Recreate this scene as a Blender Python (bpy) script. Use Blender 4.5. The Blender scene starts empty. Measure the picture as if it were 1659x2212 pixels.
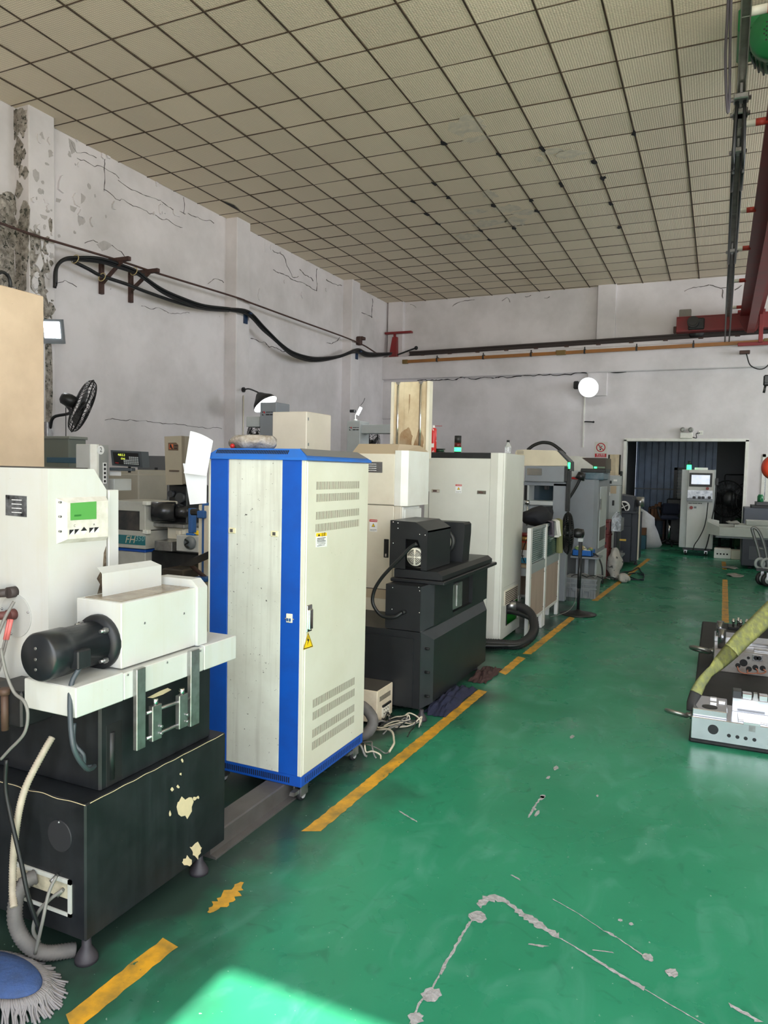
import bpy, bmesh, math, random
from mathutils import Vector, Matrix
from mathutils.noise import noise as pnoise
random.seed(7)
S = bpy.context.scene
COL = S.collection
PI = math.pi

# ------------------------------------------------------------------ camera
CAM_F, YAW, PIT, ROL, CAM_H = 1583.0, 24.465, 3.2875, 1.228, 1.65
cd = bpy.data.cameras.new('camera')
cam = bpy.data.objects.new('camera', cd)
COL.objects.link(cam)
cd.sensor_fit = 'VERTICAL'
cd.sensor_height = 36.0
cd.lens = CAM_F / 2212.0 * 36.0
cd.clip_start = 0.05
cd.clip_end = 200
cam.rotation_mode = 'XYZ'
Rm = Matrix.Rotation(math.radians(YAW), 4, 'Z') @ Matrix.Rotation(math.radians(90 - PIT), 4, 'X') @ Matrix.Rotation(math.radians(ROL), 4, 'Z')
cam.matrix_world = Matrix.Translation((0, 0, CAM_H)) @ Rm
S.camera = cam

# ------------------------------------------------------------------ world, sun, door daylight, added side fill, exposure
w = bpy.data.worlds.new('world')
S.world = w
w.use_nodes = True
nt = w.node_tree
nt.nodes.clear()
bgn = nt.nodes.new('ShaderNodeBackground')
wo = nt.nodes.new('ShaderNodeOutputWorld')
bgn.inputs[0].default_value = (0.80, 0.90, 1.0, 1)
bgn.inputs[1].default_value = 2.0
nt.links.new(bgn.outputs[0], wo.inputs[0])

def lamp(kind, name, loc, energy, color, rot=None, target=None, size=None, **kw):
    ld = bpy.data.lights.new(name, kind)
    ld.energy = energy
    ld.color = color
    if size and kind == 'AREA':
        ld.shape = 'RECTANGLE'
        ld.size, ld.size_y = size
    for k, v in kw.items():
        setattr(ld, k, v)
    o = bpy.data.objects.new(name, ld)
    COL.objects.link(o)
    o.location = loc
    if target is not None:
        o.rotation_mode = 'QUATERNION'
        o.rotation_quaternion = (Vector(target) - Vector(loc)).to_track_quat('-Z', 'Z')
    return o

# the sun stands behind the camera and falls through the open roller door
FRONT_Y, DOOR_L, DOOR_R, DOOR_T = -1.7, -1.40, 8.4, 5.2
RIGHT_X = 9.0
SUN_RUN = (1.905 - FRONT_Y + 0.24) / DOOR_T      # horizontal run of the sun rays per metre of drop
lamp('SUN', 'sun', (0, -20, 14), 20.0, (1.0, 0.925, 0.79), target=(0, -20 + SUN_RUN * 14, 0), angle=math.radians(0.6))
lamp('AREA', 'roller_door_daylight', ((DOOR_L + DOOR_R) / 2, FRONT_Y + 0.3, DOOR_T / 2 + .2), 450.0, (0.95, 0.98, 1.0), target=((DOOR_L + DOOR_R) / 2, 5, DOOR_T / 2 - 4.6), size=(DOOR_R - DOOR_L, DOOR_T - .6))
for yy, en in ((2.5, 40), (8.0, 140), (13.5, 470)):
    lamp('AREA', 'side_fill', (RIGHT_X - 0.08, yy, 3.9), en, (0.92, 0.96, 1.0), target=(0, yy, 7.0), size=(3.8, 3.0))  # fill lights added for the back; windows on this side are assumed

S.view_settings.view_transform = 'Standard'
S.view_settings.look = 'None'
S.view_settings.exposure = 0.1
S.view_settings.gamma = 1.0
S.view_settings.use_curve_mapping = False
S.cycles.max_bounces = 8
S.cycles.diffuse_bounces = 5
S.cycles.use_denoising = True

# ------------------------------------------------------------------ photo pixel -> point on a plane
_y, _p, _r = map(math.radians, (YAW, PIT, ROL))
cF = Vector((-math.sin(_y) * math.cos(_p), math.cos(_y) * math.cos(_p), -math.sin(_p)))
_r0 = Vector((math.cos(_y), math.sin(_y), 0))
_u0 = _r0.cross(cF)
cR = _r0 * math.cos(_r) + _u0 * math.sin(_r)
cU = -_r0 * math.sin(_r) + _u0 * math.cos(_r)
C0 = Vector((0, 0, CAM_H))
def hit(u, v, ax, c):
    d = cF * CAM_F + cR * (u - 829.5) - cU * (v - 1106)
    return C0 + d * ((c - C0[ax]) / d[ax])
def hx(u, v, x):
    return hit(u, v, 0, x)
def hy(u, v, y):
    return hit(u, v, 1, y)
def hz(u, v, z=0.0):
    return hit(u, v, 2, z)

# ------------------------------------------------------------------ materials
MATS = {}
def mat(name, col, rough=0.5, metal=0.0, dirt=None, spots=None, bump=None, emit=None, alpha=None, trans=0.0, streak=None, spec=None):
    """dirt = (colour, amount 0..1, scale); spots = (colour, threshold, scale); bump = (strength, scale); streak = (colour, amount)"""
    if name in MATS:
        return MATS[name]
    m = bpy.data.materials.new(name)
    MATS[name] = m
    m.use_nodes = True
    t = m.node_tree
    b = t.nodes['Principled BSDF']
    L = t.links.new
    b.inputs['Roughness'].default_value = rough
    b.inputs['Metallic'].default_value = metal
    if spec is not None:
        b.inputs['Specular IOR Level'].default_value = spec
    if trans:
        b.inputs['Transmission Weight'].default_value = trans
    if alpha is not None:
        b.inputs['Alpha'].default_value = alpha
    c4 = (*col, 1)
    b.inputs['Base Color'].default_value = c4
    cur = None
    tc = None
    if dirt or spots or bump or streak:
        tc = t.nodes.new('ShaderNodeTexCoord')
    def noise(scale, detail=4.0, stretch=None, rough_=0.6):
        n = t.nodes.new('ShaderNodeTexNoise')
        n.inputs['Scale'].default_value = scale
        n.inputs['Detail'].default_value = detail
        n.inputs['Roughness'].default_value = rough_
        if stretch:
            mp = t.nodes.new('ShaderNodeMapping')
            mp.inputs['Scale'].default_value = stretch
            L(tc.outputs['Object'], mp.inputs[0])
            L(mp.outputs[0], n.inputs[0])
        else:
            L(tc.outputs['Object'], n.inputs[0])
        return n.outputs['Fac']
    def ramp(src, lo, hi):
        r = t.nodes.new('ShaderNodeMapRange')
        r.inputs['From Min'].default_value = lo
        r.inputs['From Max'].default_value = hi
        L(src, r.inputs['Value'])
        return r.outputs[0]
    def mix(fac, ca, cb):
        n = t.nodes.new('ShaderNodeMix')
        n.data_type = 'RGBA'
        L(fac, n.inputs[0])
        if isinstance(ca, tuple):
            n.inputs[6].default_value = ca
        else:
            L(ca, n.inputs[6])
        n.inputs[7].default_value = cb
        return n.outputs[2]
    def mul(a, k):
        n = t.nodes.new('ShaderNodeMath')
        n.operation = 'MULTIPLY'
        L(a, n.inputs[0])
        n.inputs[1].default_value = k
        return n.outputs[0]
    cur = c4
    if dirt:
        cur = mix(mul(ramp(noise(dirt[2], 6), 0.38, 0.72), dirt[1]), cur, (*dirt[0], 1))
    if streak:
        cur = mix(mul(ramp(noise(1.0, 4, (streak[2] if len(streak) > 2 else 22, 22, 1.2)), 0.5, 0.75), streak[1]), cur, (*streak[0], 1))
    if spots:
        cur = mix(ramp(noise(spots[2], 3), spots[1], spots[1] + 0.03), cur, (*spots[0], 1))
    if not isinstance(cur, tuple):
        L(cur, b.inputs['Base Color'])
    if bump:
        bn = t.nodes.new('ShaderNodeBump')
        bn.inputs['Strength'].default_value = bump[0]
        bn.inputs['Distance'].default_value = 0.01
        L(noise(bump[1], 5), bn.inputs['Height'])
        L(bn.outputs[0], b.inputs['Normal'])
    if emit:
        b.inputs['Emission Color'].default_value = (*emit[0], 1)
        b.inputs['Emission Strength'].default_value = emit[1]
    return m

def srgb(r, g, b):
    f = lambda c: (c / 255 / 12.92) if c / 255 <= 0.04045 else ((c / 255 + 0.055) / 1.055) ** 2.4
    return (f(r), f(g), f(b))

# ------------------------------------------------------------------ mesh builder
WORG = {}      # object name -> world origin of its local space (unrotated things)
class MB:
    def __init__(self):
        self.v = []
        self.f = []
        self.s = []
    def add(self, vs, fs, smooth=False):
        o = len(self.v)
        self.v += [tuple(p) for p in vs]
        self.f += [tuple(o + i for i in q) for q in fs]
        self.s += [smooth] * len(fs)
        return self
    def box(self, x0, x1, y0, y1, z0, z1, c=0.0):
        if x0 > x1: x0, x1 = x1, x0
        if y0 > y1: y0, y1 = y1, y0
        if z0 > z1: z0, z1 = z1, z0
        if c > 0:
            c = min(c, (x1 - x0) * .45, (y1 - y0) * .45, (z1 - z0) * .45)
            bm = bmesh.new()
            vs = [bm.verts.new(p) for p in [(x, y, z) for x in (x0, x1) for y in (y0, y1) for z in (z0, z1)]]
            for q in ((0, 1, 3, 2), (4, 6, 7, 5), (0, 4, 5, 1), (2, 3, 7, 6), (0, 2, 6, 4), (1, 5, 7, 3)):
                bm.faces.new([vs[i] for i in q])
            bmesh.ops.bevel(bm, geom=bm.edges[:], offset=c, segments=1, affect='EDGES', profile=0.5)
            bm.verts.index_update()
            self.add([p.co[:] for p in bm.verts], [[p.index for p in q.verts] for q in bm.faces])
            bm.free()
            return self
        vs = [(x, y, z) for x in (x0, x1) for y in (y0, y1) for z in (z0, z1)]
        return self.add(vs, ((0, 1, 3, 2), (4, 6, 7, 5), (0, 4, 5, 1), (2, 3, 7, 6), (0, 2, 6, 4), (1, 5, 7, 3)))
    def hexa(self, p):      # 8 points: bottom 4 (ccw), top 4
        return self.add(p, ((3, 2, 1, 0), (4, 5, 6, 7), (0, 1, 5, 4), (1, 2, 6, 5), (2, 3, 7, 6), (3, 0, 4, 7)))
    def prism(self, poly, ax, a, b):      # poly of 2-tuples in the two remaining axes (order x,y,z), extruded a..b along ax
        n = len(poly)
        def mk(p, c):
            q = list(p)
            q.insert(ax, c)
            return tuple(q)
        vs = [mk(p, a) for p in poly] + [mk(p, b) for p in poly]
        fs = [tuple(range(n - 1, -1, -1)), tuple(range(n, 2 * n))] + [(i, (i + 1) % n, n + (i + 1) % n, n + i) for i in range(n)]
        return self.add(vs, fs)
    def cyl(self, p0, p1, r, n=16, r2=None, caps=True, smooth=True):
        p0, p1 = Vector(p0), Vector(p1)
        r2 = r if r2 is None else r2
        d = (p1 - p0).normalized()
        a = d.orthogonal().normalized()
        b = d.cross(a)
        o = len(self.v)
        for p, rr in ((p0, r), (p1, r2)):
            for i in range(n):
                t = 2 * PI * i / n
                self.v.append(tuple(p + (a * math.cos(t) + b * math.sin(t)) * rr))
        for i in range(n):
            self.f.append((o + i, o + (i + 1) % n, o + n + (i + 1) % n, o + n + i))
            self.s.append(smooth)
        if caps:
            self.f += [tuple(o + n - 1 - i for i in range(n)), tuple(o + n + i for i in range(n))]
            self.s += [False, False]
        return self
    def lathe(self, prof, p0, d=(0, 0, 1), n=20, smooth=True, cap=True):      # prof: (r, h) along d from p0
        p0, d = Vector(p0), Vector(d).normalized()
        a = d.orthogonal().normalized()
        b = d.cross(a)
        o = len(self.v)
        for r, h in prof:
            for i in range(n):
                t = 2 * PI * i / n
                self.v.append(tuple(p0 + d * h + (a * math.cos(t) + b * math.sin(t)) * max(r, 1e-5)))
        for j in range(len(prof) - 1):
            for i in range(n):
                self.f.append((o + j * n + i, o + j * n + (i + 1) % n, o + (j + 1) * n + (i + 1) % n, o + (j + 1) * n + i))
                self.s.append(smooth)
        if cap:
            self.f += [tuple(o + n - 1 - i for i in range(n)), tuple(o + (len(prof) - 1) * n + i for i in range(n))]
            self.s += [False, False]
        return self
    def tube(self, pts, r, n=8, spl=True, seg=6, rib=0.0, step=None, flat=None):
        pts = [Vector(p) for p in pts]
        if spl and len(pts) > 2:
            P = [pts[0] * 2 - pts[1]] + pts + [pts[-1] * 2 - pts[-2]]
            out = []
            for i in range(1, len(P) - 2):
                sg = seg if not step else max(2, int((P[i + 1] - P[i]).length / step))
                for k in range(sg):
                    t = k / sg
                    p0, p1, p2, p3 = P[i - 1], P[i], P[i + 1], P[i + 2]
                    out.append(0.5 * ((2 * p1) + (p2 - p0) * t + (2 * p0 - 5 * p1 + 4 * p2 - p3) * t * t + (3 * p1 - p0 - 3 * p2 + p3) * t ** 3))
            out.append(pts[-1])
            pts = out
        m = len(pts)
        o = len(self.v)
        up = None
        for i, p in enumerate(pts):
            d = (pts[min(i + 1, m - 1)] - pts[max(i - 1, 0)]).normalized()
            if up is None:
                up = d.orthogonal().normalized()
            up = (up - d * up.dot(d)).normalized()
            b = d.cross(up)
            rr = (r[min(len(r) - 1, int(i * len(r) / m))] if isinstance(r, (list, tuple)) else r) * (1 + (rib if i % 2 else -rib))
            for k in range(n):
                t = 2 * PI * k / n
                self.v.append(tuple(p + (up * math.cos(t) + b * math.sin(t) * (flat or 1)) * rr))
        for i in range(m - 1):
            for k in range(n):
                self.f.append((o + i * n + k, o + i * n + (k + 1) % n, o + (i + 1) * n + (k + 1) % n, o + (i + 1) * n + k))
                self.s.append(True)
        self.f += [tuple(o + n - 1 - k for k in range(n)), tuple(o + (m - 1) * n + k for k in range(n))]
        self.s += [False, False]
        return self
    def ball(self, c, r, n=12, m=8):
        rx, ry, rz = r if isinstance(r, (tuple, list)) else (r, r, r)
        o = len(self.v)
        for j in range(m + 1):
            ph = -PI / 2 + PI * j / m
            for i in range(n):
                t = 2 * PI * i / n
                self.v.append((c[0] + rx * max(math.cos(ph), 1e-4) * math.cos(t), c[1] + ry * max(math.cos(ph), 1e-4) * math.sin(t), c[2] + rz * math.sin(ph)))
        for j in range(m):
            for i in range(n):
                self.f.append((o + j * n + i, o + j * n + (i + 1) % n, o + (j + 1) * n + (i + 1) % n, o + (j + 1) * n + i))
                self.s.append(True)
        return self
    def torus(self, c, d, R, r, n=24, m=8):
        c, d = Vector(c), Vector(d).normalized()
        a = d.orthogonal().normalized()
        b = d.cross(a)
        o = len(self.v)
        for i in range(n):
            t = 2 * PI * i / n
            e = a * math.cos(t) + b * math.sin(t)
            for k in range(m):
                q = 2 * PI * k / m
                self.v.append(tuple(c + e * (R + r * math.cos(q)) + d * r * math.sin(q)))
        for i in range(n):
            for k in range(m):
                self.f.append((o + i * m + k, o + ((i + 1) % n) * m + k, o + ((i + 1) % n) * m + (k + 1) % m, o + i * m + (k + 1) % m))
                self.s.append(True)
        return self
    def slab(self, poly3, nrm, t):      # thin plate: polygon of 3d points thickened by t along nrm
        n = len(poly3)
        nv = Vector(nrm) * t
        vs = [tuple(p) for p in poly3] + [tuple(Vector(p) + nv) for p in poly3]
        fs = [tuple(range(n - 1, -1, -1)), tuple(range(n, 2 * n))] + [(i, (i + 1) % n, n + (i + 1) % n, n + i) for i in range(n)]
        return self.add(vs, fs)
    def lumpy(self, amp, freq, seed=0.0):
        for i, p in enumerate(self.v):
            q = Vector(p) * freq + Vector((seed, seed * 1.7, seed * 0.3))
            self.v[i] = (p[0] + amp * pnoise(q), p[1] + amp * pnoise(q + Vector((9, 0, 0))), p[2] + amp * pnoise(q + Vector((0, 9, 0))))
        return self
    def mesh(self, name, org):
        me = bpy.data.meshes.new(name)
        ox, oy, oz = org
        me.from_pydata([(x - ox, y - oy, z - oz) for x, y, z in self.v], [], self.f)
        me.polygons.foreach_set('use_smooth', self.s)
        bm = bmesh.new()
        bm.from_mesh(me)
        bmesh.ops.recalc_face_normals(bm, faces=bm.faces[:])
        bm.to_mesh(me)
        bm.free()
        me.update()
        return me
    def build(self, name, material, parent=None, kind=None, label=None):
        org = WORG.get(parent.name, (0, 0, 0)) if parent else (0, 0, 0)
        if parent is None and kind is None:
            xs, ys, zs = zip(*self.v)
            org = ((min(xs) + max(xs)) / 2, (min(ys) + max(ys)) / 2, min(zs))
        me = self.mesh(name, org)
        me.materials.append(material)
        o = bpy.data.objects.new(name, me)
        COL.objects.link(o)
        if parent:
            o.parent = parent
        else:
            o.location = org
        WORG[o.name] = org
        if kind:
            o['kind'] = kind
        if label:
            o['label'] = label
        return o

def thing(name, label, cat, loc, group=None, rz=0.0, local=False):
    """an Empty at the base of a thing; parts are given in world space unless local"""
    o = bpy.data.objects.new(name, None)
    o.empty_display_size = 0.1
    COL.objects.link(o)
    o.location = loc
    o.rotation_euler = (0, 0, rz)
    o['label'] = label
    o['category'] = cat
    if group:
        o['group'] = group
    WORG[o.name] = (0, 0, 0) if local else tuple(loc)
    return o

def one(name, mb, material, label, cat, group=None):
    o = mb.build(name, material)
    o['label'] = label
    o['category'] = cat
    if group:
        o['group'] = group
    return o

def part(name, parent, material, fn, *a, **k):
    mb = MB()
    getattr(mb, fn)(*a, **k)
    return mb.build(name, material, parent)

def text(name, s, size, material, parent, loc, right, up, align='CENTER', depth=0.0008, sx=1.0):
    """flat lettering as mesh; right and up are world directions"""
    cu = bpy.data.curves.new(name, 'FONT')
    cu.body = s
    cu.size = size
    cu.align_x = align
    cu.align_y = 'CENTER'
    cu.resolution_u = 2
    tmp = bpy.data.objects.new(name, cu)
    COL.objects.link(tmp)
    dg = bpy.context.evaluated_depsgraph_get()
    me = bpy.data.meshes.new_from_object(tmp.evaluated_get(dg))
    bpy.data.objects.remove(tmp)
    bpy.data.curves.remove(cu)
    r, u = Vector(right).normalized(), Vector(up).normalized()
    n = r.cross(u)
    org = Vector(WORG.get(parent.name, (0, 0, 0)))
    for v in me.vertices:
        x, y, z = v.co
        v.co = Vector(loc) - org + r * x * sx + u * y + n * depth
    me.materials.clear()
    me.materials.append(material)
    o = bpy.data.objects.new(name, me)
    COL.objects.link(o)
    o.parent = parent
    WORG[o.name] = tuple(org)
    return o

def scribble(name, par, m, loc, right, up, w, h, sd=0, gap=.12):
    """a line of print too small to read, as short dashes centred on loc"""
    rr = random.Random(sd)
    r, u = Vector(right).normalized(), Vector(up).normalized()
    n = r.cross(u)
    mb = MB()
    x = -w / 2
    c = Vector(loc)
    while x < w / 2 - h * .3:
        l = min(h * rr.uniform(1.6, 4.5), w / 2 - x)
        if rr.random() > gap:
            k = rr.uniform(.32, .45) * h / 2 * 1.4
            mb.slab([tuple(c + r * a + u * b) for a, b in ((x, -k), (x + l, -k), (x + l, k), (x, k))], n, .0004)
        x += l + h * .22
    o = mb.build(name, m, par)
    o['kind'] = 'stuff'
    return o

def jagged(pts, sd=0, amp=.12, n=5):
    """ragged version of a 2d or 3d outline: every edge is split and jittered"""
    rr = random.Random(sd)
    P = [Vector(p) for p in pts]
    c = sum(P, P[0] * 0) / len(P)
    out = []
    for i, a in enumerate(P):
        b = P[(i + 1) % len(P)]
        for k in range(n):
            q = a.lerp(b, k / n)
            out.append(tuple(q + (q - c) * rr.uniform(-amp, amp * .6)))
    return out

def blob(c, rx, ry, n=18, jag=0.3, seed=0):      # jagged outline around c in a plane (2d)
    rr = random.Random(seed)
    return [(c[0] + rx * (1 + rr.uniform(-jag, jag)) * math.cos(2 * PI * i / n), c[1] + ry * (1 + rr.uniform(-jag, jag)) * math.sin(2 * PI * i / n)) for i in range(n)]

# ================================================================== the room
CEIL, LEFT_X, BACK_Y, LOW_Y = 6.0, -8.08, 17.75, 17.58
def structure(name, mb, m):
    return mb.build(name, m, None, 'structure')

def floor_material():
    m = bpy.data.materials.new('green epoxy floor paint')
    m.use_nodes = True
    t = m.node_tree
    L = t.links.new
    b = t.nodes['Principled BSDF']
    tc = t.nodes.new('ShaderNodeTexCoord')
    def noise(s, d=5, st=None, dist=0.0):
        n = t.nodes.new('ShaderNodeTexNoise')
        n.inputs['Scale'].default_value = s
        n.inputs['Detail'].default_value = d
        n.inputs['Distortion'].default_value = dist
        if st:
            mp = t.nodes.new('ShaderNodeMapping')
            mp.inputs['Scale'].default_value = st
            L(tc.outputs['Object'], mp.inputs[0])
            L(mp.outputs[0], n.inputs[0])
        else:
            L(tc.outputs['Object'], n.inputs[0])
        return n.outputs['Fac']
    def rng(src, lo, hi, a=0.0, bb=1.0):
        r = t.nodes.new('ShaderNodeMapRange')
        for k, x in zip(('From Min', 'From Max', 'To Min', 'To Max'), (lo, hi, a, bb)):
            r.inputs[k].default_value = x
        L(src, r.inputs['Value'])
        return r.outputs[0]
    def mix(fac, ca, cb):
        n = t.nodes.new('ShaderNodeMix')
        n.data_type = 'RGBA'
        L(fac, n.inputs[0])
        for i, c in ((6, ca), (7, cb)):
            if isinstance(c, tuple):
                n.inputs[i].default_value = (*c, 1)
            else:
                L(c, n.inputs[i])
        return n.outputs[2]
    def op(o, a, c):
        n = t.nodes.new('ShaderNodeMath')
        n.operation = o
        for i, q in ((0, a), (1, c)):
            if isinstance(q, (int, float)):
                n.inputs[i].default_value = q
            else:
                L(q, n.inputs[i])
        return n.outputs[0]
    c = mix(rng(noise(0.9, 8), 0.35, 0.65), (0.020, 0.200, 0.108), (0.032, 0.265, 0.150))
    c = mix(rng(noise(3.5, 9, (1.6, 0.8, 1), 1.2), 0.52, 0.74, 0, 0.35), c, (0.13, 0.37, 0.29))       # pale scuffs
    c = mix(rng(noise(7.0, 6, None, 2.0), 0.60, 0.74, 0, 0.35), c, (0.010, 0.075, 0.045))             # dark scuffs
    sp = t.nodes.new('ShaderNodeSeparateXYZ')
    L(tc.outputs['Object'], sp.inputs[0])
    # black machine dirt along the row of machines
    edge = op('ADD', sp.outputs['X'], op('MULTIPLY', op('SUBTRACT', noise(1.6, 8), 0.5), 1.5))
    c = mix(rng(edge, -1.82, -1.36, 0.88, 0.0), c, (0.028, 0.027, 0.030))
    c = mix(rng(noise(55, 2), 0.73, 0.76, 0, 0.8), c, (0.35, 0.45, 0.40))                               # specks
    L(c, b.inputs['Base Color'])
    L(rng(noise(2.2, 7), 0.3, 0.7, 0.2, 0.42), b.inputs['Roughness'])
    b.inputs['Specular IOR Level'].default_value = 0.25
    bn = t.nodes.new('ShaderNodeBump')
    bn.inputs['Strength'].default_value = 0.10
    bn.inputs['Distance'].default_value = 0.01
    L(noise(9.0, 4, (1, 0.5, 1)), bn.inputs['Height'])
    L(bn.outputs[0], b.inputs['Normal'])
    return m
FLOOR_M = floor_material()
M_yel = mat('worn yellow line paint', srgb(225, 165, 45), 0.5, dirt=((0.05, 0.09, 0.05), 0.75, 9.0), spots=((0.03, 0.12, 0.07), 0.66, 22))
M_conc = mat('bare concrete chip', srgb(176, 174, 178), 0.9, dirt=((0.2, 0.2, 0.2), 0.8, 40), bump=(0.9, 60))
M_wall = mat('old white plaster', srgb(228, 223, 225), 0.85, dirt=((0.46, 0.44, 0.43), 0.6, 0.9), spots=((0.25, 0.24, 0.23), 0.76, 9), bump=(0.25, 6))
M_crack = mat('dusty fissure', srgb(92, 86, 84), 0.95)
M_peel = mat('bared grey plaster', srgb(190, 185, 184), 0.95, dirt=((0.36, 0.34, 0.33), 0.6, 12), bump=(0.6, 30))
M_mold = mat('black mould on plaster', srgb(112, 106, 98), 0.95, dirt=((0.58, 0.53, 0.48), 0.9, 12.0), spots=((0.06, 0.062, 0.05), 0.58, 22), bump=(0.8, 18))
M_board = mat('tan painted board', srgb(224, 200, 172), 0.6, dirt=((0.42, 0.30, 0.19), 0.5, 2.0), spots=((0.25, 0.16, 0.09), 0.76, 14))
M_black = mat('black paint', (0.008, 0.009, 0.010), 0.45, dirt=((0.03, 0.03, 0.032), 0.6, 14))
M_cable = mat('black cable rubber', (0.008, 0.009, 0.010), 0.45)
M_rust = mat('dark rusty steel', srgb(66, 46, 42), 0.65, dirt=((0.10, 0.045, 0.03), 0.7, 20))
M_crane = mat('crane red paint', srgb(138, 34, 36), 0.45, dirt=((0.12, 0.03, 0.03), 0.6, 3))
M_steel = mat('bare steel', (0.46, 0.46, 0.47), 0.32, 0.9, dirt=((0.16, 0.14, 0.12), 0.6, 18))
M_white = mat('white enamel', srgb(236, 236, 230), 0.4, dirt=((0.60, 0.56, 0.46), 0.5, 5))
M_dark = mat('deep black', (0.004, 0.004, 0.005), 0.7)
M_grey = mat('grey enamel', srgb(120, 126, 132), 0.45, dirt=((0.12, 0.13, 0.14), 0.5, 6))
M_lgrey = mat('light grey enamel', srgb(188, 194, 196), 0.45, dirt=((0.36, 0.38, 0.38), 0.4, 5))
M_red = mat('red paint', srgb(190, 36, 34), 0.4)
M_glow = mat('lit lamp glass', (1, 1, 1), 0.3, emit=((0.92, 0.97, 1.0), 14.0))
M_green_l = mat('lit green lamp', srgb(20, 200, 90), 0.3, emit=((0.05, 1.0, 0.25), 3.0))
M_chrome = mat('bright chrome', (0.75, 0.75, 0.76), 0.12, 1.0)
M_yst = mat('yellow sticker', srgb(250, 208, 30), 0.4)
M_wst = mat('white sticker', srgb(240, 240, 240), 0.45)
M_blk = mat('black print', (0.012, 0.012, 0.014), 0.5)
M_redp = mat('red print', srgb(190, 24, 34), 0.5)

# ---- floor
fl = structure('floor', MB().box(-8.5, 9.4, 0.4, 26, -0.15, 0), FLOOR_M)
structure('floor_bounce', MB().box(-8.5, 9.4, FRONT_Y - 0.3, 0.4, -0.15, -0.001), mat('pale bounce concrete', srgb(196, 188, 174), 0.85, dirt=((0.35, 0.33, 0.30), 0.5, 1.2)))  # unseen floor behind the camera, made pale concrete for its bounce light
structure('ground_outside', MB().box(-30, 40, -40, FRONT_Y - 0.3, -0.2, -0.02), mat('sunlit concrete yard', srgb(234, 228, 218), 0.9, dirt=((0.5, 0.48, 0.44), 0.5, 1)))
def strip(name, pts, wd, m, par, z=0.0012, jag=0.0, seed=1, ends=0.0):
    """flat painted strip along floor points; pts = [(x, y)]; jag = ragged edges"""
    rr = random.Random(seed)
    P = [Vector((p[0], p[1], 0)) for p in pts]
    Q = []
    for a, c in zip(P[:-1], P[1:]):
        n = max(1, int((c - a).length / (0.012 if jag > .3 else 0.03))) if jag else 1
        Q += [a.lerp(c, k / n) for k in range(n)]
    Q.append(P[-1])
    Lv, Rv = [], []
    for i, p in enumerate(Q):
        d = (Q[min(i + 1, len(Q) - 1)] - Q[max(i - 1, 0)]).normalized()
        n = Vector((-d.y, d.x, 0))
        ww = wd(i / max(1, len(Q) - 1)) if callable(wd) else wd
        e = rr.uniform(-ends, ends) if i in (0, len(Q) - 1) else 0
        Lv.append(p + n * ww * 0.5 * (1 + rr.uniform(-jag, jag)) + d * e)
        Rv.append(p - n * ww * 0.5 * (1 + rr.uniform(-jag, jag)) - d * e)
    mb = MB()
    vs = [(p.x, p.y, z) for p in Lv + Rv]
    k = len(Q)
    mb.add(vs, [(i, i + 1, k + i + 1, k + i) for i in range(k - 1)])
    return mb.build(name, m, par)
def fpts(*uv):
    return [tuple(hz(u, v)[:2]) for u, v in uv]
for sd, seg in enumerate((((150, 2212), (250, 2131), (368, 2036)), ((672, 1796), (800, 1692), (1043, 1492)), ((1085, 1455), (1127, 1420)), ((1138, 1413), (1180, 1379), (1236, 1334)), ((1284, 1298), (1340, 1256), (1402, 1207)))):
    strip('painted_line', fpts(*seg), 0.075, M_yel, fl, jag=0.10, seed=sd, ends=0.03)
strip('painted_line', fpts((1567, 1345), (1566, 1252)), 0.075, M_yel, fl, jag=0.08, seed=8)
strip('painted_line', fpts((1565, 1230), (1563, 1213)), 0.075, M_yel, fl, jag=0.08, seed=9)
strip('painted_line', fpts((450, 1972), (478, 1950), (497, 1935), (523, 1906)), lambda t: 0.012 + 0.05 * math.sin(PI * t), M_yel, fl, jag=0.5, seed=10)
sc_ = 1659 / 1059.0
def fq(*ab):      # points read in the floor close-up
    return fpts(*[(600 + a / sc_, 1700 + c / sc_) for a, c in ab])
chips = [(((680, 405), (700, 385), (735, 372), (775, 392), (830, 432), (890, 472), (950, 505)), lambda t: 0.022 + 0.020 * math.sin(7 * t) ** 2),
         (((652, 455), (620, 510), (585, 570), (548, 635)), 0.010), (((548, 635), (525, 680), (478, 735), (450, 800)), 0.006),
         (((955, 512), (1060, 575), (1130, 620), (1190, 655), (1240, 685)), lambda t: 0.005 + 0.014 * t), (((1240, 685), (1340, 745), (1440, 802)), 0.004),
         (((930, 380), (1010, 425), (1100, 485)), 0.004), (((1105, 488), (1140, 505)), 0.012), (((1140, 505), (1235, 570)), 0.005),
         (((1530, 738), (1570, 762), (1630, 795)), 0.018), (((1065, 552), (1135, 562)), 0.006), (((848, 533), (910, 541)), 0.010),
         (((895, 30), (870, 65), (848, 105)), 0.010), (((410, 82), (470, 118)), 0.008), (((790, 298), (820, 315)), 0.007)]
for k, (q, wd) in enumerate(chips):
    strip('paint_chip', fq(*q), wd, M_conc, fl, z=0.0016, jag=0.55, seed=20 + k, ends=0.01)
for k, (a, c, r) in enumerate(((677, 440, 0.030), (520, 705, 0.030), (467, 785, 0.022), (1253, 578, 0.018), (1335, 630, 0.020), (1158, 452, 0.008), (1196, 465, 0.008), (895, 35, 0.012), (868, 76, 0.012))):
    p = fq((a, c))[0]
    MB().add([(x, y, 0.002) for x, y in blob(p, r, r * 1.2, 16, 0.25, k)], [tuple(range(16))]).build('paint_chip', M_conc, fl)
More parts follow.
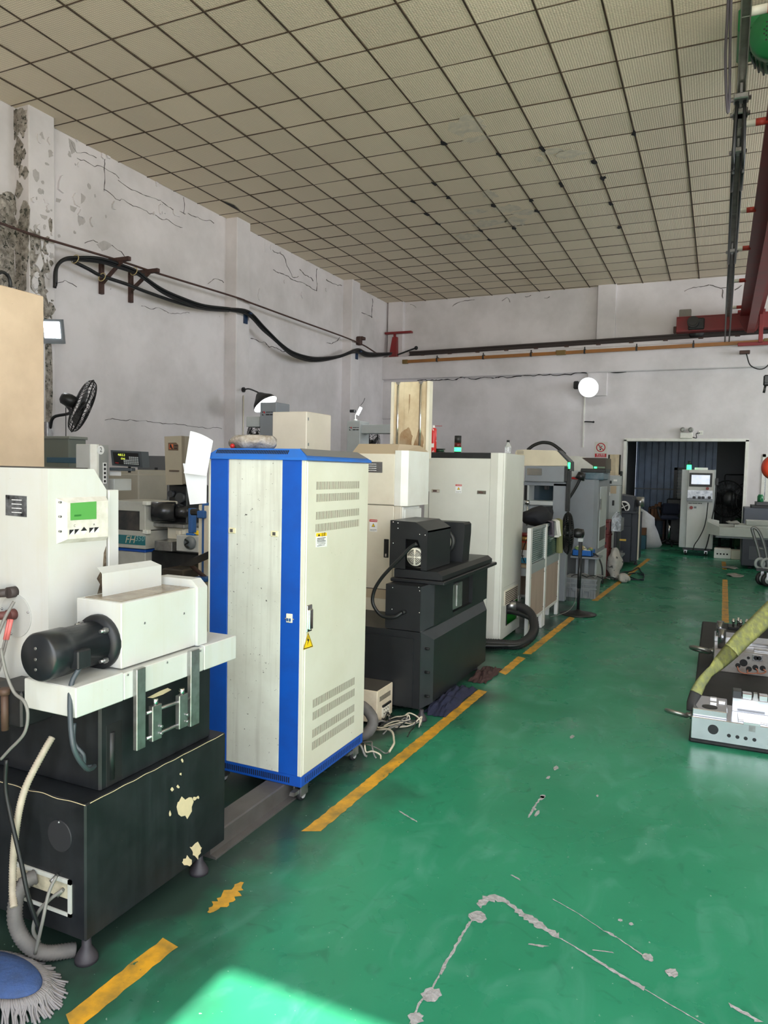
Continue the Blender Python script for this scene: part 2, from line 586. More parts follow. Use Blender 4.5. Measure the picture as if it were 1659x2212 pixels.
for k, (u, v, r) in enumerate(((1160, 1758, .02), (1172, 1722, .02), (1200, 1660, .02), (1236, 1592, .02), (1290, 1720, .01), (1184, 1680, .015))):
    p = hz(u, v)
    MB().add([(x, y, 0.002) for x, y in blob(p, r * .6, r * 1.6, 14, 0.4, 60 + k)], [tuple(range(14))]).build('paint_chip', M_conc, fl)

# ---- ceiling: 0.6 m tiles in a dark grid
def tile_material():
    m = bpy.data.materials.new('embossed ceiling tile')
    m.use_nodes = True
    t = m.node_tree
    L = t.links.new
    b = t.nodes['Principled BSDF']
    b.inputs['Roughness'].default_value = 0.8
    tc = t.nodes.new('ShaderNodeTexCoord')
    sp = t.nodes.new('ShaderNodeSeparateXYZ')
    L(tc.outputs['Object'], sp.inputs[0])
    def op(o, a, c=0.0):
        n = t.nodes.new('ShaderNodeMath')
        n.operation = o
        for i, q in ((0, a), (1, c)):
            if isinstance(q, (int, float)):
                n.inputs[i].default_value = q
            else:
                L(q, n.inputs[i])
        return n.outputs[0]
    k = 2 * PI / 0.052
    d = op('MULTIPLY', op('SINE', op('MULTIPLY', op('ADD', sp.outputs['X'], sp.outputs['Y']), k)), op('SINE', op('MULTIPLY', op('SUBTRACT', sp.outputs['X'], sp.outputs['Y']), k)))
    bn = t.nodes.new('ShaderNodeBump')
    bn.inputs['Strength'].default_value = 0.35
    bn.inputs['Distance'].default_value = 0.004
    L(d, bn.inputs['Height'])
    L(bn.outputs[0], b.inputs['Normal'])
    mr = t.nodes.new('ShaderNodeMapRange')
    mr.inputs['From Min'].default_value = -0.25
    mr.inputs['From Max'].default_value = 0.7
    L(d, mr.inputs['Value'])
    mx = t.nodes.new('ShaderNodeMix')
    mx.data_type = 'RGBA'
    L(mr.outputs[0], mx.inputs[0])
    mx.inputs[6].default_value = (*srgb(214, 200, 177), 1)
    mx.inputs[7].default_value = (*srgb(248, 236, 213), 1)
    oi = t.nodes.new('ShaderNodeObjectInfo')
    hv = t.nodes.new('ShaderNodeHueSaturation')
    mv = t.nodes.new('ShaderNodeMapRange')
    mv.inputs['To Min'].default_value = 0.93
    mv.inputs['To Max'].default_value = 1.04
    L(oi.outputs['Random'], mv.inputs['Value'])
    L(mv.outputs[0], hv.inputs['Value'])
    L(mx.outputs[2], hv.inputs['Color'])
    L(hv.outputs[0], b.inputs['Base Color'])
    return m
M_tile = tile_material()
M_bar = mat('brown stained ceiling grid', srgb(92, 76, 60), 0.7, dirt=((0.03, 0.022, 0.018), 0.7, 6))
ceil = structure('ceiling', MB().box(-8.4, 9.4, FRONT_Y - 0.2, 18.0, CEIL + 0.06, CEIL + 0.2), mat('dark void', (0.03, 0.028, 0.025), 0.9))
PX, PY, GX, GY = 0.5865, 0.5885, -0.58, 7.65
def cproj(x, y, z):
    d = Vector((x, y, z)) - C0
    wq = d.dot(cF)
    return None if wq < 0.3 else (829.5 + CAM_F * d.dot(cR) / wq, 1106 - CAM_F * d.dot(cU) / wq)
tiles = []
for i in range(-13, 17):
    for j in range(-20, 18):
        x0, y0 = GX + i * PX, GY + j * PY
        x1, y1 = min(x0 + PX, 9.1), min(y0 + PY, BACK_Y)
        x0 = max(x0, LEFT_X)
        if x1 - x0 < 0.05 or y1 - y0 < 0.05 or y0 < FRONT_Y - .1:
            continue
        q = [cproj(x, y, CEIL) for x, y in ((x0, y0), (x1, y0), (x1, y1), (x0, y1))]
        ar = 0.0
        if all(q):
            cx, cy = sum(p[0] for p in q) / 4, sum(p[1] for p in q) / 4
            if -60 < cx < 1720 and -60 < cy < 2212:
                ar = abs(sum(q[k][0] * q[(k + 1) % 4][1] - q[(k + 1) % 4][0] * q[k][1] for k in range(4)))
        tiles.append((ar, x0, x1, y0, y1))
tiles.sort(reverse=True)
full = None
rest = MB()
for k, (ar, x0, x1, y0, y1) in enumerate(tiles):
    g = 0.006
    if k < 300 and ar > 0:
        whole = abs(x1 - x0 - PX) < 1e-3 and abs(y1 - y0 - PY) < 1e-3
        cx, cy = (x0 + x1) / 2, (y0 + y1) / 2
        if whole and full:
            o = bpy.data.objects.new('ceiling_tile', full)
            COL.objects.link(o)
            o.parent = ceil
        else:
            mb = MB().box(-(x1 - x0) / 2 + g, (x1 - x0) / 2 - g, -(y1 - y0) / 2 + g, (y1 - y0) / 2 - g, 0, 0.014, 0.003)
            o = mb.build('ceiling_tile', M_tile, ceil)
            if whole:
                full = o.data
        o.location = (cx, cy, CEIL + random.uniform(0, 0.006))
        o.rotation_euler = (random.uniform(-.006, .006), random.uniform(-.006, .006), random.uniform(-.003, .003))
    else:
        rest.box(x0 + g, x1 - g, y0 + g, y1 - g, CEIL + 0.002, CEIL + 0.016)
ro = rest.build('ceiling_tile', M_tile, ceil)
ro['kind'] = 'stuff'
for i in range(-12, 17):
    x = GX + i * PX
    MB().box(x - 0.009, x - 0.003, FRONT_Y, BACK_Y, CEIL - 0.006, CEIL + 0.03).box(x + 0.003, x + 0.009, FRONT_Y, BACK_Y, CEIL - 0.006, CEIL + 0.03).box(x - 0.003, x + 0.003, FRONT_Y, BACK_Y, CEIL + 0.004, CEIL + 0.02).build('grid_bar', M_bar, ceil)
for j in range(-20, 18):
    y = GY + j * PY
    MB().box(LEFT_X, 9.0, y - 0.004, y + 0.004, CEIL - 0.003, CEIL + 0.02).build('grid_bar', M_bar, ceil)
M_pc = mat('peeling ceiling coat', srgb(222, 212, 192), 0.9, dirt=((0.44, 0.42, 0.37), 0.7, 8), bump=(0.5, 20))
s8 = 1659 / 620.0
for k, (a, c, rx, ry) in enumerate(((560, 60, .22, .25), (690, 455, .10, .2), (790, 535, .22, .16), (690, 620, .26, .2), (840, 610, .18, .2), (560, 700, .2, .2), (1050, 205, .16, .10), (980, 250, .06, .10), (620, 135, .2, .08), (890, 560, .18, .12), (600, 555, .2, .12), (1150, 220, .2, .14))):
    p = hz(800 + a / s8, 250 + c / s8, CEIL - 0.002)
    MB().slab([(x, y, CEIL - 0.002) for x, y in blob(p, rx, ry, 20, 0.35, 90 + k)], (0, 0, -1), 0.002).build('peeling_patch', M_pc, ceil)
for k, (a, c) in enumerate(((425, 160), (745, 225), (1100, 398), (1295, 265), (990, 190), (370, 395), (450, 475), (710, 518), (640, 665), (690, 718), (830, 652), (930, 490), (245, 497), (1345, 362), (1390, 510), (1440, 645), (965, 552), (325, 568), (390, 625), (1525, 105))):
    p = hz(800 + a / s8, 250 + c / s8, CEIL - 0.008)
    MB().slab([(x, y, CEIL - 0.0075) for x, y in blob((p.x, p.y), .035, .09, 9, 0.5, 130 + k)], (0, 0, -1), 0.001).build('dark_gap', M_dark, ceil)
for (u0, v0, u1, v1) in ((478, 432, 520, 456), (570, 488, 640, 522)):
    a, c = hz(u0, v0, CEIL - 0.008), hz(u1, v1, CEIL - 0.008)
    MB().slab([(a.x, a.y, a.z), (a.x + .05, (a.y + c.y) / 2, a.z), (c.x, c.y, a.z), (c.x - .02, (a.y + c.y) / 2, a.z)], (0, 0, -1), 0.001).build('dark_gap', M_dark, ceil)

# ---- left wall with its pilasters, peeling plaster, mould and blind window panels
wl = structure('wall_left', MB().box(-8.5, LEFT_X, FRONT_Y - .2, 26, 0, 6.1), M_wall)
PILX = -7.84
cols = []
for (near, far) in (((62, 226), (118, 258)), ((513, 471), (541.5, 484)), ((762, 607), (778.5, 617))):
    y0, y1 = hx(near[0], near[1], PILX).y, hx(far[0], far[1], PILX).y
    cols.append((y0, y1))
    MB().box(LEFT_X - 0.05, PILX, y0, y1, 0, 6.05, 0.012).build('pilaster', M_wall, wl)
def wallpatch(name, pts, m, par, x, t=0.004):      # polygon on a plane x = const, pts = (y, z)
    pts = jagged(pts, len(pts), .08, 6)
    return MB().slab([(x, p[0], p[1]) for p in pts], (1, 0, 0), t).build(name, m, par)
def wq(u, v, x=LEFT_X):
    p = hx(u, v, x)
    return (p.y, p.z)
sw = 1588 / 560.0
def wc(a, c, x=LEFT_X):      # points read in the wall close-up
    return wq(a / sw, 200 + c / sw, x)
wallpatch('peeled_plaster', [wc(*p) for p in ((490, 612), (525, 640), (515, 668), (485, 690), (478, 650))], M_peel, wl, LEFT_X)
wallpatch('loose_plaster', [wc(*p) for p in ((455, 615), (487, 612), (484, 705), (455, 690), (440, 640))], M_wall, wl, LEFT_X, 0.03)
wallpatch('peeled_plaster', [wc(*p) for p in ((420, 280), (458, 310), (465, 360), (440, 380), (425, 330))], M_peel, wl, LEFT_X)
wallpatch('peeled_plaster', [wc(*p) for p in ((590, 930), (640, 905), (690, 935), (660, 960), (625, 972))], M_peel, wl, LEFT_X)
wallpatch('peeled_plaster', [wc(*p) for p in ((345, 645), (375, 655), (365, 675), (342, 668))], M_peel, wl, LEFT_X)
wallpatch('peeled_plaster', [wc(*p) for p in ((430, 690), (470, 705), (455, 735), (432, 720))], M_peel, wl, LEFT_X)
x0c = LEFT_X + 0.004
def cracks_or_shadow(par, lst, fn, r=0.006, m=None):
    for pl in lst:
        P = [Vector(fn(*p)) for p in pl]
        out = []
        flat = 0 if abs(P[0].x - P[-1].x) < 1e-6 else 1      # the axis across the wall stays put
        for a, b in zip(P[:-1], P[1:]):
            n = max(2, int((b - a).length / 0.05))
            for k in range(n):
                q = a.lerp(b, k / n)
                j = Vector((pnoise(q * 5), pnoise(q * 5 + Vector((7, 0, 0))), pnoise(q * 5 + Vector((0, 7, 0))))) * 0.05 + Vector((random.uniform(-1, 1), random.uniform(-1, 1), random.uniform(-1, 1))) * 0.008
                j[flat] = 0
                out.append(tuple(q + j))
        out.append(tuple(P[-1]))
        MB().tube(out, [r * random.uniform(.35, 1.25) for _ in range(24)], 4, spl=False).build('crack_or_shadow', m or M_crack, par)
def w3(a, c):
    p = wc(a, c, x0c)
    return (x0c, p[0], p[1])
cracks_or_shadow(wl, [((637, 390), (637, 605)), ((637, 605), (800, 680), (950, 750), (1118, 826)), ((470, 400), (540, 440), (620, 465), (730, 525)), ((440, 290), (470, 360), (520, 380), (590, 400)),
            ((735, 555), (820, 590), (880, 625), (985, 660)), ((985, 660), (1060, 715), (1135, 745)), ((1125, 645), (1125, 740)), ((340, 1165), (400, 1160), (470, 1190)), ((520, 910), (570, 902), (600, 918)),
            ((690, 935), (760, 985), (775, 1010)), ((1100, 590), (1180, 650)), ((1280, 1160), (1320, 1135), (1370, 1165)), ((1150, 740), (1230, 770), (1310, 800)), ((640, 2000), (1000, 2030), (1360, 2060)),
            ((860, 1305), (960, 1330), (1080, 1345), (1160, 1350))], w3, 0.005)
s2 = 1659 / 420.0
def w4(a, c):
    p = wq(480 + a / s2, 440 + c / s2, x0c)
    return (x0c, p[0], p[1])
cracks_or_shadow(wl, [((435, 565), (620, 650), (805, 740)), ((805, 740), (808, 555)), ((430, 400), (520, 450), (570, 540), (600, 615), (650, 620)), ((670, 560), (710, 610), (775, 660)), ((890, 650), (960, 690), (1020, 700)),
            ((1190, 930), (1280, 975)), ((1280, 975), (1280, 810)), ((895, 1195), (960, 1195), (1005, 1140)), ((250, 1150), (400, 1210), (560, 1270))], w4, 0.008)
# mould on the first pilaster and beside it
pw = PILX
pc0, pc1 = cols[0]
def mb_(u, v):
    return wq(u, v, PILX)
wallpatch('mould_stain', [mb_(*p) for p in ((63, 490), (86, 500), (92, 560), (100, 640), (114, 690), (112, 712), (98, 705), (88, 650), (64, 620))], M_mold, wl, PILX, 0.003)
wallpatch('mould_stain', [mb_(*p) for p in ((97, 745), (112, 742), (114, 850), (112, 925), (98, 930))], M_mold, wl, PILX, 0.003)
def frontpatch(name, pts, m, y, t=0.004, par=None):
    pts = [Vector(p) for p in jagged(pts, 3, .16, 6)]
    return MB().slab([(p.x, y, p.z) for p in pts], (0, -1, 0), t).build(name, m, par or wl)
frontpatch('mould_stain', [hy(u, v, pc0) for u, v in ((30, 235), (58, 232), (58, 275), (50, 300), (42, 285), (33, 300))], M_mold, pc0)
frontpatch('mould_stain', [hy(u, v, pc0) for u, v in ((37, 480), (55, 486), (60, 560), (56, 630), (40, 600), (33, 540))], M_mold, pc0)
frontpatch('mould_stain', [hy(u, v, pc0) for u, v in ((40, 360), (49, 355), (49, 378), (42, 385))], M_mold, pc0)
wallpatch('mould_stain', [wq(*p) for p in ((-60, 430), (0, 462), (12, 478), (26, 470), (31, 540), (31, 612), (24, 620), (-60, 600))], M_mold, wl, LEFT_X, 0.003)
# flaking paint on the first pilaster and the upper wall
rr = random.Random(21)
def flakes(n, u0, v0, u1, v1, x, smax, m, nm, t):
    for _ in range(n):
        y, z = wq(rr.uniform(u0, u1), rr.uniform(v0, v1), x)
        if x == PILX and not pc0 + .05 < y < pc1 - .05:
            continue
        s = rr.uniform(.25, 1) * smax
        MB().slab([(x, p[0], p[1]) for p in blob((y, z), s * rr.uniform(.5, 1), s * rr.uniform(.5, 1.4), 9, .45, rr.randint(0, 9999))], (1, 0, 0), t * rr.uniform(1, 2.6)).build(nm, m, wl)
flakes(34, 64, 240, 116, 690, PILX, .06, M_peel, 'peeled_plaster', .002)
flakes(26, 64, 480, 116, 720, PILX, .09, M_mold, 'mould_stain', .004)
flakes(22, 64, 300, 116, 700, PILX, .07, M_wall, 'loose_plaster', .012)
flakes(8, 125, 310, 240, 520, LEFT_X, .07, M_peel, 'peeled_plaster', .002)
flakes(16, 125, 300, 420, 480, LEFT_X, .09, M_wall, 'loose_plaster', .014)
flakes(9, 545, 520, 720, 640, LEFT_X, .09, M_wall, 'loose_plaster', .012)
def mould_cloud(n, fn, region, nrm):
    for _ in range(n):
        u, v = rr.uniform(region[0], region[2]), rr.uniform(region[1], region[3])
        c = Vector(fn(u, v))
        s = rr.uniform(.03, .13)
        ax = Vector((0, 1, 0)) if nrm[0] else Vector((1, 0, 0))
        MB().slab([tuple(c + ax * a + Vector((0, 0, b))) for a, b in blob((0, 0), s * .7, s * 1.3, 10, .45, rr.randint(0, 9999))], nrm, rr.uniform(.005, .022)).build('mould_stain', M_mold, wl)
mould_cloud(26, lambda u, v: hy(u, v, pc0), (30, 440, 58, 640), (0, -1, 0))
mould_cloud(26, lambda u, v: hx(u, v, LEFT_X), (-20, 420, 28, 620), (1, 0, 0))
mould_cloud(10, lambda u, v: hy(u, v, pc0), (32, 240, 56, 420), (0, -1, 0))

structure('wall_front', MB().box(-8.5, DOOR_L, FRONT_Y - 0.24, FRONT_Y, 0, 6.1).box(DOOR_R, 9.4, FRONT_Y - 0.24, FRONT_Y, 0, 6.1).box(DOOR_L, DOOR_R, FRONT_Y - 0.24, FRONT_Y, DOOR_T, 6.1), M_wall)
wr = MB()
ys = [FRONT_Y - .2, 0.5, 4.5, 6.0, 10.0, 11.5, 15.5, 18.0]
for k in range(7):
    if k in (1, 3, 5):  # assumed openings, added with the side fill lights
        wr.box(RIGHT_X, RIGHT_X + 0.24, ys[k], ys[k + 1], 0, 2.3).box(RIGHT_X, RIGHT_X + 0.24, ys[k], ys[k + 1], 5.4, 6.1)
    else:
        wr.box(RIGHT_X, RIGHT_X + 0.24, ys[k], ys[k + 1], 0, 6.1)
structure('wall_right', wr, M_wall)

structure('wall_light_block', MB().box(2.7, 2.8, 4.0, 14.4, 0, 2.9).box(2.8, RIGHT_X, 4.0, 4.1, 0, 2.9), mat('grey light block paint', srgb(150, 152, 150), 0.8))  # unseen wall added to keep side light off the far floor

# ---- back wall: upper wall, crane beam ledge, lower wall with the doorway and a window
dl, dr = hy(1351, 950, LOW_Y), hy(1614.5, 949, LOW_Y)
DX0, DX1, DZ = dl.x, dr.x, dl.z
wa, wb = hy(1648, 981, LOW_Y), hy(1648, 1086, LOW_Y)
WX0, WZ1, WZ0 = wa.x, wa.z, wb.z
bz0 = hy(1500, 797, BACK_Y - 0.30).z      # underside of the ledge
bz1 = hy(1130, 757, BACK_Y - 0.30).z
bx0 = hy(806, 800, BACK_Y - 0.30).x
wbk = structure('wall_back', MB().box(-8.5, 9.4, BACK_Y, BACK_Y + 0.24, bz0 - 0.3, 6.1)
                .box(-8.5, DX0, LOW_Y, LOW_Y + 0.24, 0, bz0 + 0.01).box(DX0, DX1, LOW_Y, LOW_Y + 0.24, DZ, bz0 + 0.01)
                .box(DX1, WX0, LOW_Y, LOW_Y + 0.24, 0, bz0 + 0.01).box(WX0, WX0 + 2.0, LOW_Y, LOW_Y + 0.24, 0, WZ0).box(WX0, WX0 + 2.0, LOW_Y, LOW_Y + 0.24, WZ1, bz0 + 0.01)
                .box(WX0 + 2.0, 9.4, LOW_Y, LOW_Y + 0.24, 0, bz0 + 0.01), M_wall)
MB().box(bx0, 9.3, BACK_Y - 0.30, BACK_Y + 0.02, bz0, bz1, 0.02).build('crane_beam_ledge', M_wall, wbk)
for (a, b_, top) in (((839, 657), (871.6, 655), 1), ((1292, 618), (1332, 614), 1)):
    p, q = hy(a[0], a[1], BACK_Y - 0.12), hy(b_[0], b_[1], BACK_Y - 0.12)
    MB().box(p.x, q.x, BACK_Y - 0.12, BACK_Y + 0.02, bz1, 6.05, 0.01).build('pilaster', M_wall, wbk)
p, q = hy(1271, 801, LOW_Y), hy(1311, 855, LOW_Y)
MB().box(p.x, q.x, LOW_Y - 0.05, LOW_Y + 0.02, q.z, p.z + 0.02, 0.008).build('plaster_block', M_wall, wbk)
p, q = hy(816, 826, LOW_Y), hy(850, 905, LOW_Y)
MB().box(p.x, q.x, LOW_Y - 0.06, LOW_Y + 0.02, q.z, p.z, 0.008).build('plaster_block', M_wall, wbk)
p, q = hy(795, 826, LOW_Y - .2), hy(814, 838, LOW_Y - .2)
MB().box(p.x, q.x, LOW_Y - .2, LOW_Y + 0.02, q.z, p.z).build('dark_gap', M_dark, wbk)
def b3(yy):
    def f(a, c):
        p = hy(780 + a / 2.86, 560 + c / 2.86, yy)
        return tuple(p)
    return f
cracks_or_shadow(wbk, [((350, 745), (500, 742), (640, 735)), ((640, 735), (760, 735), (850, 728)), ((850, 728), (1000, 722), (1120, 715), (1395, 704))], b3(BACK_Y - 0.305), 0.012, M_dark)  # shadow line under the ledge, drawn as a black strip
cracks_or_shadow(wbk, [((870, 250), (905, 240), (920, 265)), ((1010, 235), (1050, 222)), ((1130, 238), (1165, 232)), ((560, 290), (620, 258), (700, 250)), ((300, 280), (340, 300))], b3(BACK_Y - 0.004), 0.008)
def b5(a, c):
    return tuple(hy(1400 + a / 4.254, 480 + c / 4.254, BACK_Y - 0.004))
cracks_or_shadow(wbk, [((340, 625), (460, 590), (560, 575)), ((560, 575), (640, 600), (720, 600)), ((685, 610), (690, 700)), ((800, 620), (860, 580))], b5, 0.009)
fb = LOW_Y - 0.02
structure('trim_1', MB().box(DX0 - 0.03, DX0 + 0.03, fb, LOW_Y + 0.26, 0, DZ).box(DX1 - 0.03, DX1 + 0.03, fb, LOW_Y + 0.26, 0, DZ).box(DX0 - 0.03, DX1 + 0.03, fb, LOW_Y + 0.26, DZ - 0.03, DZ + 0.03), M_white)
win = structure('window_1', MB().box(WX0, WX0 + 0.06, fb, LOW_Y + 0.1, WZ0, WZ1).box(WX0 + 1.94, WX0 + 2.0, fb, LOW_Y + 0.1, WZ0, WZ1).box(WX0, WX0 + 2.0, fb, LOW_Y + 0.1, WZ1 - 0.06, WZ1).box(WX0, WX0 + 2.0, fb, LOW_Y + 0.1, WZ0, WZ0 + 0.06).box(WX0 + 0.95, WX0 + 1.05, fb, LOW_Y + 0.1, WZ0, WZ1), M_white)
MB().box(WX0 + 0.08, WX0 + 0.14, LOW_Y, LOW_Y + 0.06, WZ0 + 0.06, WZ1 - 0.06).build('sash_stile', M_white, win)
MB().box(WX0 + 0.05, WX0 + 1.95, LOW_Y + 0.05, LOW_Y + 0.055, WZ0 + 0.05, WZ1 - 0.05).build('pane', mat('clear window glass', (0.9, 0.95, 0.95), 0.02, trans=1.0), win)
# ---- the dark room beyond the doorway
M_corr = mat('blue grey sheet metal', srgb(128, 148, 176), 0.40, 0.1, dirt=((0.08, 0.09, 0.10), 0.5, 3))
RY = 22.0
cx0, cx1 = hy(1374, 1000, RY).x, hy(1548, 1000, RY).x
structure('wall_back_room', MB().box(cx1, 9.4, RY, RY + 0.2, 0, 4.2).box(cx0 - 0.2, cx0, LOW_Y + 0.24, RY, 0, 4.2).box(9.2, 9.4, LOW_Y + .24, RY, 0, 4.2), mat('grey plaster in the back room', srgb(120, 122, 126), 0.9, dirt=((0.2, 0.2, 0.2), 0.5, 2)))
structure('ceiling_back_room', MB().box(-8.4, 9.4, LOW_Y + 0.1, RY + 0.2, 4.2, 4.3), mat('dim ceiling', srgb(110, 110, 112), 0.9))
mbk = structure('wall_corrugated', MB().box(cx0, cx1, RY + 0.05, RY + 0.2, 0, 4.2), M_corr)
n = 12
for i in range(n):
    xa = cx0 + (cx1 - cx0) * i / n
    wv = (cx1 - cx0) / n
    MB().prism([(xa, RY + 0.03), (xa + wv * .30, RY + 0.03), (xa + wv * .36, RY - 0.02), (xa + wv * .40, RY - 0.02), (xa + wv * .46, RY + 0.03), (xa + wv, RY + 0.03), (xa + wv, RY + 0.045), (xa, RY + 0.045)], 2, 0.05, 4.2).build('sheet_panel', M_corr, mbk)
zz = hy(1450, 1057, RY).z
MB().box(cx0, cx1, RY - 0.03, RY + 0.02, zz - 0.02, zz + 0.02).build('rail', M_grey, mbk)

# ================================================================== front machine (black base, white column, motor)
def bx(par, name, m, x0, x1, y0, y1, z0, z1, c=0.004):
    return MB().box(x0, x1, y0, y1, z0, z1, c).build(name, m, par)
M_mwhite = mat('machine white, yellowed', srgb(196, 198, 196), 0.38, dirt=((0.50, 0.47, 0.38), 0.45, 3.5), streak=((0.48, 0.45, 0.36), 0.35), spots=((0.25, 0.20, 0.12), 0.77, 30))
M_mblack = mat('machine black, scuffed', (0.009, 0.010, 0.012), 0.42, dirt=((0.024, 0.026, 0.030), 0.7, 7), spots=((0.30, 0.28, 0.24), 0.775, 42), streak=((0.03, 0.035, 0.04), 0.35), spec=.35)
M_bare = mat('bare filler under the paint', srgb(214, 196, 158), 0.8, dirt=((0.5, 0.42, 0.28), 0.5, 20))
M_lcd = mat('green lcd screen', srgb(84, 150, 76), 0.25, emit=(srgb(84, 160, 70), 0.12))
M_hose = mat('dusty grey hose', srgb(104, 100, 98), 0.7, dirt=((0.05, 0.05, 0.05), 0.6, 14))
M_hosel = mat('pale ribbed conduit', srgb(186, 174, 156), 0.6, dirt=((0.2, 0.17, 0.13), 0.6, 12))
M_gcable = mat('grey cable sheath', srgb(120, 118, 114), 0.55)
A = thing('spark_erosion_machine', 'white spark erosion machine on a black base with green screen and round motor', 'machine', (-2.2, 2.05, 0))
XR, Y0, Z1 = -1.80, 1.695, 0.558
base = bx(A, 'base', M_mblack, -2.75, XR, Y0, 2.432, 0.10, Z1, 0.006)
def chip(par, pts, x, m=M_bare, t=0.0008):
    MB().slab([(x, p[0], p[1]) for p in pts], (1, 0, 0), t).build('paint_chip', m, par)
def rag(u, v, du, dv, x, n, sd, jag=.35):
    rr = random.Random(sd)
    return [wq(u + du * (1 + rr.uniform(-jag, jag)) * math.cos(2 * PI * i / n), v + dv * (1 + rr.uniform(-jag, jag)) * math.sin(2 * PI * i / n), x) for i in range(n)]
chip(base, rag(400, 1743, 17, 23, XR, 16, 3), XR)
chip(base, rag(424, 1838, 12, 15, XR, 14, 4, .5), XR)
chip(base, rag(404, 1860, 9, 9, XR, 12, 5, .5), XR)
chip(base, rag(420, 1725, 4, 4, XR, 8, 6), XR)
chip(base, rag(367, 1758, 3, 6, XR, 8, 7), XR)
for k, (u, v) in enumerate(((385, 1700), (390, 1672), (394, 1643), (372, 1705), (427, 1722))):
    chip(base, rag(u, v, 3, 3.4, XR, 7, 30 + k, .5), XR)
# worn top edge of the base
MB().tube([(XR, Y0 + 0.02 + t * .7, Z1 - 0.002 + 0.0015 * math.sin(40 * t)) for t in [i / 14 for i in range(15)]], 0.0014, 4).build('worn_edge', M_bare, base)
MB().tube([(XR - t * .9, Y0, Z1 - 0.002 + 0.003 * math.sin(37 * t)) for t in [i / 14 for i in range(15)]], 0.0012, 4).build('worn_edge', M_bare, base)
# round cover and cable panel on the near face
p = hy(130, 1805, Y0)
MB().cyl((p.x, Y0 - 0.004, p.z), (p.x, Y0 + 0.005, p.z), 0.052, 28).build('round_cover', mat('matt black cover', (0.02, 0.02, 0.024), 0.6), base)
MB().ball((p.x, Y0 - 0.005, p.z + 0.047), 0.004, 8, 4).build('screw', M_steel, base)
a, c = hy(32, 1838, Y0), hy(156, 1978, Y0)
fx0, fx1, fz0, fz1 = a.x, c.x, c.z - 0.005, a.z - 0.035
yf = Y0 - 0.006
pn = MB().box(fx0, fx1, yf, Y0, fz1 - 0.014, fz1).box(fx1 - 0.014, fx1, yf, Y0, fz0, fz1).box(fx0, fx1, yf, Y0, fz0, fz0 + 0.012).build('cable_panel_frame', M_mwhite, base)
MB().box(fx0, fx1 - 0.014, Y0 - 0.002, Y0 - 0.0005, (fz0 + fz1) / 2 - 0.005, fz1 - 0.014).build('cable_panel', mat('dirty cream panel', srgb(206, 196, 172), 0.6, dirt=((0.10, 0.08, 0.05), 0.7, 16)), pn)
MB().box(fx0, fx1 - 0.014, Y0 - 0.002, Y0 - 0.0005, fz0 + 0.012, (fz0 + fz1) / 2 - 0.006).build('cable_panel', M_dark, pn)
for u, v in ((125, 1890), (138, 1920)):
    q = hy(u, v, Y0)
    MB().cyl((q.x, Y0, q.z), (q.x - 0.004, Y0 - 0.025, q.z - 0.012), 0.007, 12).build('cable_gland', M_steel, pn)
def foot(par, x, y, h=0.11):
    return MB().lathe(((0.038, 0), (0.038, 0.012), (0.030, 0.028), (0.016, 0.05), (0.014, h)), (x, y, 0), n=20).build('levelling_foot', mat('dark foot rubber', srgb(54, 50, 56), 0.55), par)
for q in (hz(187, 2074), hz(430, 1885), (-2.6, 1.78), (-2.6, 2.34)):
    foot(A, q[0], q[1], 0.105)
# upper base
q = hz(216, 1712, Z1)
UX, UY = q.x, q.y
ub = bx(A, 'upper_base', M_mblack, -2.7, UX, UY, hx(455, 1590, UX).y, Z1 - 0.002, 0.865, 0.008)
for (u0, v0, u1, v1) in ((229, 1555, 264, 1672), ):
    y0_, z1_ = wq(u0, v0, UX)
    y1_, z0_ = wq(u1, v1, UX)
    MB().box(UX - 0.01, UX + 0.001, y0_, y1_, z0_ - 0.02, z1_ - 0.02, 0.002).build('pocket', M_dark, ub)
    MB().cyl((UX - .004, (y0_ + y1_) / 2 - .01, z0_), (UX - .004, (y0_ + y1_) / 2 - .01, z1_ - .05), 0.012, 10).build('bolt_boss', M_black, ub)
y_, z_ = wq(413, 1575, UX)
MB().box(UX - .01, UX + .001, y_, y_ + .05, z_, z_ + .2, .002).build('pocket', M_dark, ub)
chip(ub, [wq(u, v, UX) for u, v in ((318, 1507), (345, 1493), (362, 1486), (370, 1490), (352, 1500), (330, 1508))], UX, M_bare)
MB().box(-2.7, UX + 0.004, UY - 0.004, 2.36, 0.85, 0.868).build('oily_ledge', mat('oily brown ledge', srgb(56, 42, 28), 0.4), ub)
# sliding table cover: three white folded covers
TX = -1.77
ty = [hx(163, 1520, TX).y, hx(268, 1470, TX).y, hx(441, 1420, TX).y, hx(511, 1400, TX).y]
tl = hy(51, 1495, ty[0]).x
tz0, tz1 = hx(163, 1553, TX).z, hx(163, 1487, TX).z
for k in range(3):
    bx(A, 'table_cover', M_mwhite, tl, TX - (0.0015 if k == 1 else 0), ty[k] + 0.0015, ty[k + 1] - 0.0015, tz0, tz1 - (0.004 if k == 1 else 0), 0.003)
for u, v in ((276, 1458), (361, 1431), (433, 1406)):
    y_, z_ = wq(u, v, TX)
    MB().cyl((TX - .002, y_, z_), (TX + .002, y_, z_), .0035, 8).build('screw', M_steel, A)
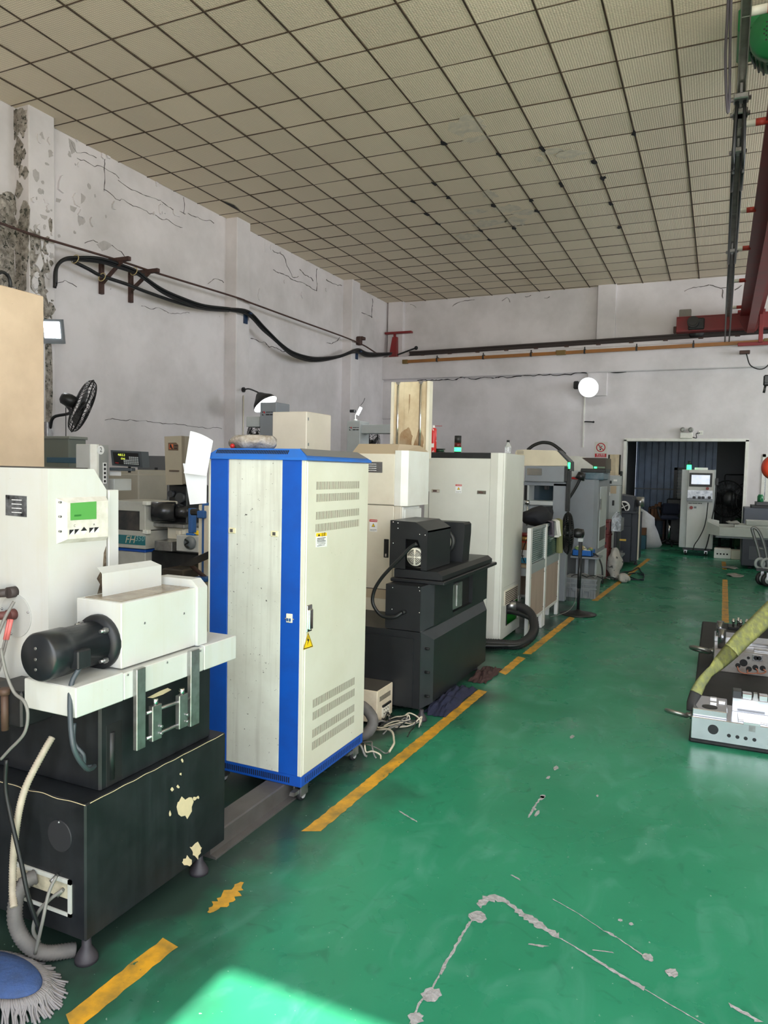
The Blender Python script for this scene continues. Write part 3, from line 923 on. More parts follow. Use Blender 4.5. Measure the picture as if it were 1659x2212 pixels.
# gear case, motor, splash guard
GXr = -1.80
gy0, gy1 = hx(262, 1380, GXr).y, hx(422, 1340, GXr).y
gz1, gz0 = hx(264, 1303, GXr).z, tz1 + 0.002
gl = hy(165, 1290, gy0).x
gc = bx(A, 'gear_case', M_mwhite, gl, GXr, gy0, gy1, gz0, gz1, 0.003)
MB().prism([(gl + .02, gz0), (GXr + .012, gz0), (GXr + .012, gz1), (GXr - .02, gz1 + .03), (gl + .02, gz1 + .03)], 1, gy1, gy1 + 0.055).build('end_plate', M_mwhite, A)
MB().box(gl + .02, GXr - .02, gy0 + .02, gy1 - .01, gz1, gz1 + .002).build('oily_top', mat('oil stained top', srgb(150, 138, 120), 0.25, dirt=((0.12, 0.08, 0.04), 0.9, 12)), gc)
for u, v in ((312, 1346), (397, 1325)):
    y_, z_ = wq(u, v, GXr)
    MB().cyl((GXr - .002, y_, z_), (GXr + .002, y_, z_), .004, 8).build('screw', M_steel, gc)
fc = hy(212, 1386, gy0 - 0.01)
mo = MB().lathe(((0.030, -0.03), (0.092, -0.028), (0.094, 0.0), (0.090, 0.012), (0.062, 0.016)), (fc.x, gy0 - 0.012, fc.z), (0, -1, 0), 28).build('motor_flange', M_mblack, A)
me_y = hx(90, 1416, fc.x).y
MB().lathe(((0.060, 0), (0.073, 0.01), (0.073, (gy0 - me_y) * .56), (0.077, (gy0 - me_y) * .57), (0.077, (gy0 - me_y) * .95), (0.070, (gy0 - me_y) - 0.002), (0.0, gy0 - me_y)), (fc.x, gy0 - 0.02, fc.z), (0, -1, 0), 32).build('motor', mat('motor black', (0.010, 0.012, 0.015), 0.3, dirt=((0.03, 0.036, 0.045), .5, 10)), A)
for an in (40, 130, 220, 320):
    x_, z_ = fc.x + .078 * math.cos(math.radians(an)), fc.z + .078 * math.sin(math.radians(an))
    MB().cyl((x_, gy0 - .03, z_), (x_, gy0 - .045, z_), .010, 6, smooth=False).cyl((x_, gy0 - .03, z_), (x_, gy0 - .06, z_), .006, 8).build('bolt', M_steel, mo)
for dz in (.03, -.004, -.036):
    MB().cyl((fc.x, me_y - .021, fc.z + dz), (fc.x, me_y - .024, fc.z + dz), .005, 8).build('screw', M_steel, A)
ym = (gy0 + me_y) / 2 - 0.03
tbx = bx(A, 'terminal_box', M_mblack, fc.x + .05, fc.x + .095, ym - .035, ym + .02, fc.z - .045, fc.z + .015, .004)
MB().tube([(fc.x + .085, ym - .02, fc.z - .04), (fc.x + .09, ym - .06, fc.z - .10), (TX + .02, 1.60, .80), (TX + .01, 1.66, .70), (UX + .006, UY - .03, .66), (UX - .02, UY - .05, .655)], .008, 8).build('motor_cable', mat('blue grey cable', srgb(62, 70, 76), .4), A)
MB().tube([(UX - .06, UY - .05, .80), (UX - .05, UY - .06, .74), (UX - .02, UY - .05, .70), (UX - .03, UY - .04, .66), (UX - .06, UY - .03, .69)], .006, 8).build('motor_cable', MATS['blue grey cable'], A)
sg = hz(222, 1290, gz1)
sg2 = hx(348.7, 1266, sg.x)
t1, t2 = hx(221, 1239, sg.x), hx(348.7, 1220.7, sg.x)
f1, f2 = Vector((sg.x - .035, t1.y + .012, t1.z + .018)), Vector((sg.x - .035, t2.y - .02, t2.z + .018))
MB().slab([(sg.x, sg.y, gz1), (sg.x, sg2.y, gz1), tuple(t2), tuple(t1)], (-1, 0, 0), .002).slab([tuple(t1), tuple(t2), tuple(f2), tuple(f1)], (-.4, 0, -.9), .002).build('splash_guard', M_mwhite, A)
# column with panel
CX = -2.10
cy0, cy1, cyt = hx(104, 1200, CX).y, hx(230, 1200, CX).y, hx(203, 1011, CX).y
czt, czc = hx(104, 1012, CX).z, hx(230, 1058, CX).z
co = MB().prism([(cy0, Z1), (cy1, Z1), (cy1, czc), (cyt, czt), (cy0, czt)], 0, -2.95, CX).build('column', M_mwhite, A)
bx(A, 'side_rail', M_mwhite, CX - .05, CX, hx(235, 1100, CX).y, hx(257, 1100, CX).y, .9, hx(257, 1058, CX).z, .003)
MB().box(-2.9, CX - .02, cy0 + .01, cyt - .01, czt, czt + .004).build('grimy_top', mat('grimy top', srgb(70, 66, 62), .8), co)
MB().slab([(CX, *wq(u, v, CX)) for u, v in ((229, 1180), (229, 1300), (214, 1300), (208, 1290), (216, 1262), (209, 1250), (222, 1225), (224, 1195))], (1, 0, 0), .001).build('oil_stain', mat('oil grime', srgb(58, 44, 30), .6, dirt=((.3, .25, .18), .7, 40)), co)
def face_x(x):
    return lambda u, v: (x, *wq(u, v, x))
def quad(par, name, m, pts, nrm, t=.001):
    return MB().slab(pts, nrm, t).build(name, m, par)
px_ = face_x(CX)
cp = MB()
oc = [px_(*p) for p in ((121, 1076), (228, 1072), (228, 1167), (122, 1175))]
ic = [(CX + .022, p[1], p[2]) for p in [px_(*q) for q in ((135, 1086), (224, 1081), (224, 1158), (136, 1164))]]
cp.add(oc + ic, ((0, 1, 5, 4), (1, 2, 6, 5), (2, 3, 7, 6), (3, 0, 4, 7), (4, 5, 6, 7)))
cpo = cp.build('control_panel', mat('panel plastic film', srgb(216, 214, 206), .3, dirt=((.3, .27, .2), .5, 16)), A)
pf = face_x(CX + .0225)
quad(cpo, 'screen', M_lcd, [pf(*p) for p in ((152, 1087), (208, 1083), (208, 1121), (152, 1124))], (1, 0, 0))
quad(cpo, 'screen_mark', mat('screen text', srgb(52, 118, 52), .3), [pf(*p) for p in ((160, 1112), (175, 1111), (175, 1115), (160, 1116))], (1, 0, 0), .0012)  # darker mark on the screen
for u in (154.5, 166, 197.5, 208.5):
    v = 1150 - (u - 154) * .1
    quad(cpo, 'button', M_wst, [pf(*p) for p in ((u - 5, v - 5.5), (u + 5, v - 6), (u + 5, v + 5), (u - 5, v + 5.5))], (1, 0, 0), .0012)
    quad(cpo, 'button_mark', M_blk, [pf(*p) for p in ((u - 5, v - 5.5), (u + 5, v - 6), (u - 5, v + 5.5))], (1, 0, 0), .0016)
quad(cpo, 'button', M_wst, [pf(*p) for p in ((174, 1147), (181, 1138), (188, 1146), (181, 1155))], (1, 0, 0), .0012)
quad(cpo, 'button_mark', M_blk, [pf(*p) for p in ((174, 1147), (181, 1138), (188, 1146))], (1, 0, 0), .0016)
for u, v, s in ((161, 1136, 'C'), (203, 1133, 'A')):
    text('panel_mark', s, .012, M_blk, cpo, pf(u, v), (0, 1, 0), (0, 0, 1))
for u in (131, ):
    for v in (1085, 1116, 1148):
        y_, z_ = wq(u, v, CX + .016)
        MB().cyl((CX + .008, y_, z_), (CX + .018, y_, z_), .004, 8).build('screw', M_steel, cpo)
pl = quad(A, 'maker_plate', mat('glossy black plate', (.01, .01, .012), .1, dirt=((.35, .36, .38), .7, 14)), [tuple(hy(u, v, cy0)) for u, v in ((13, 1069), (58, 1072), (58, 1117), (13, 1113))], (0, -1, 0), .002)
for k in range(4):
    q = hy(36, 1080 + k * 9, cy0 - .003)
    scribble('plate_print', pl, M_wst, tuple(q), (1, 0, 0), (0, 0, 1), .05, .005, k)
q = hy(35, 1330, cy0)
rp = MB().cyl((q.x, cy0, q.z), (q.x, cy0 - .004, q.z), .077, 32).build('round_plate', mat('round plate paint', srgb(180, 181, 178), .45), A)
for dx, dz in ((-.066, .02), (.066, .02), (-.02, -.066)):
    MB().ball((q.x + dx, cy0 - .005, q.z + dz), .0045, 8, 4).build('screw', M_steel, rp)
for (u, v, m_) in ((33, 1278, 'rubber brown black'), (33, 1326, 'rubber red brown')):
    q = hy(u, v, cy0)
    mm = mat(m_, srgb(58, 50, 48) if 'black' in m_ else srgb(96, 54, 50), .6)
    MB().cyl((q.x, cy0, q.z), (q.x, cy0 - .03, q.z), .02, 16).cyl((q.x, cy0 - .03, q.z), (q.x - .055, cy0 - .045, q.z - .006), .015, 14).build('plug', mm, A)
q = hy(25, 1300, 1.76)
MB().tube([(q.x, 1.77, q.z), (q.x - .012, 1.74, q.z - .06), (q.x - .03, 1.72, q.z - .14), (q.x - .035, 1.70, q.z - .22), (q.x + .0, 1.70, q.z - .29), (q.x + .06, 1.66, q.z - .38)], .0055, 8).build('lead', M_gcable, A)
for k in range(2):
    q = hy(20 + 5 * k, 1338, 1.76)
    MB().tube([tuple(q), (q.x - .01, 1.75, q.z - .07)], .0065, 8).build('lead_sleeve', mat('pink sleeve', srgb(206, 110, 106), .5), A)
    MB().tube([(q.x - .01, 1.75, q.z - .07), (q.x - .03, 1.74, q.z - .16), (q.x - .045, 1.73, q.z - .24), (q.x - .04 + .02 * k, 1.72, q.z - .36), (q.x - .03, 1.71, q.z - .5)], .004, 6).build('lead', M_gcable, A)
# dark gearbox at the left edge
q0, q1 = hy(-30, 1480, 1.66), hy(46, 1575, 1.66)
bx(A, 'drive_block', M_black, q0.x, q1.x, 1.66, 1.80, q1.z, q0.z, .006)
q = hy(10, 1500, 1.65)
MB().cyl((q.x, 1.65, q.z - .12), (q.x, 1.65, q.z), .012, 10).cyl((q.x, 1.65, q.z), (q.x, 1.65, q.z + .02), .018, 12).build('oil_cap', mat('brown cap', srgb(84, 62, 50), .6), A)
# measuring rail bracket: two bars, two rods, two clamp blocks
BXp = TX + .018
def bar(u0, v0, u1, v1):
    a, c = hx(u0, v0, BXp), hx(u1, v1, BXp)
    return bx(A, 'bracket_bar', M_steel, TX, BXp, a.y, c.y, c.z, a.z, .002)
bar(296, 1447, 315, 1614)
bar(413, 1407, 431, 1562)
for (a, c) in (((315, 1541), (420, 1504)), ((315, 1596), (420, 1550))):
    MB().cyl(hx(a[0], a[1], TX + .01), hx(c[0], c[1], TX + .01), .006, 10).build('bracket_rod', M_steel, A)
for (u0, v0, u1, v1) in ((330, 1527, 350, 1594), (388, 1504, 406, 1568)):
    a, c = hx(u0, v0, TX + .02), hx(u1, v1, TX + .02)
    bl = bx(A, 'clamp_block', M_steel, TX, TX + .02, a.y, c.y, c.z, a.z, .002)
    MB().cyl((TX + .01, (a.y + c.y) / 2, a.z), (TX + .01, (a.y + c.y) / 2, a.z + .022), .010, 14).build('clamp_knob', M_chrome, bl)
    for dz in (.02, .045):
        MB().cyl((TX + .02, c.y - .008, c.z + dz), (TX + .028, c.y - .008, c.z + dz), .005, 8).build('clamp_screw', M_steel, bl)
# hoses and cables at the near end
def hp(lst, y):
    return [tuple(hy(u, v, y if not isinstance(y, (list, tuple)) else y[i])) for i, (u, v) in enumerate(lst)]
MB().tube(hp([(113, 1592), (90, 1632), (60, 1690), (45, 1735), (35, 1790), (29, 1850), (27, 1920), (30, 1960)], [1.74, 1.70, 1.66, 1.64, 1.63, 1.63, 1.62, 1.60]), .0115, 10, step=.004, rib=.10).build('conduit', M_hosel, A)
MB().tube(hp([(78, 1893), (55, 1905), (36, 1940), (33, 1990), (55, 2035), (95, 2058), (160, 2052)], [1.69, 1.66, 1.63, 1.61, 1.62, 1.66, 1.74]), .024, 12, step=.005, rib=.07).build('conduit', M_hose, A)
MB().tube(hp([(14, 1640), (12, 1700), (22, 1760), (45, 1860), (62, 1940), (85, 2008)], [1.6, 1.6, 1.6, 1.6, 1.6, 1.62]), .007, 8).build('supply_cable', M_cable, A)
MB().tube(hp([(122, 1892), (105, 1930), (92, 1990), (76, 2060)], [1.66, 1.63, 1.6, 1.62]), .0055, 8).build('supply_cable', M_gcable, A)
MB().tube(hp([(136, 1922), (105, 1945), (80, 1975), (72, 2010), (85, 2035)], [1.66, 1.64, 1.63, 1.63, 1.66]), .006, 8).build('supply_cable', M_gcable, A)
MB().tube(hp([(2, 1400), (12, 1450), (30, 1495), (52, 1515), (60, 1545), (52, 1585), (20, 1620), (2, 1640)], 1.58), .005, 8).build('supply_cable', M_gcable, A)

# ================================================================== blue and white cabinet on casters
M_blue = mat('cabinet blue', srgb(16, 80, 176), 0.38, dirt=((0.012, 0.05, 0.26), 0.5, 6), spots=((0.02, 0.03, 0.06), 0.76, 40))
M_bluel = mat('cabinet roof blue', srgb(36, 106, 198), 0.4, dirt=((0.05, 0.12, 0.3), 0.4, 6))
M_cab = mat('cabinet ivory', srgb(218, 216, 202), 0.42, dirt=((0.55, 0.52, 0.40), 0.5, 2.2), spots=((0.10, 0.09, 0.07), 0.745, 60))
M_cabd = mat('cabinet ivory, spattered', srgb(214, 216, 206), 0.42, dirt=((0.42, 0.40, 0.34), 0.5, 3.2), spots=((0.06, 0.055, 0.05), 0.68, 62), streak=((0.30, 0.28, 0.24), 0.4, 30))
BX, BYn = -1.79, hx(650, 1703, -1.79).y
bzb = hx(650, 1703, BX).z
byf = hx(783, 1612, BX).y
bxl = hy(449, 1300, BYn).x
bzr = hx(653, 994, BX).z
def yx(u, y=BYn, v=1300):
    return hy(u, v, y).x
B = thing('machine_cabinet', 'tall ivory control cabinet with blue stripes and blue roof on casters', 'cabinet', ((BX + bxl) / 2, (BYn + byf) / 2, 0))
ph = bzb + .055
bx(B, 'body', M_cab, bxl + .006, BX - .006, BYn + .006, byf - .006, ph, bzr, .003)
bx(B, 'plinth', M_blue, bxl, BX, BYn, byf, bzb, ph, .003)
xs_ = [bxl, yx(453), yx(491.5), yx(606), yx(650)]
# near face: corner post, blue stripe, panel, blue stripe, corner post
bx(B, 'corner_post', M_cab, xs_[0], xs_[1], BYn, BYn + .02, ph, bzr, .002)
bx(B, 'blue_stripe', M_blue, xs_[1] + .001, xs_[2], BYn - .002, BYn + .01, ph, bzr, .002)
npn = bx(B, 'side_panel', M_cabd, xs_[2] + .001, xs_[3], BYn - .001, BYn + .01, ph, bzr, .002)
bst = bx(B, 'blue_stripe', M_blue, xs_[3] + .001, xs_[4] - .004, BYn - .002, BYn + .01, ph, bzr, .002)
bx(B, 'corner_post', M_cab, BX - .03, BX, BYn - .001, BYn + .02, ph, bzr, .002)
dy0 = hx(659, 1300, BX).y
dr_ = bx(B, 'door', M_cab, BX - .01, BX + .004, dy0, byf, ph + .004, bzr - .004, .003)
XF = BX + .004
def slots(par, u0, v0, u1, v1, h, n, x, name='vent_slots'):
    a, c = hx(u0, v0, x), hx(u1, v1, x)
    hh = h
    mb = MB()
    for k in range(n):
        y = a.y + (c.y - a.y) * k / (n - 1)
        z = a.z + (c.z - a.z) * k / (n - 1)
        ww = (c.y - a.y) / (n - 1) * .26
        mb.box(x - .002, x + .0006, y - ww, y + ww, z - hh, z)
    return mb.build(name, M_dark, par)
c3 = lambda a, c: (430 + a / 4.0225, 900 + c / 4.0225)
for (a0, c0, a1, c1, hpx) in ((1022, 565, 1390, 565, 70), (1022, 672, 1388, 663, 70), (1019, 828, 1388, 802, 68), (1016, 935, 1385, 900, 68)):
    p0, p1 = c3(a0, c0), c3(a1, c1)
    h_ = abs(hx(p0[0], p0[1], XF).z - hx(p0[0], p0[1] + hpx / 4.0225, XF).z)
    zt = hx(p0[0], p0[1], XF).z
    a_, b_ = hx(p0[0], p0[1], XF), hx(p1[0], p1[1], XF)
    mb = MB()
    for k in range(44):
        y = a_.y + (b_.y - a_.y) * k / 43
        mb.box(XF - .002, XF + .0006, y - .0017, y + .0017, zt - h_, zt)
    mb.build('vent_slots', mat('vent shadow', (0.10, 0.075, 0.05), .8), dr_)
c4 = lambda a, c: (430 + a / 3.318, 1400 + c / 3.318)
for (a0, c0, a1, c1, hpx) in ((818, 370, 1112, 227, 58), (817, 460, 1112, 308, 58), (815, 585, 1110, 423, 58), (812, 674, 1108, 503, 58)):
    p0, p1 = c4(a0, c0), c4(a1, c1)
    a_, b_ = hx(p0[0], p0[1], XF), hx(p1[0], p1[1], XF)
    h_ = a_.z - hx(p0[0], p0[1] + hpx / 3.318, XF).z
    mb = MB()
    for k in range(44):
        y = a_.y + (b_.y - a_.y) * k / 43
        mb.box(XF - .002, XF + .0006, y - .0017, y + .0017, a_.z - h_, a_.z)
    mb.build('vent_slots', MATS['vent shadow'], dr_)
mb = MB()
for k in range(34):
    y = BYn + .04 + (byf - BYn - .08) * k / 33
    mb.box(BX - .002, BX + .0006, y - .0025, y + .0025, bzb + .014, bzb + .042)
mb.build('vent_slots', M_dark, B)
mb = MB()
for k in range(40):
    x = bxl + .05 + (BX - bxl - .12) * k / 39
    mb.box(x - .003, x + .003, BYn - .0006, BYn + .002, bzb + .014, bzb + .042)
mb.build('vent_slots', M_dark, B)
# roof
rz0, rz1 = bzr, bzr + .028
rt = bzr + .055
o_ = .014
rx0, rx1, ry0, ry1 = bxl - o_, BX + o_, BYn - o_, byf + o_
ins = .06
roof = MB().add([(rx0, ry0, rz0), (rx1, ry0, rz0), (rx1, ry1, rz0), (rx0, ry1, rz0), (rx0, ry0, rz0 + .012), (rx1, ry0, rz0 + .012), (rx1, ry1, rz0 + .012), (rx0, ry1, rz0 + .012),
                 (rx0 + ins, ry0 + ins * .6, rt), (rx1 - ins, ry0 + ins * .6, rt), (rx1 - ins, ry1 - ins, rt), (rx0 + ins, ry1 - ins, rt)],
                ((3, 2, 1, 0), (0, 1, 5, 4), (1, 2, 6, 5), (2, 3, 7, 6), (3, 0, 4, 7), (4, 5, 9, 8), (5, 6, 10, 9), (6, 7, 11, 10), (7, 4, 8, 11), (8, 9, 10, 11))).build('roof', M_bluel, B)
MB().slab([(rx1 - .012, ry0 + .02, rz0 + .022), (rx1 - .012, ry1 - .02, rz0 + .022), (rx1 - ins, ry1 - ins, rt + .001), (rx1 - ins, ry0 + ins * .6, rt + .001)], (0, 0, 1), .001).build('dusty_top', mat('dusty roof top', srgb(112, 112, 112), .8), roof)
mb = MB()
for k in range(44):
    f = .10 + .70 * k / 43
    x = rx0 + (rx1 - rx0) * f
    mb.hexa([(x - .0035, ry0 + .008, rz0 + .021), (x + .0035, ry0 + .008, rz0 + .021), (x + .0035, ry0 + .009, rz0 + .021), (x - .0035, ry0 + .009, rz0 + .021),
             (x - .0035, ry0 + .028, rz0 + .047), (x + .0035, ry0 + .028, rz0 + .047), (x + .0035, ry0 + .029, rz0 + .046), (x - .0035, ry0 + .029, rz0 + .046)])
mb.build('vent_slots', M_dark, roof)
for u, v in ((502, 1146), (594, 1153)):
    q = hy(u, v, BYn)
    lt = bx(npn, 'latch', mat('ivory latch', srgb(222, 214, 176), .5), q.x - .022, q.x + .022, BYn - .006, BYn, q.z - .014, q.z + .014, .003)
    bx(lt, 'latch_recess', M_steel, q.x - .012, q.x + .008, BYn - .0065, BYn, q.z - .009, q.z + .009, .001)
q = hy(626, 1335, BYn)
br = bx(bst, 'breaker_plate', mat('ivory plastic', srgb(226, 220, 202), .4), q.x - .017, q.x + .017, BYn - .008, BYn, q.z - .022, q.z + .022, .002)
for dx in (-.007, .007):
    bx(br, 'breaker_switch', mat('blue switch', srgb(40, 80, 130), .4), q.x + dx - .004, q.x + dx + .004, BYn - .014, BYn, q.z - .014, q.z + .0, .001)
for dx in (-.022, .022):
    MB().ball((q.x + dx, BYn - .004, q.z - .004), .004, 8, 4).build('screw', M_steel, br)
a, c = hx(662, 1308, XF), hx(671, 1363, XF)
hb = MB().box(XF, XF + .006, a.y, c.y + .004, c.z, a.z, .005).build('handle', M_chrome, dr_)
MB().box(XF + .006, XF + .016, a.y + .006, c.y - .002, c.z + .012, a.z - .02, .004).build('handle_grip', M_chrome, hb)
pf = face_x(XF + .0006)
ws = quad(dr_, 'warning_triangle', M_yst, [pf(*p) for p in ((665.5, 1365), (676.5, 1397), (655, 1404))], (1, 0, 0), .0006)
pf2 = face_x(XF + .0014)
def rim(par, tri, m, x, k=.80, k2=.70):
    c_ = Vector((0, 0, 0))
    for p in tri: c_ += Vector(p) / 3
    o1 = [tuple(c_ + (Vector(p) - c_) * k) for p in tri]
    o2 = [tuple(c_ + (Vector(p) - c_) * k2) for p in tri]
    mb = MB()
    mb.add(o1 + o2, [(i, (i + 1) % 3, 3 + (i + 1) % 3, 3 + i) for i in range(3)])
    return mb.build('triangle_rim', m, par)
rim(ws, [pf2(*p) for p in ((665.5, 1365), (676.5, 1397), (655, 1404))], M_blk, XF, .95, .80)
quad(ws, 'lightning_bolt', M_blk, [pf2(*p) for p in ((666.5, 1373), (663, 1384), (665.5, 1384), (663.8, 1394), (668.5, 1381), (666, 1381))], (1, 0, 0), .0004)
q1 = [pf(*c3(a, c)) for a, c in ((1015, 1010), (1111, 1004), (1111, 1128), (1014, 1136))]
ls = quad(dr_, 'caution_label', M_wst, q1, (1, 0, 0), .0006)
quad(ls, 'label_band', M_yst, [pf2(*c3(a, c)) for a, c in ((1017, 1013), (1109, 1007), (1109, 1036), (1017, 1043))], (1, 0, 0), .0003)
quad(ls, 'label_triangle', M_blk, [pf2(*c3(a, c)) for a, c in ((1042, 1016), (1052, 1037), (1032, 1039))], (1, 0, 0), .0006)
text('label_text', '注意', .022, M_blk, ls, face_x(XF + .002)(*c3(1080, 1026)), (0, 1, 0), (0, 0, 1))
for k in range(6):
    scribble('label_print', ls, M_blk, face_x(XF + .001)(*c3(1063, 1056 + k * 12.5)), (0, 1, 0), (0, 0, 1), .085, .007 if k < 3 else .0045, k)
M_wheel = mat('grey wheel rubber', srgb(40, 40, 42), .5)
def caster(par, x, y, h, r=.032):
    cb = MB().box(x - .03, x + .03, y - .03, y + .03, h - .006, h + .002).box(x - .022, x - .016, y - .03, y + .035, r, h).box(x + .016, x + .022, y - .03, y + .035, r, h).prism([(y - .03, h - .02), (y - .075, h - .02), (y - .085, h - .035), (y - .03, h - .04)], 0, x - .014, x + .014).build('caster_fork', M_steel, par)
    MB().lathe(((.012, -.013), (r * .72, -.013), (r, -.010), (r, .010), (r * .72, .013), (.012, .013)), (x, y + .008, r), (1, 0, 0), 20).build('caster_wheel', M_wheel, cb)
    MB().cyl((x - .0145, y + .008, r), (x + .0145, y + .008, r), r * .66, 16).build('wheel_hub', mat('pale wheel hub', srgb(176, 176, 176), .5), cb)
for x, y in ((BX - .035, BYn + .055), (BX - .035, byf - .06), (bxl + .06, BYn + .055), (bxl + .06, byf - .06)):
    caster(B, x, y, bzb)

# steel channel on the floor
ch = hz(487, 1829)
ch2 = hz(605, 1732)
cxx = ch.x
hh_ = .085
one('steel_channel', MB().prism([(cxx - .11, 0), (cxx + .03, 0), (cxx + .03, .01), (cxx, .014), (cxx, hh_), (cxx - .008, hh_ + .004), (cxx - .11, hh_ + .004)], 1, 2.44, ch2.y + .12), mat('dusty steel channel', srgb(112, 108, 106), .5, .5, dirt=((.10, .09, .08), .6, 9)), 'grey steel channel bar on the floor between black base and cabinet', 'steel bar')

# paper sheets hung on the cabinet corner
M_paper = mat('white paper', srgb(244, 246, 250), .7)
def sheet(name, grid, label):
    n, m_ = len(grid), len(grid[0])
    mb = MB()
    vs = [p for r in grid for p in r]
    mb.add(vs, [(i * m_ + j, i * m_ + j + 1, (i + 1) * m_ + j + 1, (i + 1) * m_ + j) for i in range(n - 1) for j in range(m_ - 1)], True)
    off = len(mb.v)
    mb.add([(p[0], p[1] + .0006, p[2]) for p in vs], [(i * m_ + j, (i + 1) * m_ + j, (i + 1) * m_ + j + 1, i * m_ + j + 1) for i in range(n - 1) for j in range(m_ - 1)], True)
    return one(name, mb, M_paper, label, 'paper', 'papers hung on the cabinet corner')
def lerp_uv(a, b_, t):
    return (a[0] + (b_[0] - a[0]) * t, a[1] + (b_[1] - a[1]) * t)
def sheet_grid(tl_, tr_, bl_, br_, yb, curl, n=8):
    g = []
    for i in range(n + 1):
        row = []
        for j in range(n + 1):
            s, t = j / n, i / n
            uv = lerp_uv(lerp_uv(tl_, tr_, s), lerp_uv(bl_, br_, s), t)
            y = yb + curl * (s ** 3) * (1 - t) + .01 * math.sin(3 * t + s)
            row.append(tuple(hy(uv[0], uv[1] + (12 * s * s * (1 - t) if curl else 0), y)))
        g.append(row)
    return g
sheet('paper_sheet', sheet_grid((411, 931), (460, 940), (397, 1022), (446, 1028), BYn - .05, .02), 'white paper sheet curling over the corner of blue cabinet')
sheet('paper_sheet', sheet_grid((395, 1001), (447, 1004), (410, 1090), (446, 1087), BYn - .03, 0), 'lower white paper sheet hanging beside the blue cabinet')

# wrapped bundle on the roof
q0, q1 = hy(494, 978, BYn + .22), hy(584, 952, BYn + .22)
zb = rt + .001
wb_ = thing('wrapped_bundle', 'clear plastic wrapped bundle lying on the blue cabinet roof', 'bundle', ((q0.x + q1.x) / 2, BYn + .26, zb))
M_film = mat('crumpled clear film', srgb(150, 140, 126), .12, dirt=((.55, .52, .48), .8, 26), bump=(1.0, 40))
bm_ = MB().ball(((q0.x + q1.x) / 2, BYn + .26, zb + .042), ((q1.x - q0.x) / 2, .12, .045), 28, 16)
for i, v in enumerate(bm_.v):
    bm_.v[i] = (v[0], v[1], max(zb, zb + .042 + (v[2] - zb - .042) * 1.25))
bm_.lumpy(.018, 22, 3.0)
for i, v in enumerate(bm_.v):
    bm_.v[i] = (v[0], v[1], min(max(zb + .0005, v[2]), zb + .075))
bm_.build('film', M_film, wb_)
qq = hy(497, 972, BYn + .13)
MB().ball((qq.x, BYn + .15, zb + .014), .013, 12, 8).build('red_knob', M_red, wb_)

# mop at the lower left corner
mc = hz(18, 2150)
mp = thing('floor_mop', 'grey yarn mop with a blue flat head on green floor', 'mop', (mc.x, mc.y, 0))
pad = MB()
for (s, z) in ((1.0, .035), (1.0, .055), (.85, .068), (.0, .072)):
    pass
pad.lathe(((.0, .03), (.10, .03), (.115, .045), (.105, .062), (.06, .07), (0, .072)), (0, 0, 0), n=28)
pad.v = [(mc.x - .05 + x * 1.55, mc.y + y * .75, z) for x, y, z in pad.v]
pad.build('mop_head', mat('blue mop cloth', srgb(58, 84, 136), .8, dirt=((.04, .06, .12), .6, 18), bump=(.5, 60)), mp)
yar = MB()
for k in range(230):
    an = 2 * PI * k / 230 + random.uniform(-.02, .02)
    ca, sa = math.cos(an), math.sin(an)
    ex = random.uniform(.02, .05)
    p0 = Vector((mc.x - .05 + .112 * 1.55 * ca, mc.y + .112 * .75 * sa, .05))
    d = Vector((ca, sa * .8, 0)).normalized()
    sd_ = Vector((-d.y, d.x, 0)) * random.uniform(-.015, .015)
    yar.tube([p0, p0 + d * .022 + Vector((0, 0, -.008)), p0 + d * (.022 + ex * .4) + sd_ + Vector((0, 0, -.03)), p0 + d * (.025 + ex) + sd_ * 1.5 + Vector((0, 0, -.046))], .0034, 5, seg=2)
yo = yar.build('yarn_fringe', mat('grey mop yarn', srgb(136, 132, 134), .95), mp)
yo['kind'] = 'stuff'

# ================================================================== second machine: ivory column and black stepped base
def c5(a, c):
    return (740 + a / 3.95, 800 + c / 3.95)
def c6(a, c):
    return (740 + a / 3.95, 1080 + c / 3.95)
M_ivory = mat('ivory machine paint', srgb(228, 222, 206), .42, dirt=((.52, .45, .34), .5, 2.4), spots=((.2, .16, .1), .77, 34))
M_slate = mat('slate black machine paint', (.010, .011, .013), .42, dirt=((.022, .024, .027), .6, 5), spots=((.2, .2, .2), .785, 40))
M_slatel = mat('slate grey edge plate', (.034, .037, .043), .36, dirt=((.06, .063, .07), .5, 6))  # lighter than the slate black: gloss on the edge strips put into colour
Hm = thing('spark_erosion_machine', 'ivory spark erosion machine column with stepped black base and black motor box', 'machine', (-2.15, 5.2, 0))
HX, HY = -1.72, 4.47
hz0, hz1, hz2, hz3 = .065, .50, .585, .885
HF = 5.9
lb = MB()
lb.prism([(-2.55, HY), (HX - .03, HY), (HX - .03, HF), (-2.55, HF)], 2, hz0, hz2 - .005)
lb.prism([(HX - .035, hz0), (HX, hz0), (HX, hz1), (HX - .035, hz2 - .005)], 1, HY + .18, HF)
lbo = lb.build('lower_base', M_slate, Hm)
sp_ = MB().hexa([(HX - .032, HY, hz0 - .005), (HX + .001, HY + .18, hz0), (HX - .02, HY + .19, hz0), (HX - .05, HY + .02, hz0), (HX - .032, HY, hz2), (HX + .001, HY + .18, hz1), (HX - .02, HY + .19, hz1), (HX - .05, HY + .02, hz2)]).build('edge_plate', M_slatel, lbo)
MB().hexa([(HX - .03, HY + .002, hz2 - .006), (HX, HY + .18, hz1), (HX, HF, hz1), (HX - .05, HF, hz2 - .006), (HX - .034, HY + .003, hz2), (HX - .035, HY + .18, hz2 - .004), (HX - .035, HF, hz2 - .002), (HX - .05, HF, hz2)]).build('sloped_edge', M_slatel, lbo)
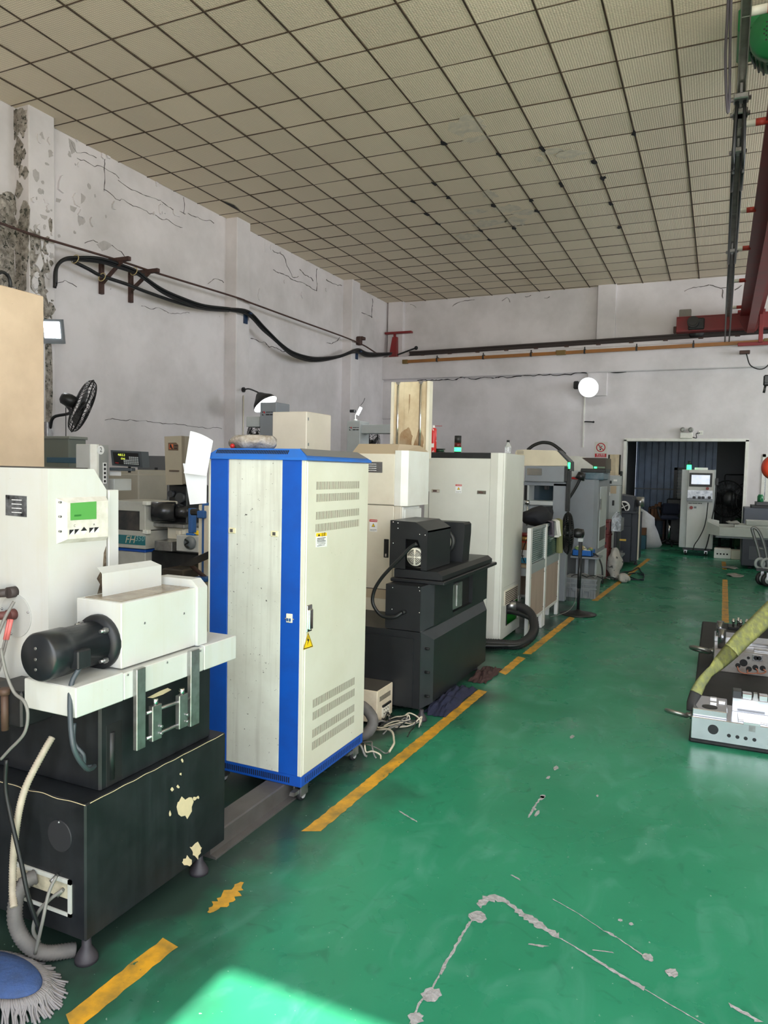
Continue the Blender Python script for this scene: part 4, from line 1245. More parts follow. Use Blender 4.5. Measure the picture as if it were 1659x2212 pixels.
MB().hexa([(-2.53, HY - .012, hz0 + .01), (HX - .075, HY - .012, hz0 + .01), (HX - .075, HY, hz0 + .01), (-2.53, HY, hz0 + .01), (-2.16, HY - .012, hz2 - .05), (HX - .075, HY - .012, hz2 - .05), (HX - .075, HY, hz2 - .05), (-2.16, HY, hz2 - .05)]).build('front_panel', M_slate, lbo)
for v in (1270, 1472, 1676):
    q = hy(*c6(728, v), HY + .07)
    MB().cyl((q.x - .02, HY + .07, q.z), (q.x + .012, HY + .068, q.z), .009, 12).build('bolt_hole', M_dark, lbo)
ux0 = hy(*c6(370, 720), HY).x
ub2 = MB().prism([(ux0, HY), (HX - .035, HY), (HX - .035, HF), (ux0, HF)], 2, hz2, hz3).build('upper_base', M_slate, Hm)
MB().hexa([(HX - .036, HY - .001, hz2), (HX - .006, HY + .18, hz2 + .012), (HX - .03, HY + .19, hz2 + .012), (HX - .05, HY + .02, hz2), (HX - .036, HY - .001, hz3), (HX - .006, HY + .18, hz3), (HX - .03, HY + .19, hz3), (HX - .05, HY + .02, hz3)]).build('edge_plate', M_slatel, ub2)
wy0, wy1 = hx(*c6(948, 800), HX).y, hx(*c6(1113, 800), HX).y
wz0, wz1 = hz2 + .015, hz3 - .045
fr = MB().box(HX - .035, HX - .004, HY + .18, wy0, hz2 + .01, hz3).box(HX - .035, HX - .004, wy1, HF, hz2 + .01, hz3).box(HX - .035, HX - .004, wy0, wy1, wz1, hz3).box(HX - .035, HX - .004, wy0, wy1, hz2 + .01, wz0 + .02)
fro = fr.build('side_cover', M_slate, ub2)
MB().box(HX - .034, HX - .0335, wy0, wy1, wz0, wz1).build('cover_opening', M_dark, ub2)
MB().box(HX - .034, HX - .012, wy0 + .02, wy0 + .24, wz0 + .03, wz1 - .015, .006).box(HX - .016, HX - .006, wy0 + .10, wy0 + .16, wz0 + .05, wz1 - .03, .003).build('slide_block', M_steel, ub2)
for a, c in ((428, 748), (650, 745), (658, 776), (422, 932), (655, 962)):
    q = hy(*c6(a, c), HY)
    MB().ball((q.x, HY - .001, q.z), .0045, 8, 4).build('screw', M_chrome, ub2)
q = hy(*c6(535, 955), HY)
MB().cyl((q.x, HY, q.z), (q.x - .01, HY - .03, q.z), .014, 12).build('cable_gland', M_cable, ub2)
MB().tube([(q.x - .01, HY - .03, q.z)] + [tuple(hy(*c6(a, c), HY - .05)) for a, c in ((440, 1000), (340, 990), (275, 920), (255, 850), (275, 760), (330, 670), (400, 590), (500, 490), (575, 410), (630, 375))], .012, 10).build('motor_cable', M_cable, Hm)
# slide slabs
s0 = hz(*c6(850, 690), hz3 + .03)
slx0 = hy(*c6(440, 640), s0.y).x
MB().box(slx0 - .02, s0.x + .02, s0.y - .02, HF - .02, hz3, hz3 + .025, .005).build('slide_plate', M_slate, Hm)
MB().prism([(slx0, hz3 + .03), (s0.x, hz3 + .03), (s0.x, hz3 + .06), (s0.x - .035, hz3 + .085), (slx0, hz3 + .085)], 1, s0.y, HF - .1).build('slide_plate', M_slate, Hm)
# motor box
mx1 = -1.765
my0 = hx(*c6(722, 420), mx1).y
my1 = hx(*c6(918, 400), mx1).y
mx0 = hy(*c6(403, 400), my0).x
mz1, mzc, mz0 = hy(*c6(405, 172), my0).z, hx(*c6(725, 265), mx1).z, hx(*c6(715, 605), mx1).z
sx_, sz_ = hy(*c6(535, 450), my0).x, hy(*c6(640, 340), my0).z
ex_ = hy(*c6(640, 450), my0).x
t_ = .012
mb = MB().prism([(mx0, mz0), (sx_, mz0), (sx_, sz_), (ex_, sz_), (ex_ + .025, sz_ - .07), (ex_ + .025, mz0), (mx1, mz0), (mx1, mzc), (mx1 - .09, mz1 - .005), (mx0, mz1)], 1, my0, my0 + t_)
mbo = mb.build('motor_box', M_slate, Hm)
MB().box(mx1 - t_, mx1, my0 + t_, my1, mz0, mzc).build('box_side', M_slate, mbo)
MB().box(mx0, mx0 + t_, my0 + t_, my1, mz0, mz1 - .002).build('box_side', M_slate, mbo)
MB().prism([(mx1, mzc), (mx1 - .09, mz1 - .005), (mx0, mz1), (mx0, mz1 - t_), (mx1 - .09, mz1 - .017), (mx1, mzc - t_)], 1, my0 + t_, my1).build('box_top', M_slatel, mbo)
MB().box(mx0 + t_, mx1 - t_, my0 + .16, my0 + .165, mz0, mzc).build('box_inside', M_dark, mbo)
for a, c in ((433, 188), (473, 197), (473, 242), (658, 294), (705, 300), (432, 368)):
    q = hy(*c6(a, c), my0)
    MB().ball((q.x, my0 - .001, q.z), .0055, 8, 4).build('screw', M_chrome, mbo)
q = hy(*c6(622, 486), my0 + .02)
fcv = MB().lathe(((.0, -.09), (.060, -.09), (.063, .0), (.058, .012), (.0, .014)), (q.x, my0 + .02, q.z), (0, -1, 0), 28).build('motor_fan_cover', mat('cream plastic', srgb(226, 222, 208), .4), Hm)
gr = MB()
for r_ in (.012, .022, .032, .042, .050):
    for s4 in range(4):
        n_ = 8
        for k in range(n_):
            a1 = PI / 2 * s4 + .16 + (PI / 2 - .32) * k / n_
            a2 = PI / 2 * s4 + .16 + (PI / 2 - .32) * (k + 1) / n_
            yy = my0 + .02 - .0165
            gr.add([(q.x + rr * math.cos(a_), yy, q.z + rr * math.sin(a_)) for rr, a_ in ((r_ - .0024, a1), (r_ + .0024, a1), (r_ + .0024, a2), (r_ - .0024, a2))], ((0, 1, 2, 3),))
gr.build('grille_slots', M_dark, fcv)['kind'] = 'stuff'
wx = mx1 - .11
wzc = (mz0 + mzc) / 2 + .01
MB().cyl((wx, my1 - .05, wzc), (wx, my1 + .13, wzc), .075, 24).build('white_drum', M_white, Hm)
MB().torus((wx, my1 + .14, wzc), (0, 1, 0), .085, .018, 24, 8).build('drum_ring', M_black, Hm)
by1 = my1 + .19
MB().prism([(wx - .1, mz0 - .03), (mx1 + .03, mz0 - .03), (mx1 + .045, mzc - .06), (mx1 + .045, mzc + .005), (mx1 + .03, mzc + .02), (wx - .1, mzc + .02)], 1, by1, by1 + .16).build('rear_shield', M_slate, Hm)
# ivory column
KY = 5.0
kx = [hy(*c5(a, 900), KY).x for a in (70, 445, 500, 553)]
kz_t, kz_b = hy(*c5(445, 712), KY).z, hy(*c5(440, 1152), KY).z
KXR = kx[3]
kyr = hx(*c5(735, 900), KXR).y
hd = bx(Hm, 'column_head', M_ivory, kx[0] - .02, kx[1], KY, kyr, kz_b, kz_t, .006)
MB().prism([(kx[1], KY), (kx[2], KY - .006), (KXR, KY + .02), (KXR, kyr), (kx[1], kyr)], 2, kz_b - .003, kz_t + .025).build('head_corner', mat('white machine paint', srgb(232, 234, 230), .4, dirt=((.6, .58, .5), .4, 4)), hd)
MB().hexa([(kx[0], KY + .005, kz_t), (kx[1] + .01, KY + .005, kz_t), (kx[1] + .1, kyr - .02, kz_t + .03), (kx[0], kyr - .02, kz_t), (kx[0] + .03, KY + .07, kz_t + .075), (kx[1] + .0, KY + .07, kz_t + .075), (kx[1] + .04, kyr - .05, kz_t + .075), (kx[0] + .03, kyr - .05, kz_t + .075)]).build('head_cap', mat('tan dusty cap', srgb(176, 160, 136), .6), hd)
cl2 = bx(Hm, 'column', M_ivory, kx[0] - .02, kx[1] - .004, KY + .008, kyr - .05, .45, kz_b - .004, .006)
bx(Hm, 'column_corner', M_ivory, kx[1] - .003, kx[2], KY + .012, kyr - .05, .45, kz_b - .004, .004)
bx(Hm, 'column_side', MATS['white machine paint'], kx[2], KXR - .03, KY + .05, kyr - .06, .45, kz_b - .03, .004)
zs1, zs2 = hy(*c6(300, 757), KY).z, hy(*c6(300, 840), KY).z
MB().box(kx[0], kx[1] - .003, KY + .004, KY + .009, zs2, zs1 - .004).build('kick_band', mat('tan band', srgb(192, 176, 152), .5), cl2)
MB().box(kx[0], kx[1] - .002, KY + .003, KY + .009, zs1 - .004, zs1).build('seam', M_dark, cl2)
def stickp(par, name, m, corners, y, t=.0008):
    return MB().slab([tuple(hy(u, v, y)) for u, v in corners], (0, -1, 0), t).build(name, m, par)
pl2 = stickp(hd, 'maker_plate', mat('mirror name plate', (.35, .35, .36), .15, .8, dirt=((.03, .03, .04), .9, 9)), [c5(*p) for p in ((200, 780), (340, 782), (340, 874), (200, 870))], KY - .001, .002)
for k in range(4):
    scribble('plate_print', pl2, M_wst, tuple(hy(*c5(252, 800 + 18 * k), KY - .004)), (1, 0, 0), (0, 0, 1), .07, .007, k)
def danger(par, c_, y, x0, z0, wd, ht, nm='danger_label'):
    """white warning sticker with a red head and yellow triangle, lower left corner x0, z0 on plane y"""
    s = MB().box(x0, x0 + wd, y - .001, y, z0, z0 + ht).build(nm, M_wst, par)
    MB().box(x0, x0 + wd, y - .0016, y - .001, z0 + ht * .80, z0 + ht).build('label_band', M_redp, s)
    text('label_text', 'DANGER', ht * .15, M_wst, s, (x0 + wd * .55, y - .0018, z0 + ht * .90), (1, 0, 0), (0, 0, 1))
    cx, cz, r = x0 + wd / 2, z0 + ht * .52, wd * .26
    tri = [(cx, cz + r), (cx + r * .9, cz - r * .7), (cx - r * .9, cz - r * .7)]
    MB().slab([(x, y - .0011, z) for x, z in tri], (0, -1, 0), .0006).build('label_triangle', M_blk, s)
    MB().slab([(cx + (x - cx) * .72, y - .0018, cz + (z - cz) * .72) for x, z in tri], (0, -1, 0), .0003).build('label_triangle', M_yst, s)
    MB().slab([(cx - r * .02, y - .0022, cz + r * .4), (cx + r * .12, y - .0022, cz + .02 * r), (cx - r * .1, y - .0022, cz - r * .4), (cx - .1 * r, y - .0022, cz)], (0, -1, 0), .0003).build('label_mark', M_blk, s)
    for k in range(2):
        scribble('label_print', s, M_blk, (cx, y - .0014, z0 + ht * (.16 - .1 * k)), (1, 0, 0), (0, 0, 1), wd * .84, ht * (.06 if k == 0 else .04), k)
    return s
a, c = hy(*c6(230, 268), KY + .008), hy(*c6(297, 168), KY + .008)
danger(cl2, None, KY + .0075, a.x, a.z, c.x - a.x, c.z - a.z)
a, c = hy(*c6(352, 490), KY + .008), hy(*c6(396, 335), KY + .008)
hdl = MB().box(a.x, c.x, KY + .002, KY + .008, a.z, c.z, .012).build('handle', M_cable, cl2)
MB().box(a.x + .01, c.x - .01, KY - .001, KY + .004, a.z + .03, c.z - .02, .004).build('handle_grip', M_black, hdl)
MB().box((a.x + c.x) / 2 - .008, (a.x + c.x) / 2 + .008, KY - .002, KY + .003, a.z + .008, a.z + .03, .002).build('key_lock', M_chrome, hdl)
bx(Hm, 'head_foot', MATS['white machine paint'], kx[2] - .02, KXR - .04, KY + .03, kyr - .08, kz_b - .11, kz_b - .01, .005)
for q in (hz(905, 1560), (-2.3, 4.6), (-1.8, 5.78), (-2.4, 5.7)):
    foot(Hm, q[0], q[1] + .04, .075)
MB().box(-2.75, -2.0, KY + .02, 6.0, .05, .46, .01).build('rear_base', M_slate, Hm)
# tall slide plate with two guide rails
PY2 = 5.62
px0, px1 = hy(*c5(412, 300), PY2).x, hy(*c5(745, 300), PY2).x
pz1, pz0 = hy(*c5(500, 97), PY2).z, 1.75
tp = bx(Hm, 'slide_plate', mat('oil stained cream plate', srgb(222, 208, 178), .4, dirt=((.32, .20, .09), .75, 2.6), streak=((.10, .06, .03), .5)), px0 + .02, px1 - .03, PY2 + .02, PY2 + .06, pz0, pz1, .004)
M_burn = mat('burnt oil stain', srgb(140, 108, 72), .5, dirt=((.45, .36, .24), .85, 9))
for nm_, pl_ in (('oil_stain', ((660, 470), (690, 560), (690, 660), (600, 660), (630, 560))), ('oil_stain', ((500, 520), (560, 480), (600, 560), (590, 650), (480, 650))), ('oil_stain', ((568, 195), (578, 200), (574, 330), (562, 370))), ('oil_stain', ((420, 330), (432, 340), (430, 420), (412, 420)))):
    MB().slab(jagged([tuple(hy(*c5(a_, b_), PY2 + .0195)) for a_, b_ in pl_], 4, .14, 5), (0, -1, 0), .0006).build(nm_, M_burn, tp)
for xx in (px0, px1 - .028):
    MB().box(xx, xx + .024, PY2, PY2 + .07, pz0, pz1).build('slide_flange', M_ivory, tp)
for xx in (px0 + .06, px1 - .085):
    MB().cyl((xx, PY2 + .012, pz0), (xx, PY2 + .012, pz1 - .02), .008, 10).build('guide_rail', M_chrome, tp)
    MB().box(xx - .014, xx - .006, PY2 + .016, PY2 + .02, pz0, pz1 - .03).build('rail_groove', mat('burnt oil', srgb(52, 38, 28), .4), tp)
    MB().prism([(xx - .022, pz1), (xx + .022, pz1), (xx + .01, pz1 - .022), (xx - .01, pz1 - .022)], 1, PY2 + .004, PY2 + .02).build('rail_cap', M_chrome, tp)

# ================================================================== grey-white cabinet with black top strip
JX, JY = -1.845, 6.79
jx0 = -2.66
jz1, jz0 = hy(*c5(1385, 705), JY).z, .035
jyf = hx(*c5(1548, 900), JX).y
M_jcab = mat('grey white cabinet', srgb(216, 217, 210), .42, dirt=((.50, .49, .44), .4, 2.0), spots=((.2, .19, .17), .775, 26))
J = thing('machine_cabinet', 'grey white control cabinet with black top strip and floor hoses', 'cabinet', ((JX + jx0) / 2, (JY + jyf) / 2, 0))
jm = hy(*c5(1258, 900), JY).x
jm2 = hy(*c5(1325, 900), JY).x
jzt = hy(*c5(1000, 750), JY).z
jb = bx(J, 'body', M_jcab, jx0, JX - .01, JY + .012, jyf, jz0 + .50, jz1 - .002, .004)
MB().box(jx0, JX - .01, JY + .012, JY + .25, jz0, jz0 + .50).box(jx0, JX - .30, JY + .25, jyf, jz0, jz0 + .50).build('body_foot', M_jcab, jb)
jp = bx(J, 'front_panel', M_jcab, jx0 + .005, jm, JY, JY + .02, jz0, jzt, .004)
bx(J, 'top_strip', M_black, jx0, jm, JY - .002, JY + .03, jzt + .002, jz1, .003)
MB().prism([(jm + .003, JY), (jm2, JY - .004), (JX, JY + .02), (JX, JY + .05), (jm + .003, JY + .05)], 2, jz0, jz1).build('corner_post', M_jcab, J)
jr = bx(J, 'side_panel', M_jcab, JX - .012, JX, JY + .055, jyf, jz0 + .50, jz1 - .002, .003)
a, c = hx(*c6(1375, 885), JX), hx(*c6(1492, 730), JX)
vt = bx(jr, 'vent_frame', M_ivory, JX, JX + .008, a.y, c.y, hx(*c6(1430, 875), JX).z, hx(*c6(1430, 750), JX).z, .003)
vz0, vz1 = hx(*c6(1430, 875), JX).z, hx(*c6(1430, 750), JX).z
for k in range(7):
    z = vz0 + .02 + (vz1 - vz0 - .04) * k / 6
    MB().box(JX + .006, JX + .010, a.y + .03, c.y - .03, z - .006, z + .004).build('louvre', mat('brown louvre', srgb(84, 72, 64), .6), vt)
for (a0, c0, a1, c1) in ((760, 1042, 830, 1016), (1148, 1055, 1225, 1028)):
    p, q = hy(*c5(a0, c0), JY), hy(*c5(a1, c1), JY)
    lt = bx(jp, 'latch', M_chrome, p.x, q.x, JY - .005, JY, p.z, q.z, .002)
    bx(lt, 'latch_recess', mat('brown recess', srgb(88, 66, 60), .5), p.x + .015, q.x - .03, JY - .006, JY, p.z + .008, q.z - .008, .001)
p, q = hy(*c5(963, 1046), JY), hy(*c5(1018, 974), JY)
danger(jp, None, JY - .0005, p.x, p.z, q.x - p.x, q.z - p.z)
MB().box(hy(*c5(738, 1030), JY).x - .002, hy(*c5(738, 1030), JY).x + .002, JY - .001, JY, .1, hy(*c5(738, 1033), JY).z).build('seam', M_dark, jp)
jo = MB().box(JX - .28, JX - .002, JY + .26, JY + .262, jz0, jz0 + .5).build('cable_bay', M_dark, jb)
MB().box(JX - .012, JX, JY + .055, JY + .13, jz0, jz0 + .5).box(JX - .012, JX, jyf - .05, jyf, jz0, jz0 + .5).box(JX - .012, JX, JY + .13, jyf - .05, jz0, jz0 + .10).box(JX - .012, JX, JY + .13, jyf - .05, jz0 + .34, jz0 + .5).build('bay_frame', M_jcab, jb)
for k, (rr, dy, dz) in enumerate(((.045, 0, 0), (.018, .08, -.03), (.018, -.08, -.05), (.014, -.02, -.08))):
    MB().tube([(JX - .2, JY + .33 + dy, .32 + dz), (JX + .05, JY + .36 + dy, .33 + dz), (JX + .22 + .02 * k, JY + .30 + dy, .27 + dz), (JX + .30, JY + .12 + dy, .14 + dz * .4), (JX + .22, JY - .08 + dy * .5, .05), (JX + .02, JY - .16 - .03 * k, .045), (JX - .3, JY - .25 - .03 * k, .04)], rr, 10, step=.03 if k else .012, rib=.05 if k == 0 else 0).build('cable_hose', M_cable if k else mat('black hose', (.016, .016, .018), .55), J)
MB().tube([(JX - .03, JY + .33, .32), (JX + .06, JY + .36, .33)], .05, 14).build('hose_clamp', M_steel, J)

# things standing on these two cabinets
def on(u, v, y):
    return hy(u, v, y)
q = hy(932, 945, JY + .25)
r_ = .031
qb = 1.8 if False else jz1
sc1 = thing('spray_can', 'red aerosol can with white cap and thin straw', 'spray can', (hy(936, 950, JY + .1).x, JY + .1, qb))
x_, y_ = sc1.location.x, sc1.location.y
hcan = hy(931, 925, y_).z - qb
MB().lathe(((.030, 0), (.033, .006), (.033, hcan * .93), (.026, hcan), (.0, hcan)), (x_, y_, qb), n=24).build('can_body', mat('red can print', srgb(206, 42, 44), .3, spots=((.8, .75, .75), .62, 22)), sc1)
MB().lathe(((.014, 0), (.014, .02), (.008, .03), (0, .03)), (x_, y_, qb + hcan), n=14).build('cap', M_wst, sc1)
MB().cyl((x_, y_, qb + hcan + .022), (x_ + .09, y_, qb + hcan + .022), .0025, 6).build('straw', M_redp, sc1)
MB().box(x_ - .012, x_ + .02, y_ - .034, y_ - .0325, qb + .05, qb + .09).build('label_patch', M_wst, sc1)
x_ = hy(947, 970, JY + .12).x
sp1 = thing('wire_spool', 'small dark green spool lying on the cabinet top', 'spool', (x_, JY + .16, jz1))
MB().lathe(((.055, 0), (.055, .008), (.03, .010), (.03, .030), (.055, .032), (.055, .040), (0, .040)), (x_, JY + .16, jz1), n=24).build('reel', M_black, sp1)
MB().lathe(((.031, .010), (.046, .011), (.046, .029), (.031, .030)), (x_, JY + .16, jz1), n=20).build('winding', mat('dark green wire', srgb(22, 58, 40), .4), sp1)
x_ = hy(989, 960, JY + .1).x
tz = hy(989, 941, JY + .1).z
st = thing('signal_tower', 'signal light tower with black cap and lit green lamp', 'signal light', (x_, JY + .1, jz1))
hh = tz - jz1
for k, (m_, nm) in enumerate(((M_black, 'tower_base'), (M_green_l, 'green_lamp'), (mat('dark red lens', srgb(96, 30, 30), .3), 'red_lamp'), (M_black, 'cap'))):
    f0, f1 = ((0, .08), (.08, .32), (.32, .58), (.58, 1))[k]
    MB().cyl((x_, JY + .1, jz1 + hh * f0), (x_, JY + .1, jz1 + hh * f1 - .002), .034, 20).build(nm, m_, st)
x_ = hy(1100, 975, JY + .35).x
bo = thing('plastic_bottle', 'clear plastic water bottle with dark cap on cabinet', 'bottle', (x_, JY + .3, jz1))
M_pet = mat('clear bottle plastic', (.86, .88, .9), .08, trans=.75)
MB().lathe(((.028, 0), (.032, .01), (.030, .03), (.032, .05), (.032, .075), (.014, .105), (.013, .115), (0, .115)), (x_, JY + .3, jz1), n=20).build('bottle_body', M_pet, bo)
MB().cyl((x_, JY + .3, jz1 + .115), (x_, JY + .3, jz1 + .135), .015, 14).build('cap', M_black, bo)

# ================================================================== beige power box, hose and cable heap on the floor
kx1 = -1.93
ky0, kz1_ = hx(*c6(297, 1636), kx1).y, hx(*c6(297, 1636), kx1).z
kyf = min(4.445, hx(*c6(440, 1548), kx1).y)
kxl = hy(*c6(160, 1610), ky0).x
KB = thing('power_box', 'beige power supply box with vent grille on the oily floor', 'box', ((kx1 + kxl) / 2, (ky0 + kyf) / 2, 0))
kb = bx(KB, 'body', mat('beige power box', srgb(222, 208, 186), .5, dirt=((.4, .3, .2), .5, 8), spots=((.1, .08, .05), .74, 60)), kxl - .12, kx1, ky0, kyf, .02, kz1_, .004)
MB().box(kxl - .115, kx1 - .005, ky0 + .005, kyf - .005, kz1_, kz1_ + .003).build('grimy_top', MATS['grimy top'], kb)
for k in range(3):
    foot(KB, kx1 - .03 - (.1 if k == 1 else 0), (ky0 + .03, kyf - .03, ky0 + .03)[k], .021)
pf = face_x(kx1)
for k in range(6):
    p0, p1 = hx(*c6(316, 1685 + k * 7), kx1), hx(*c6(408, 1625 + k * 7), kx1)
    MB().box(kx1 - .001, kx1 + .001, p0.y, p1.y, p0.z - .002, p0.z + .001).build('grille_slot', M_dark, kb)
p0 = hx(*c6(365, 1790), kx1)
MB().box(kx1, kx1 + .004, p0.y - .06, p0.y + .06, p0.z - .035, p0.z + .03, .002).build('terminal_plate', M_ivory, kb)
MB().box(kx1, kx1 + .012, p0.y - .055, p0.y + .07, p0.z + .03, p0.z + .045, .002).build('terminal_cover', M_black, kb)
for dy in (-.03, 0, .03):
    for dz in (-.015, .01):
        MB().cyl((kx1 + .003, p0.y + dy, p0.z + dz), (kx1 + .007, p0.y + dy, p0.z + dz), .004, 8).build('socket', M_dark, kb)
one('floor_hose', MB().tube([(-2.2, 4.05, .10), (-2.05, 4.0, .19), (-1.93, 3.98, .20), (-1.85, 3.97, .13), (-1.88, 3.93, .05), (-2.0, 3.9, .035), (-2.2, 3.9, .035)], .034, 14, step=.02, rib=.015), M_hose, 'thick grey hose looping to the floor beside the beige power box', 'hose')
M_wc = [M_cable, M_gcable, mat('cream wire', srgb(196, 186, 166), .5)]
rr = random.Random(5)
hp0 = hz(835, 1600)
heap = thing('cable_heap', 'heap of black and pale wires on floor behind blue cabinet', 'cables', (hp0.x, hp0.y, 0))
for k in range(22):
    s = hp0 + Vector((rr.uniform(-.1, .1) - .16, rr.uniform(-.15, .3), 0))
    pts = []
    an = rr.uniform(0, 6.28)
    for j in range(7):
        an += rr.uniform(-.9, .9)
        s = s + Vector((math.cos(an) * .05 + .012, math.sin(an) * .09, 0))
        s.x = min(max(s.x, -1.905), -1.68)
        s.y = min(max(s.y, 3.72), 4.34)
        pts.append((s.x, s.y, .008 + rr.uniform(0, .07) * math.sin(PI * j / 6)))
    MB().tube(pts, rr.choice((.004, .005, .007)), 6, seg=4).build('wire', M_wc[k % 3], heap)
# rags under the second machine
def rag_cloth(name, c, rx, ry, h, m, label, sd, cat='rag'):
    n, k = 26, 26
    mb = MB()
    rr = random.Random(sd)
    vs = []
    for i in range(n + 1):
        for j in range(k + 1):
            s, t = 2 * i / n - 1, 2 * j / k - 1
            d = max(abs(s), abs(t))
            w_ = 1 + .25 * pnoise(Vector((s * 2 + sd, t * 2, 0)))
            zz = h * (1 - d ** 3) * (.45 + .9 * abs(pnoise(Vector((s * 3.1 + sd, t * 3.1, sd * .7))))) + .006 + .012 * abs(pnoise(Vector((s * 7, t * 7 + sd, 1)))) * (1 - d * .6)
            vs.append((c[0] + s * rx * w_, c[1] + t * ry * w_, max(.003, zz)))
    mb.add(vs, [(i * (k + 1) + j, i * (k + 1) + j + 1, (i + 1) * (k + 1) + j + 1, (i + 1) * (k + 1) + j) for i in range(n) for j in range(k)], True)
    mb.add([(x, y, max(.001, z - .003)) for x, y, z in vs], [(i * (k + 1) + j, (i + 1) * (k + 1) + j, (i + 1) * (k + 1) + j + 1, i * (k + 1) + j + 1) for i in range(n) for j in range(k)], True)
    return one(name, mb, m, label, cat)
q = hz(975, 1505)
rag_cloth('cloth_rag', (q.x + .03, q.y - .1), .085, .36, .075, mat('navy rag cloth', srgb(32, 36, 62), .9, bump=(.4, 80)), 'crumpled navy blue rag on floor under black machine base', 2.0)
q = hz(1028, 1464)
rag_cloth('cloth_rag', (q.x + .05, q.y + .1), .075, .24, .05, mat('brown rag cloth', srgb(66, 44, 42), .9, bump=(.4, 80)), 'crumpled brown rag on floor beside black machine base', 5.0)

# ================================================================== things on the walls
def k1(a, c):
    return (a / sw, 200 + c / sw)
def k2(a, c):
    return (480 + a / s2, 440 + c / s2)
def k3(a, c):
    return (780 + a / 2.86, 560 + c / 2.86)
def k4(a, c):
    return (1400 + a / 4.425, c / 4.425)
def k5(a, c):
    return (1400 + a / 4.254, 480 + c / 4.254)
def k8(a, c):
    return (1280 + a / 4.377, 900 + c / 4.377)
WX = -7.76
rod = [(-60, 462), (0, 482), (91.7, 513.8), (247, 559.7), (343.8, 591.4), (511, 642.5), (540.8, 654), (647, 693), (771, 738.7), (816, 765)]
one('steel_wire_rope', MB().tube([tuple(hx(u, v, WX)) for u, v in rod], .017, 6, seg=3), M_rust, 'straight dark steel cable stretched along the left wall', 'cable')
cb = thing('cable_bundle', 'sagging bundle of black power cables along the left wall', 'cables', tuple(hx(300, 600, WX)))
p1 = [k1(*p) for p in ((338, 1185), (345, 1075), (395, 1022), (480, 1012), (600, 1020), (700, 1052), (830, 1100), (900, 1148), (1000, 1212), (1130, 1272), (1250, 1315), (1400, 1330))] + [k2(*p) for p in ((60, 900), (190, 912), (260, 962), (340, 1055), (420, 1132), (500, 1202), (600, 1272), (740, 1322), (850, 1330), (1000, 1305), (1110, 1255), (1165, 1248), (1230, 1285), (1330, 1292), (1440, 1282))]
for k, (du, dv, r_) in enumerate(((0, 0, .024), (1.5, -4, .020), (-1, 4, .022), (0, 7, .014))):
    MB().tube([tuple(hx(u + du, v + dv * (.6 + .4 * math.sin(i * 1.3 + k)), WX + .03 * (k % 2))) for i, (u, v) in enumerate(p1)], r_, 8, seg=5).build('cable', M_cable, cb)
MB().tube([tuple(hx(*k1(*p), WX - .03)) for p in ((455, 1038), (540, 1080), (620, 1122), (780, 1175), (900, 1222), (1100, 1290), (1260, 1326), (1400, 1336))], .026, 8).build('cable', M_cable, cb)
for p in ((460, 1020), (625, 1130), (820, 1095)):
    q = hx(*k1(*p), WX + .03)
    MB().torus((q.x, q.y, q.z), (0, 1, -.3), .06, .006, 14, 5).build('cable_tie', mat('pale tie wire', srgb(188, 170, 120), .6), cb)
def l_bracket(arm0, arm1, v0, v1, b0, b1, label):
    w0 = hx(*k1(*arm0), LEFT_X)
    x1 = hy(*k1(*arm1), w0.y).x
    t = thing('cable_bracket', label, 'bracket', (LEFT_X, w0.y, w0.z - .5), 'steel brackets on the left wall')
    zb_ = hx(*k1(*v1), LEFT_X + .04).z
    r_ = .028
    MB().box(LEFT_X, x1, w0.y - r_, w0.y + r_, w0.z - r_, w0.z + r_, .004).build('arm', M_rust, t)
    MB().box(LEFT_X, LEFT_X + .06, w0.y - r_, w0.y + r_, zb_, w0.z - r_, .004).build('upright', M_rust, t)
    qa, qb = hy(*k1(*b0), w0.y), hy(*k1(*b1), w0.y)
    MB().cyl((max(LEFT_X + .03, qa.x), w0.y, qa.z), (qb.x, w0.y, w0.z - r_ * .5), r_ * 1.0, 4, smooth=False).build('brace', M_rust, t)
    return t
l_bracket((612, 1040), (795, 1028), (605, 1040), (605, 1228), (630, 1165), (750, 1045), 'rusty steel bracket nearest the black mould, under the cables')
l_bracket((792, 1110), (972, 1096), (797, 1110), (800, 1285), (800, 1215), (915, 1100), 'rusty steel bracket where the cable branches join again')
for (u, v, lb_) in ((529, 686, 'small blue cable hook on the pilaster between lamp and fan'), (769.5, 766, 'small blue cable hook on the pilaster beside the corner')):
    q = hx(u, v, PILX)
    t = thing('cable_hook', lb_, 'hook', (PILX, q.y, q.z - .1))
    MB().box(PILX, PILX + .03, q.y - .05, q.y + .05, q.z - .11, q.z + .06, .004).build('plate', mat('blue hook', srgb(26, 52, 84), .5), t)
    MB().box(PILX, PILX + .14, q.y - .03, q.y + .03, q.z + .05, q.z + .08, .004).build('arm', MATS['blue hook'], t)
q = hx(*k2(1150, 1172), PILX)
one('rope_clamp', MB().box(PILX, PILX + .12, q.y - .06, q.y + .06, q.z - .1, q.z + .1, .02).box(PILX + .04, PILX + .16, q.y - .03, q.y + .14, q.z + .03, q.z + .1, .01), M_rust, 'rusty clamp fixing the wire rope near the corner', 'clamp')

# tan board partition
XB = -4.3
p0, p1_ = hx(-40, 598, XB), hx(95, 640, XB)
pb_ = hx(95, 985, XB)
one('board_partition', MB().box(XB - .03, XB, p0.y - .8, p1_.y, 0, p1_.z, .006), M_board, 'tall tan painted board standing beside the mouldy pilaster', 'board')
q = hx(6, 600, XB - .03)
one('hanging_ring', MB().torus((XB - .02, hx(8, 612, XB - .02).y, p1_.z + .03), (1, .2, 0), .06, .012, 18, 6), M_cable, 'black rubber ring resting on top of the tan board', 'ring')

def aim(loc, target):
    return (Vector(target) - Vector(loc)).normalized()
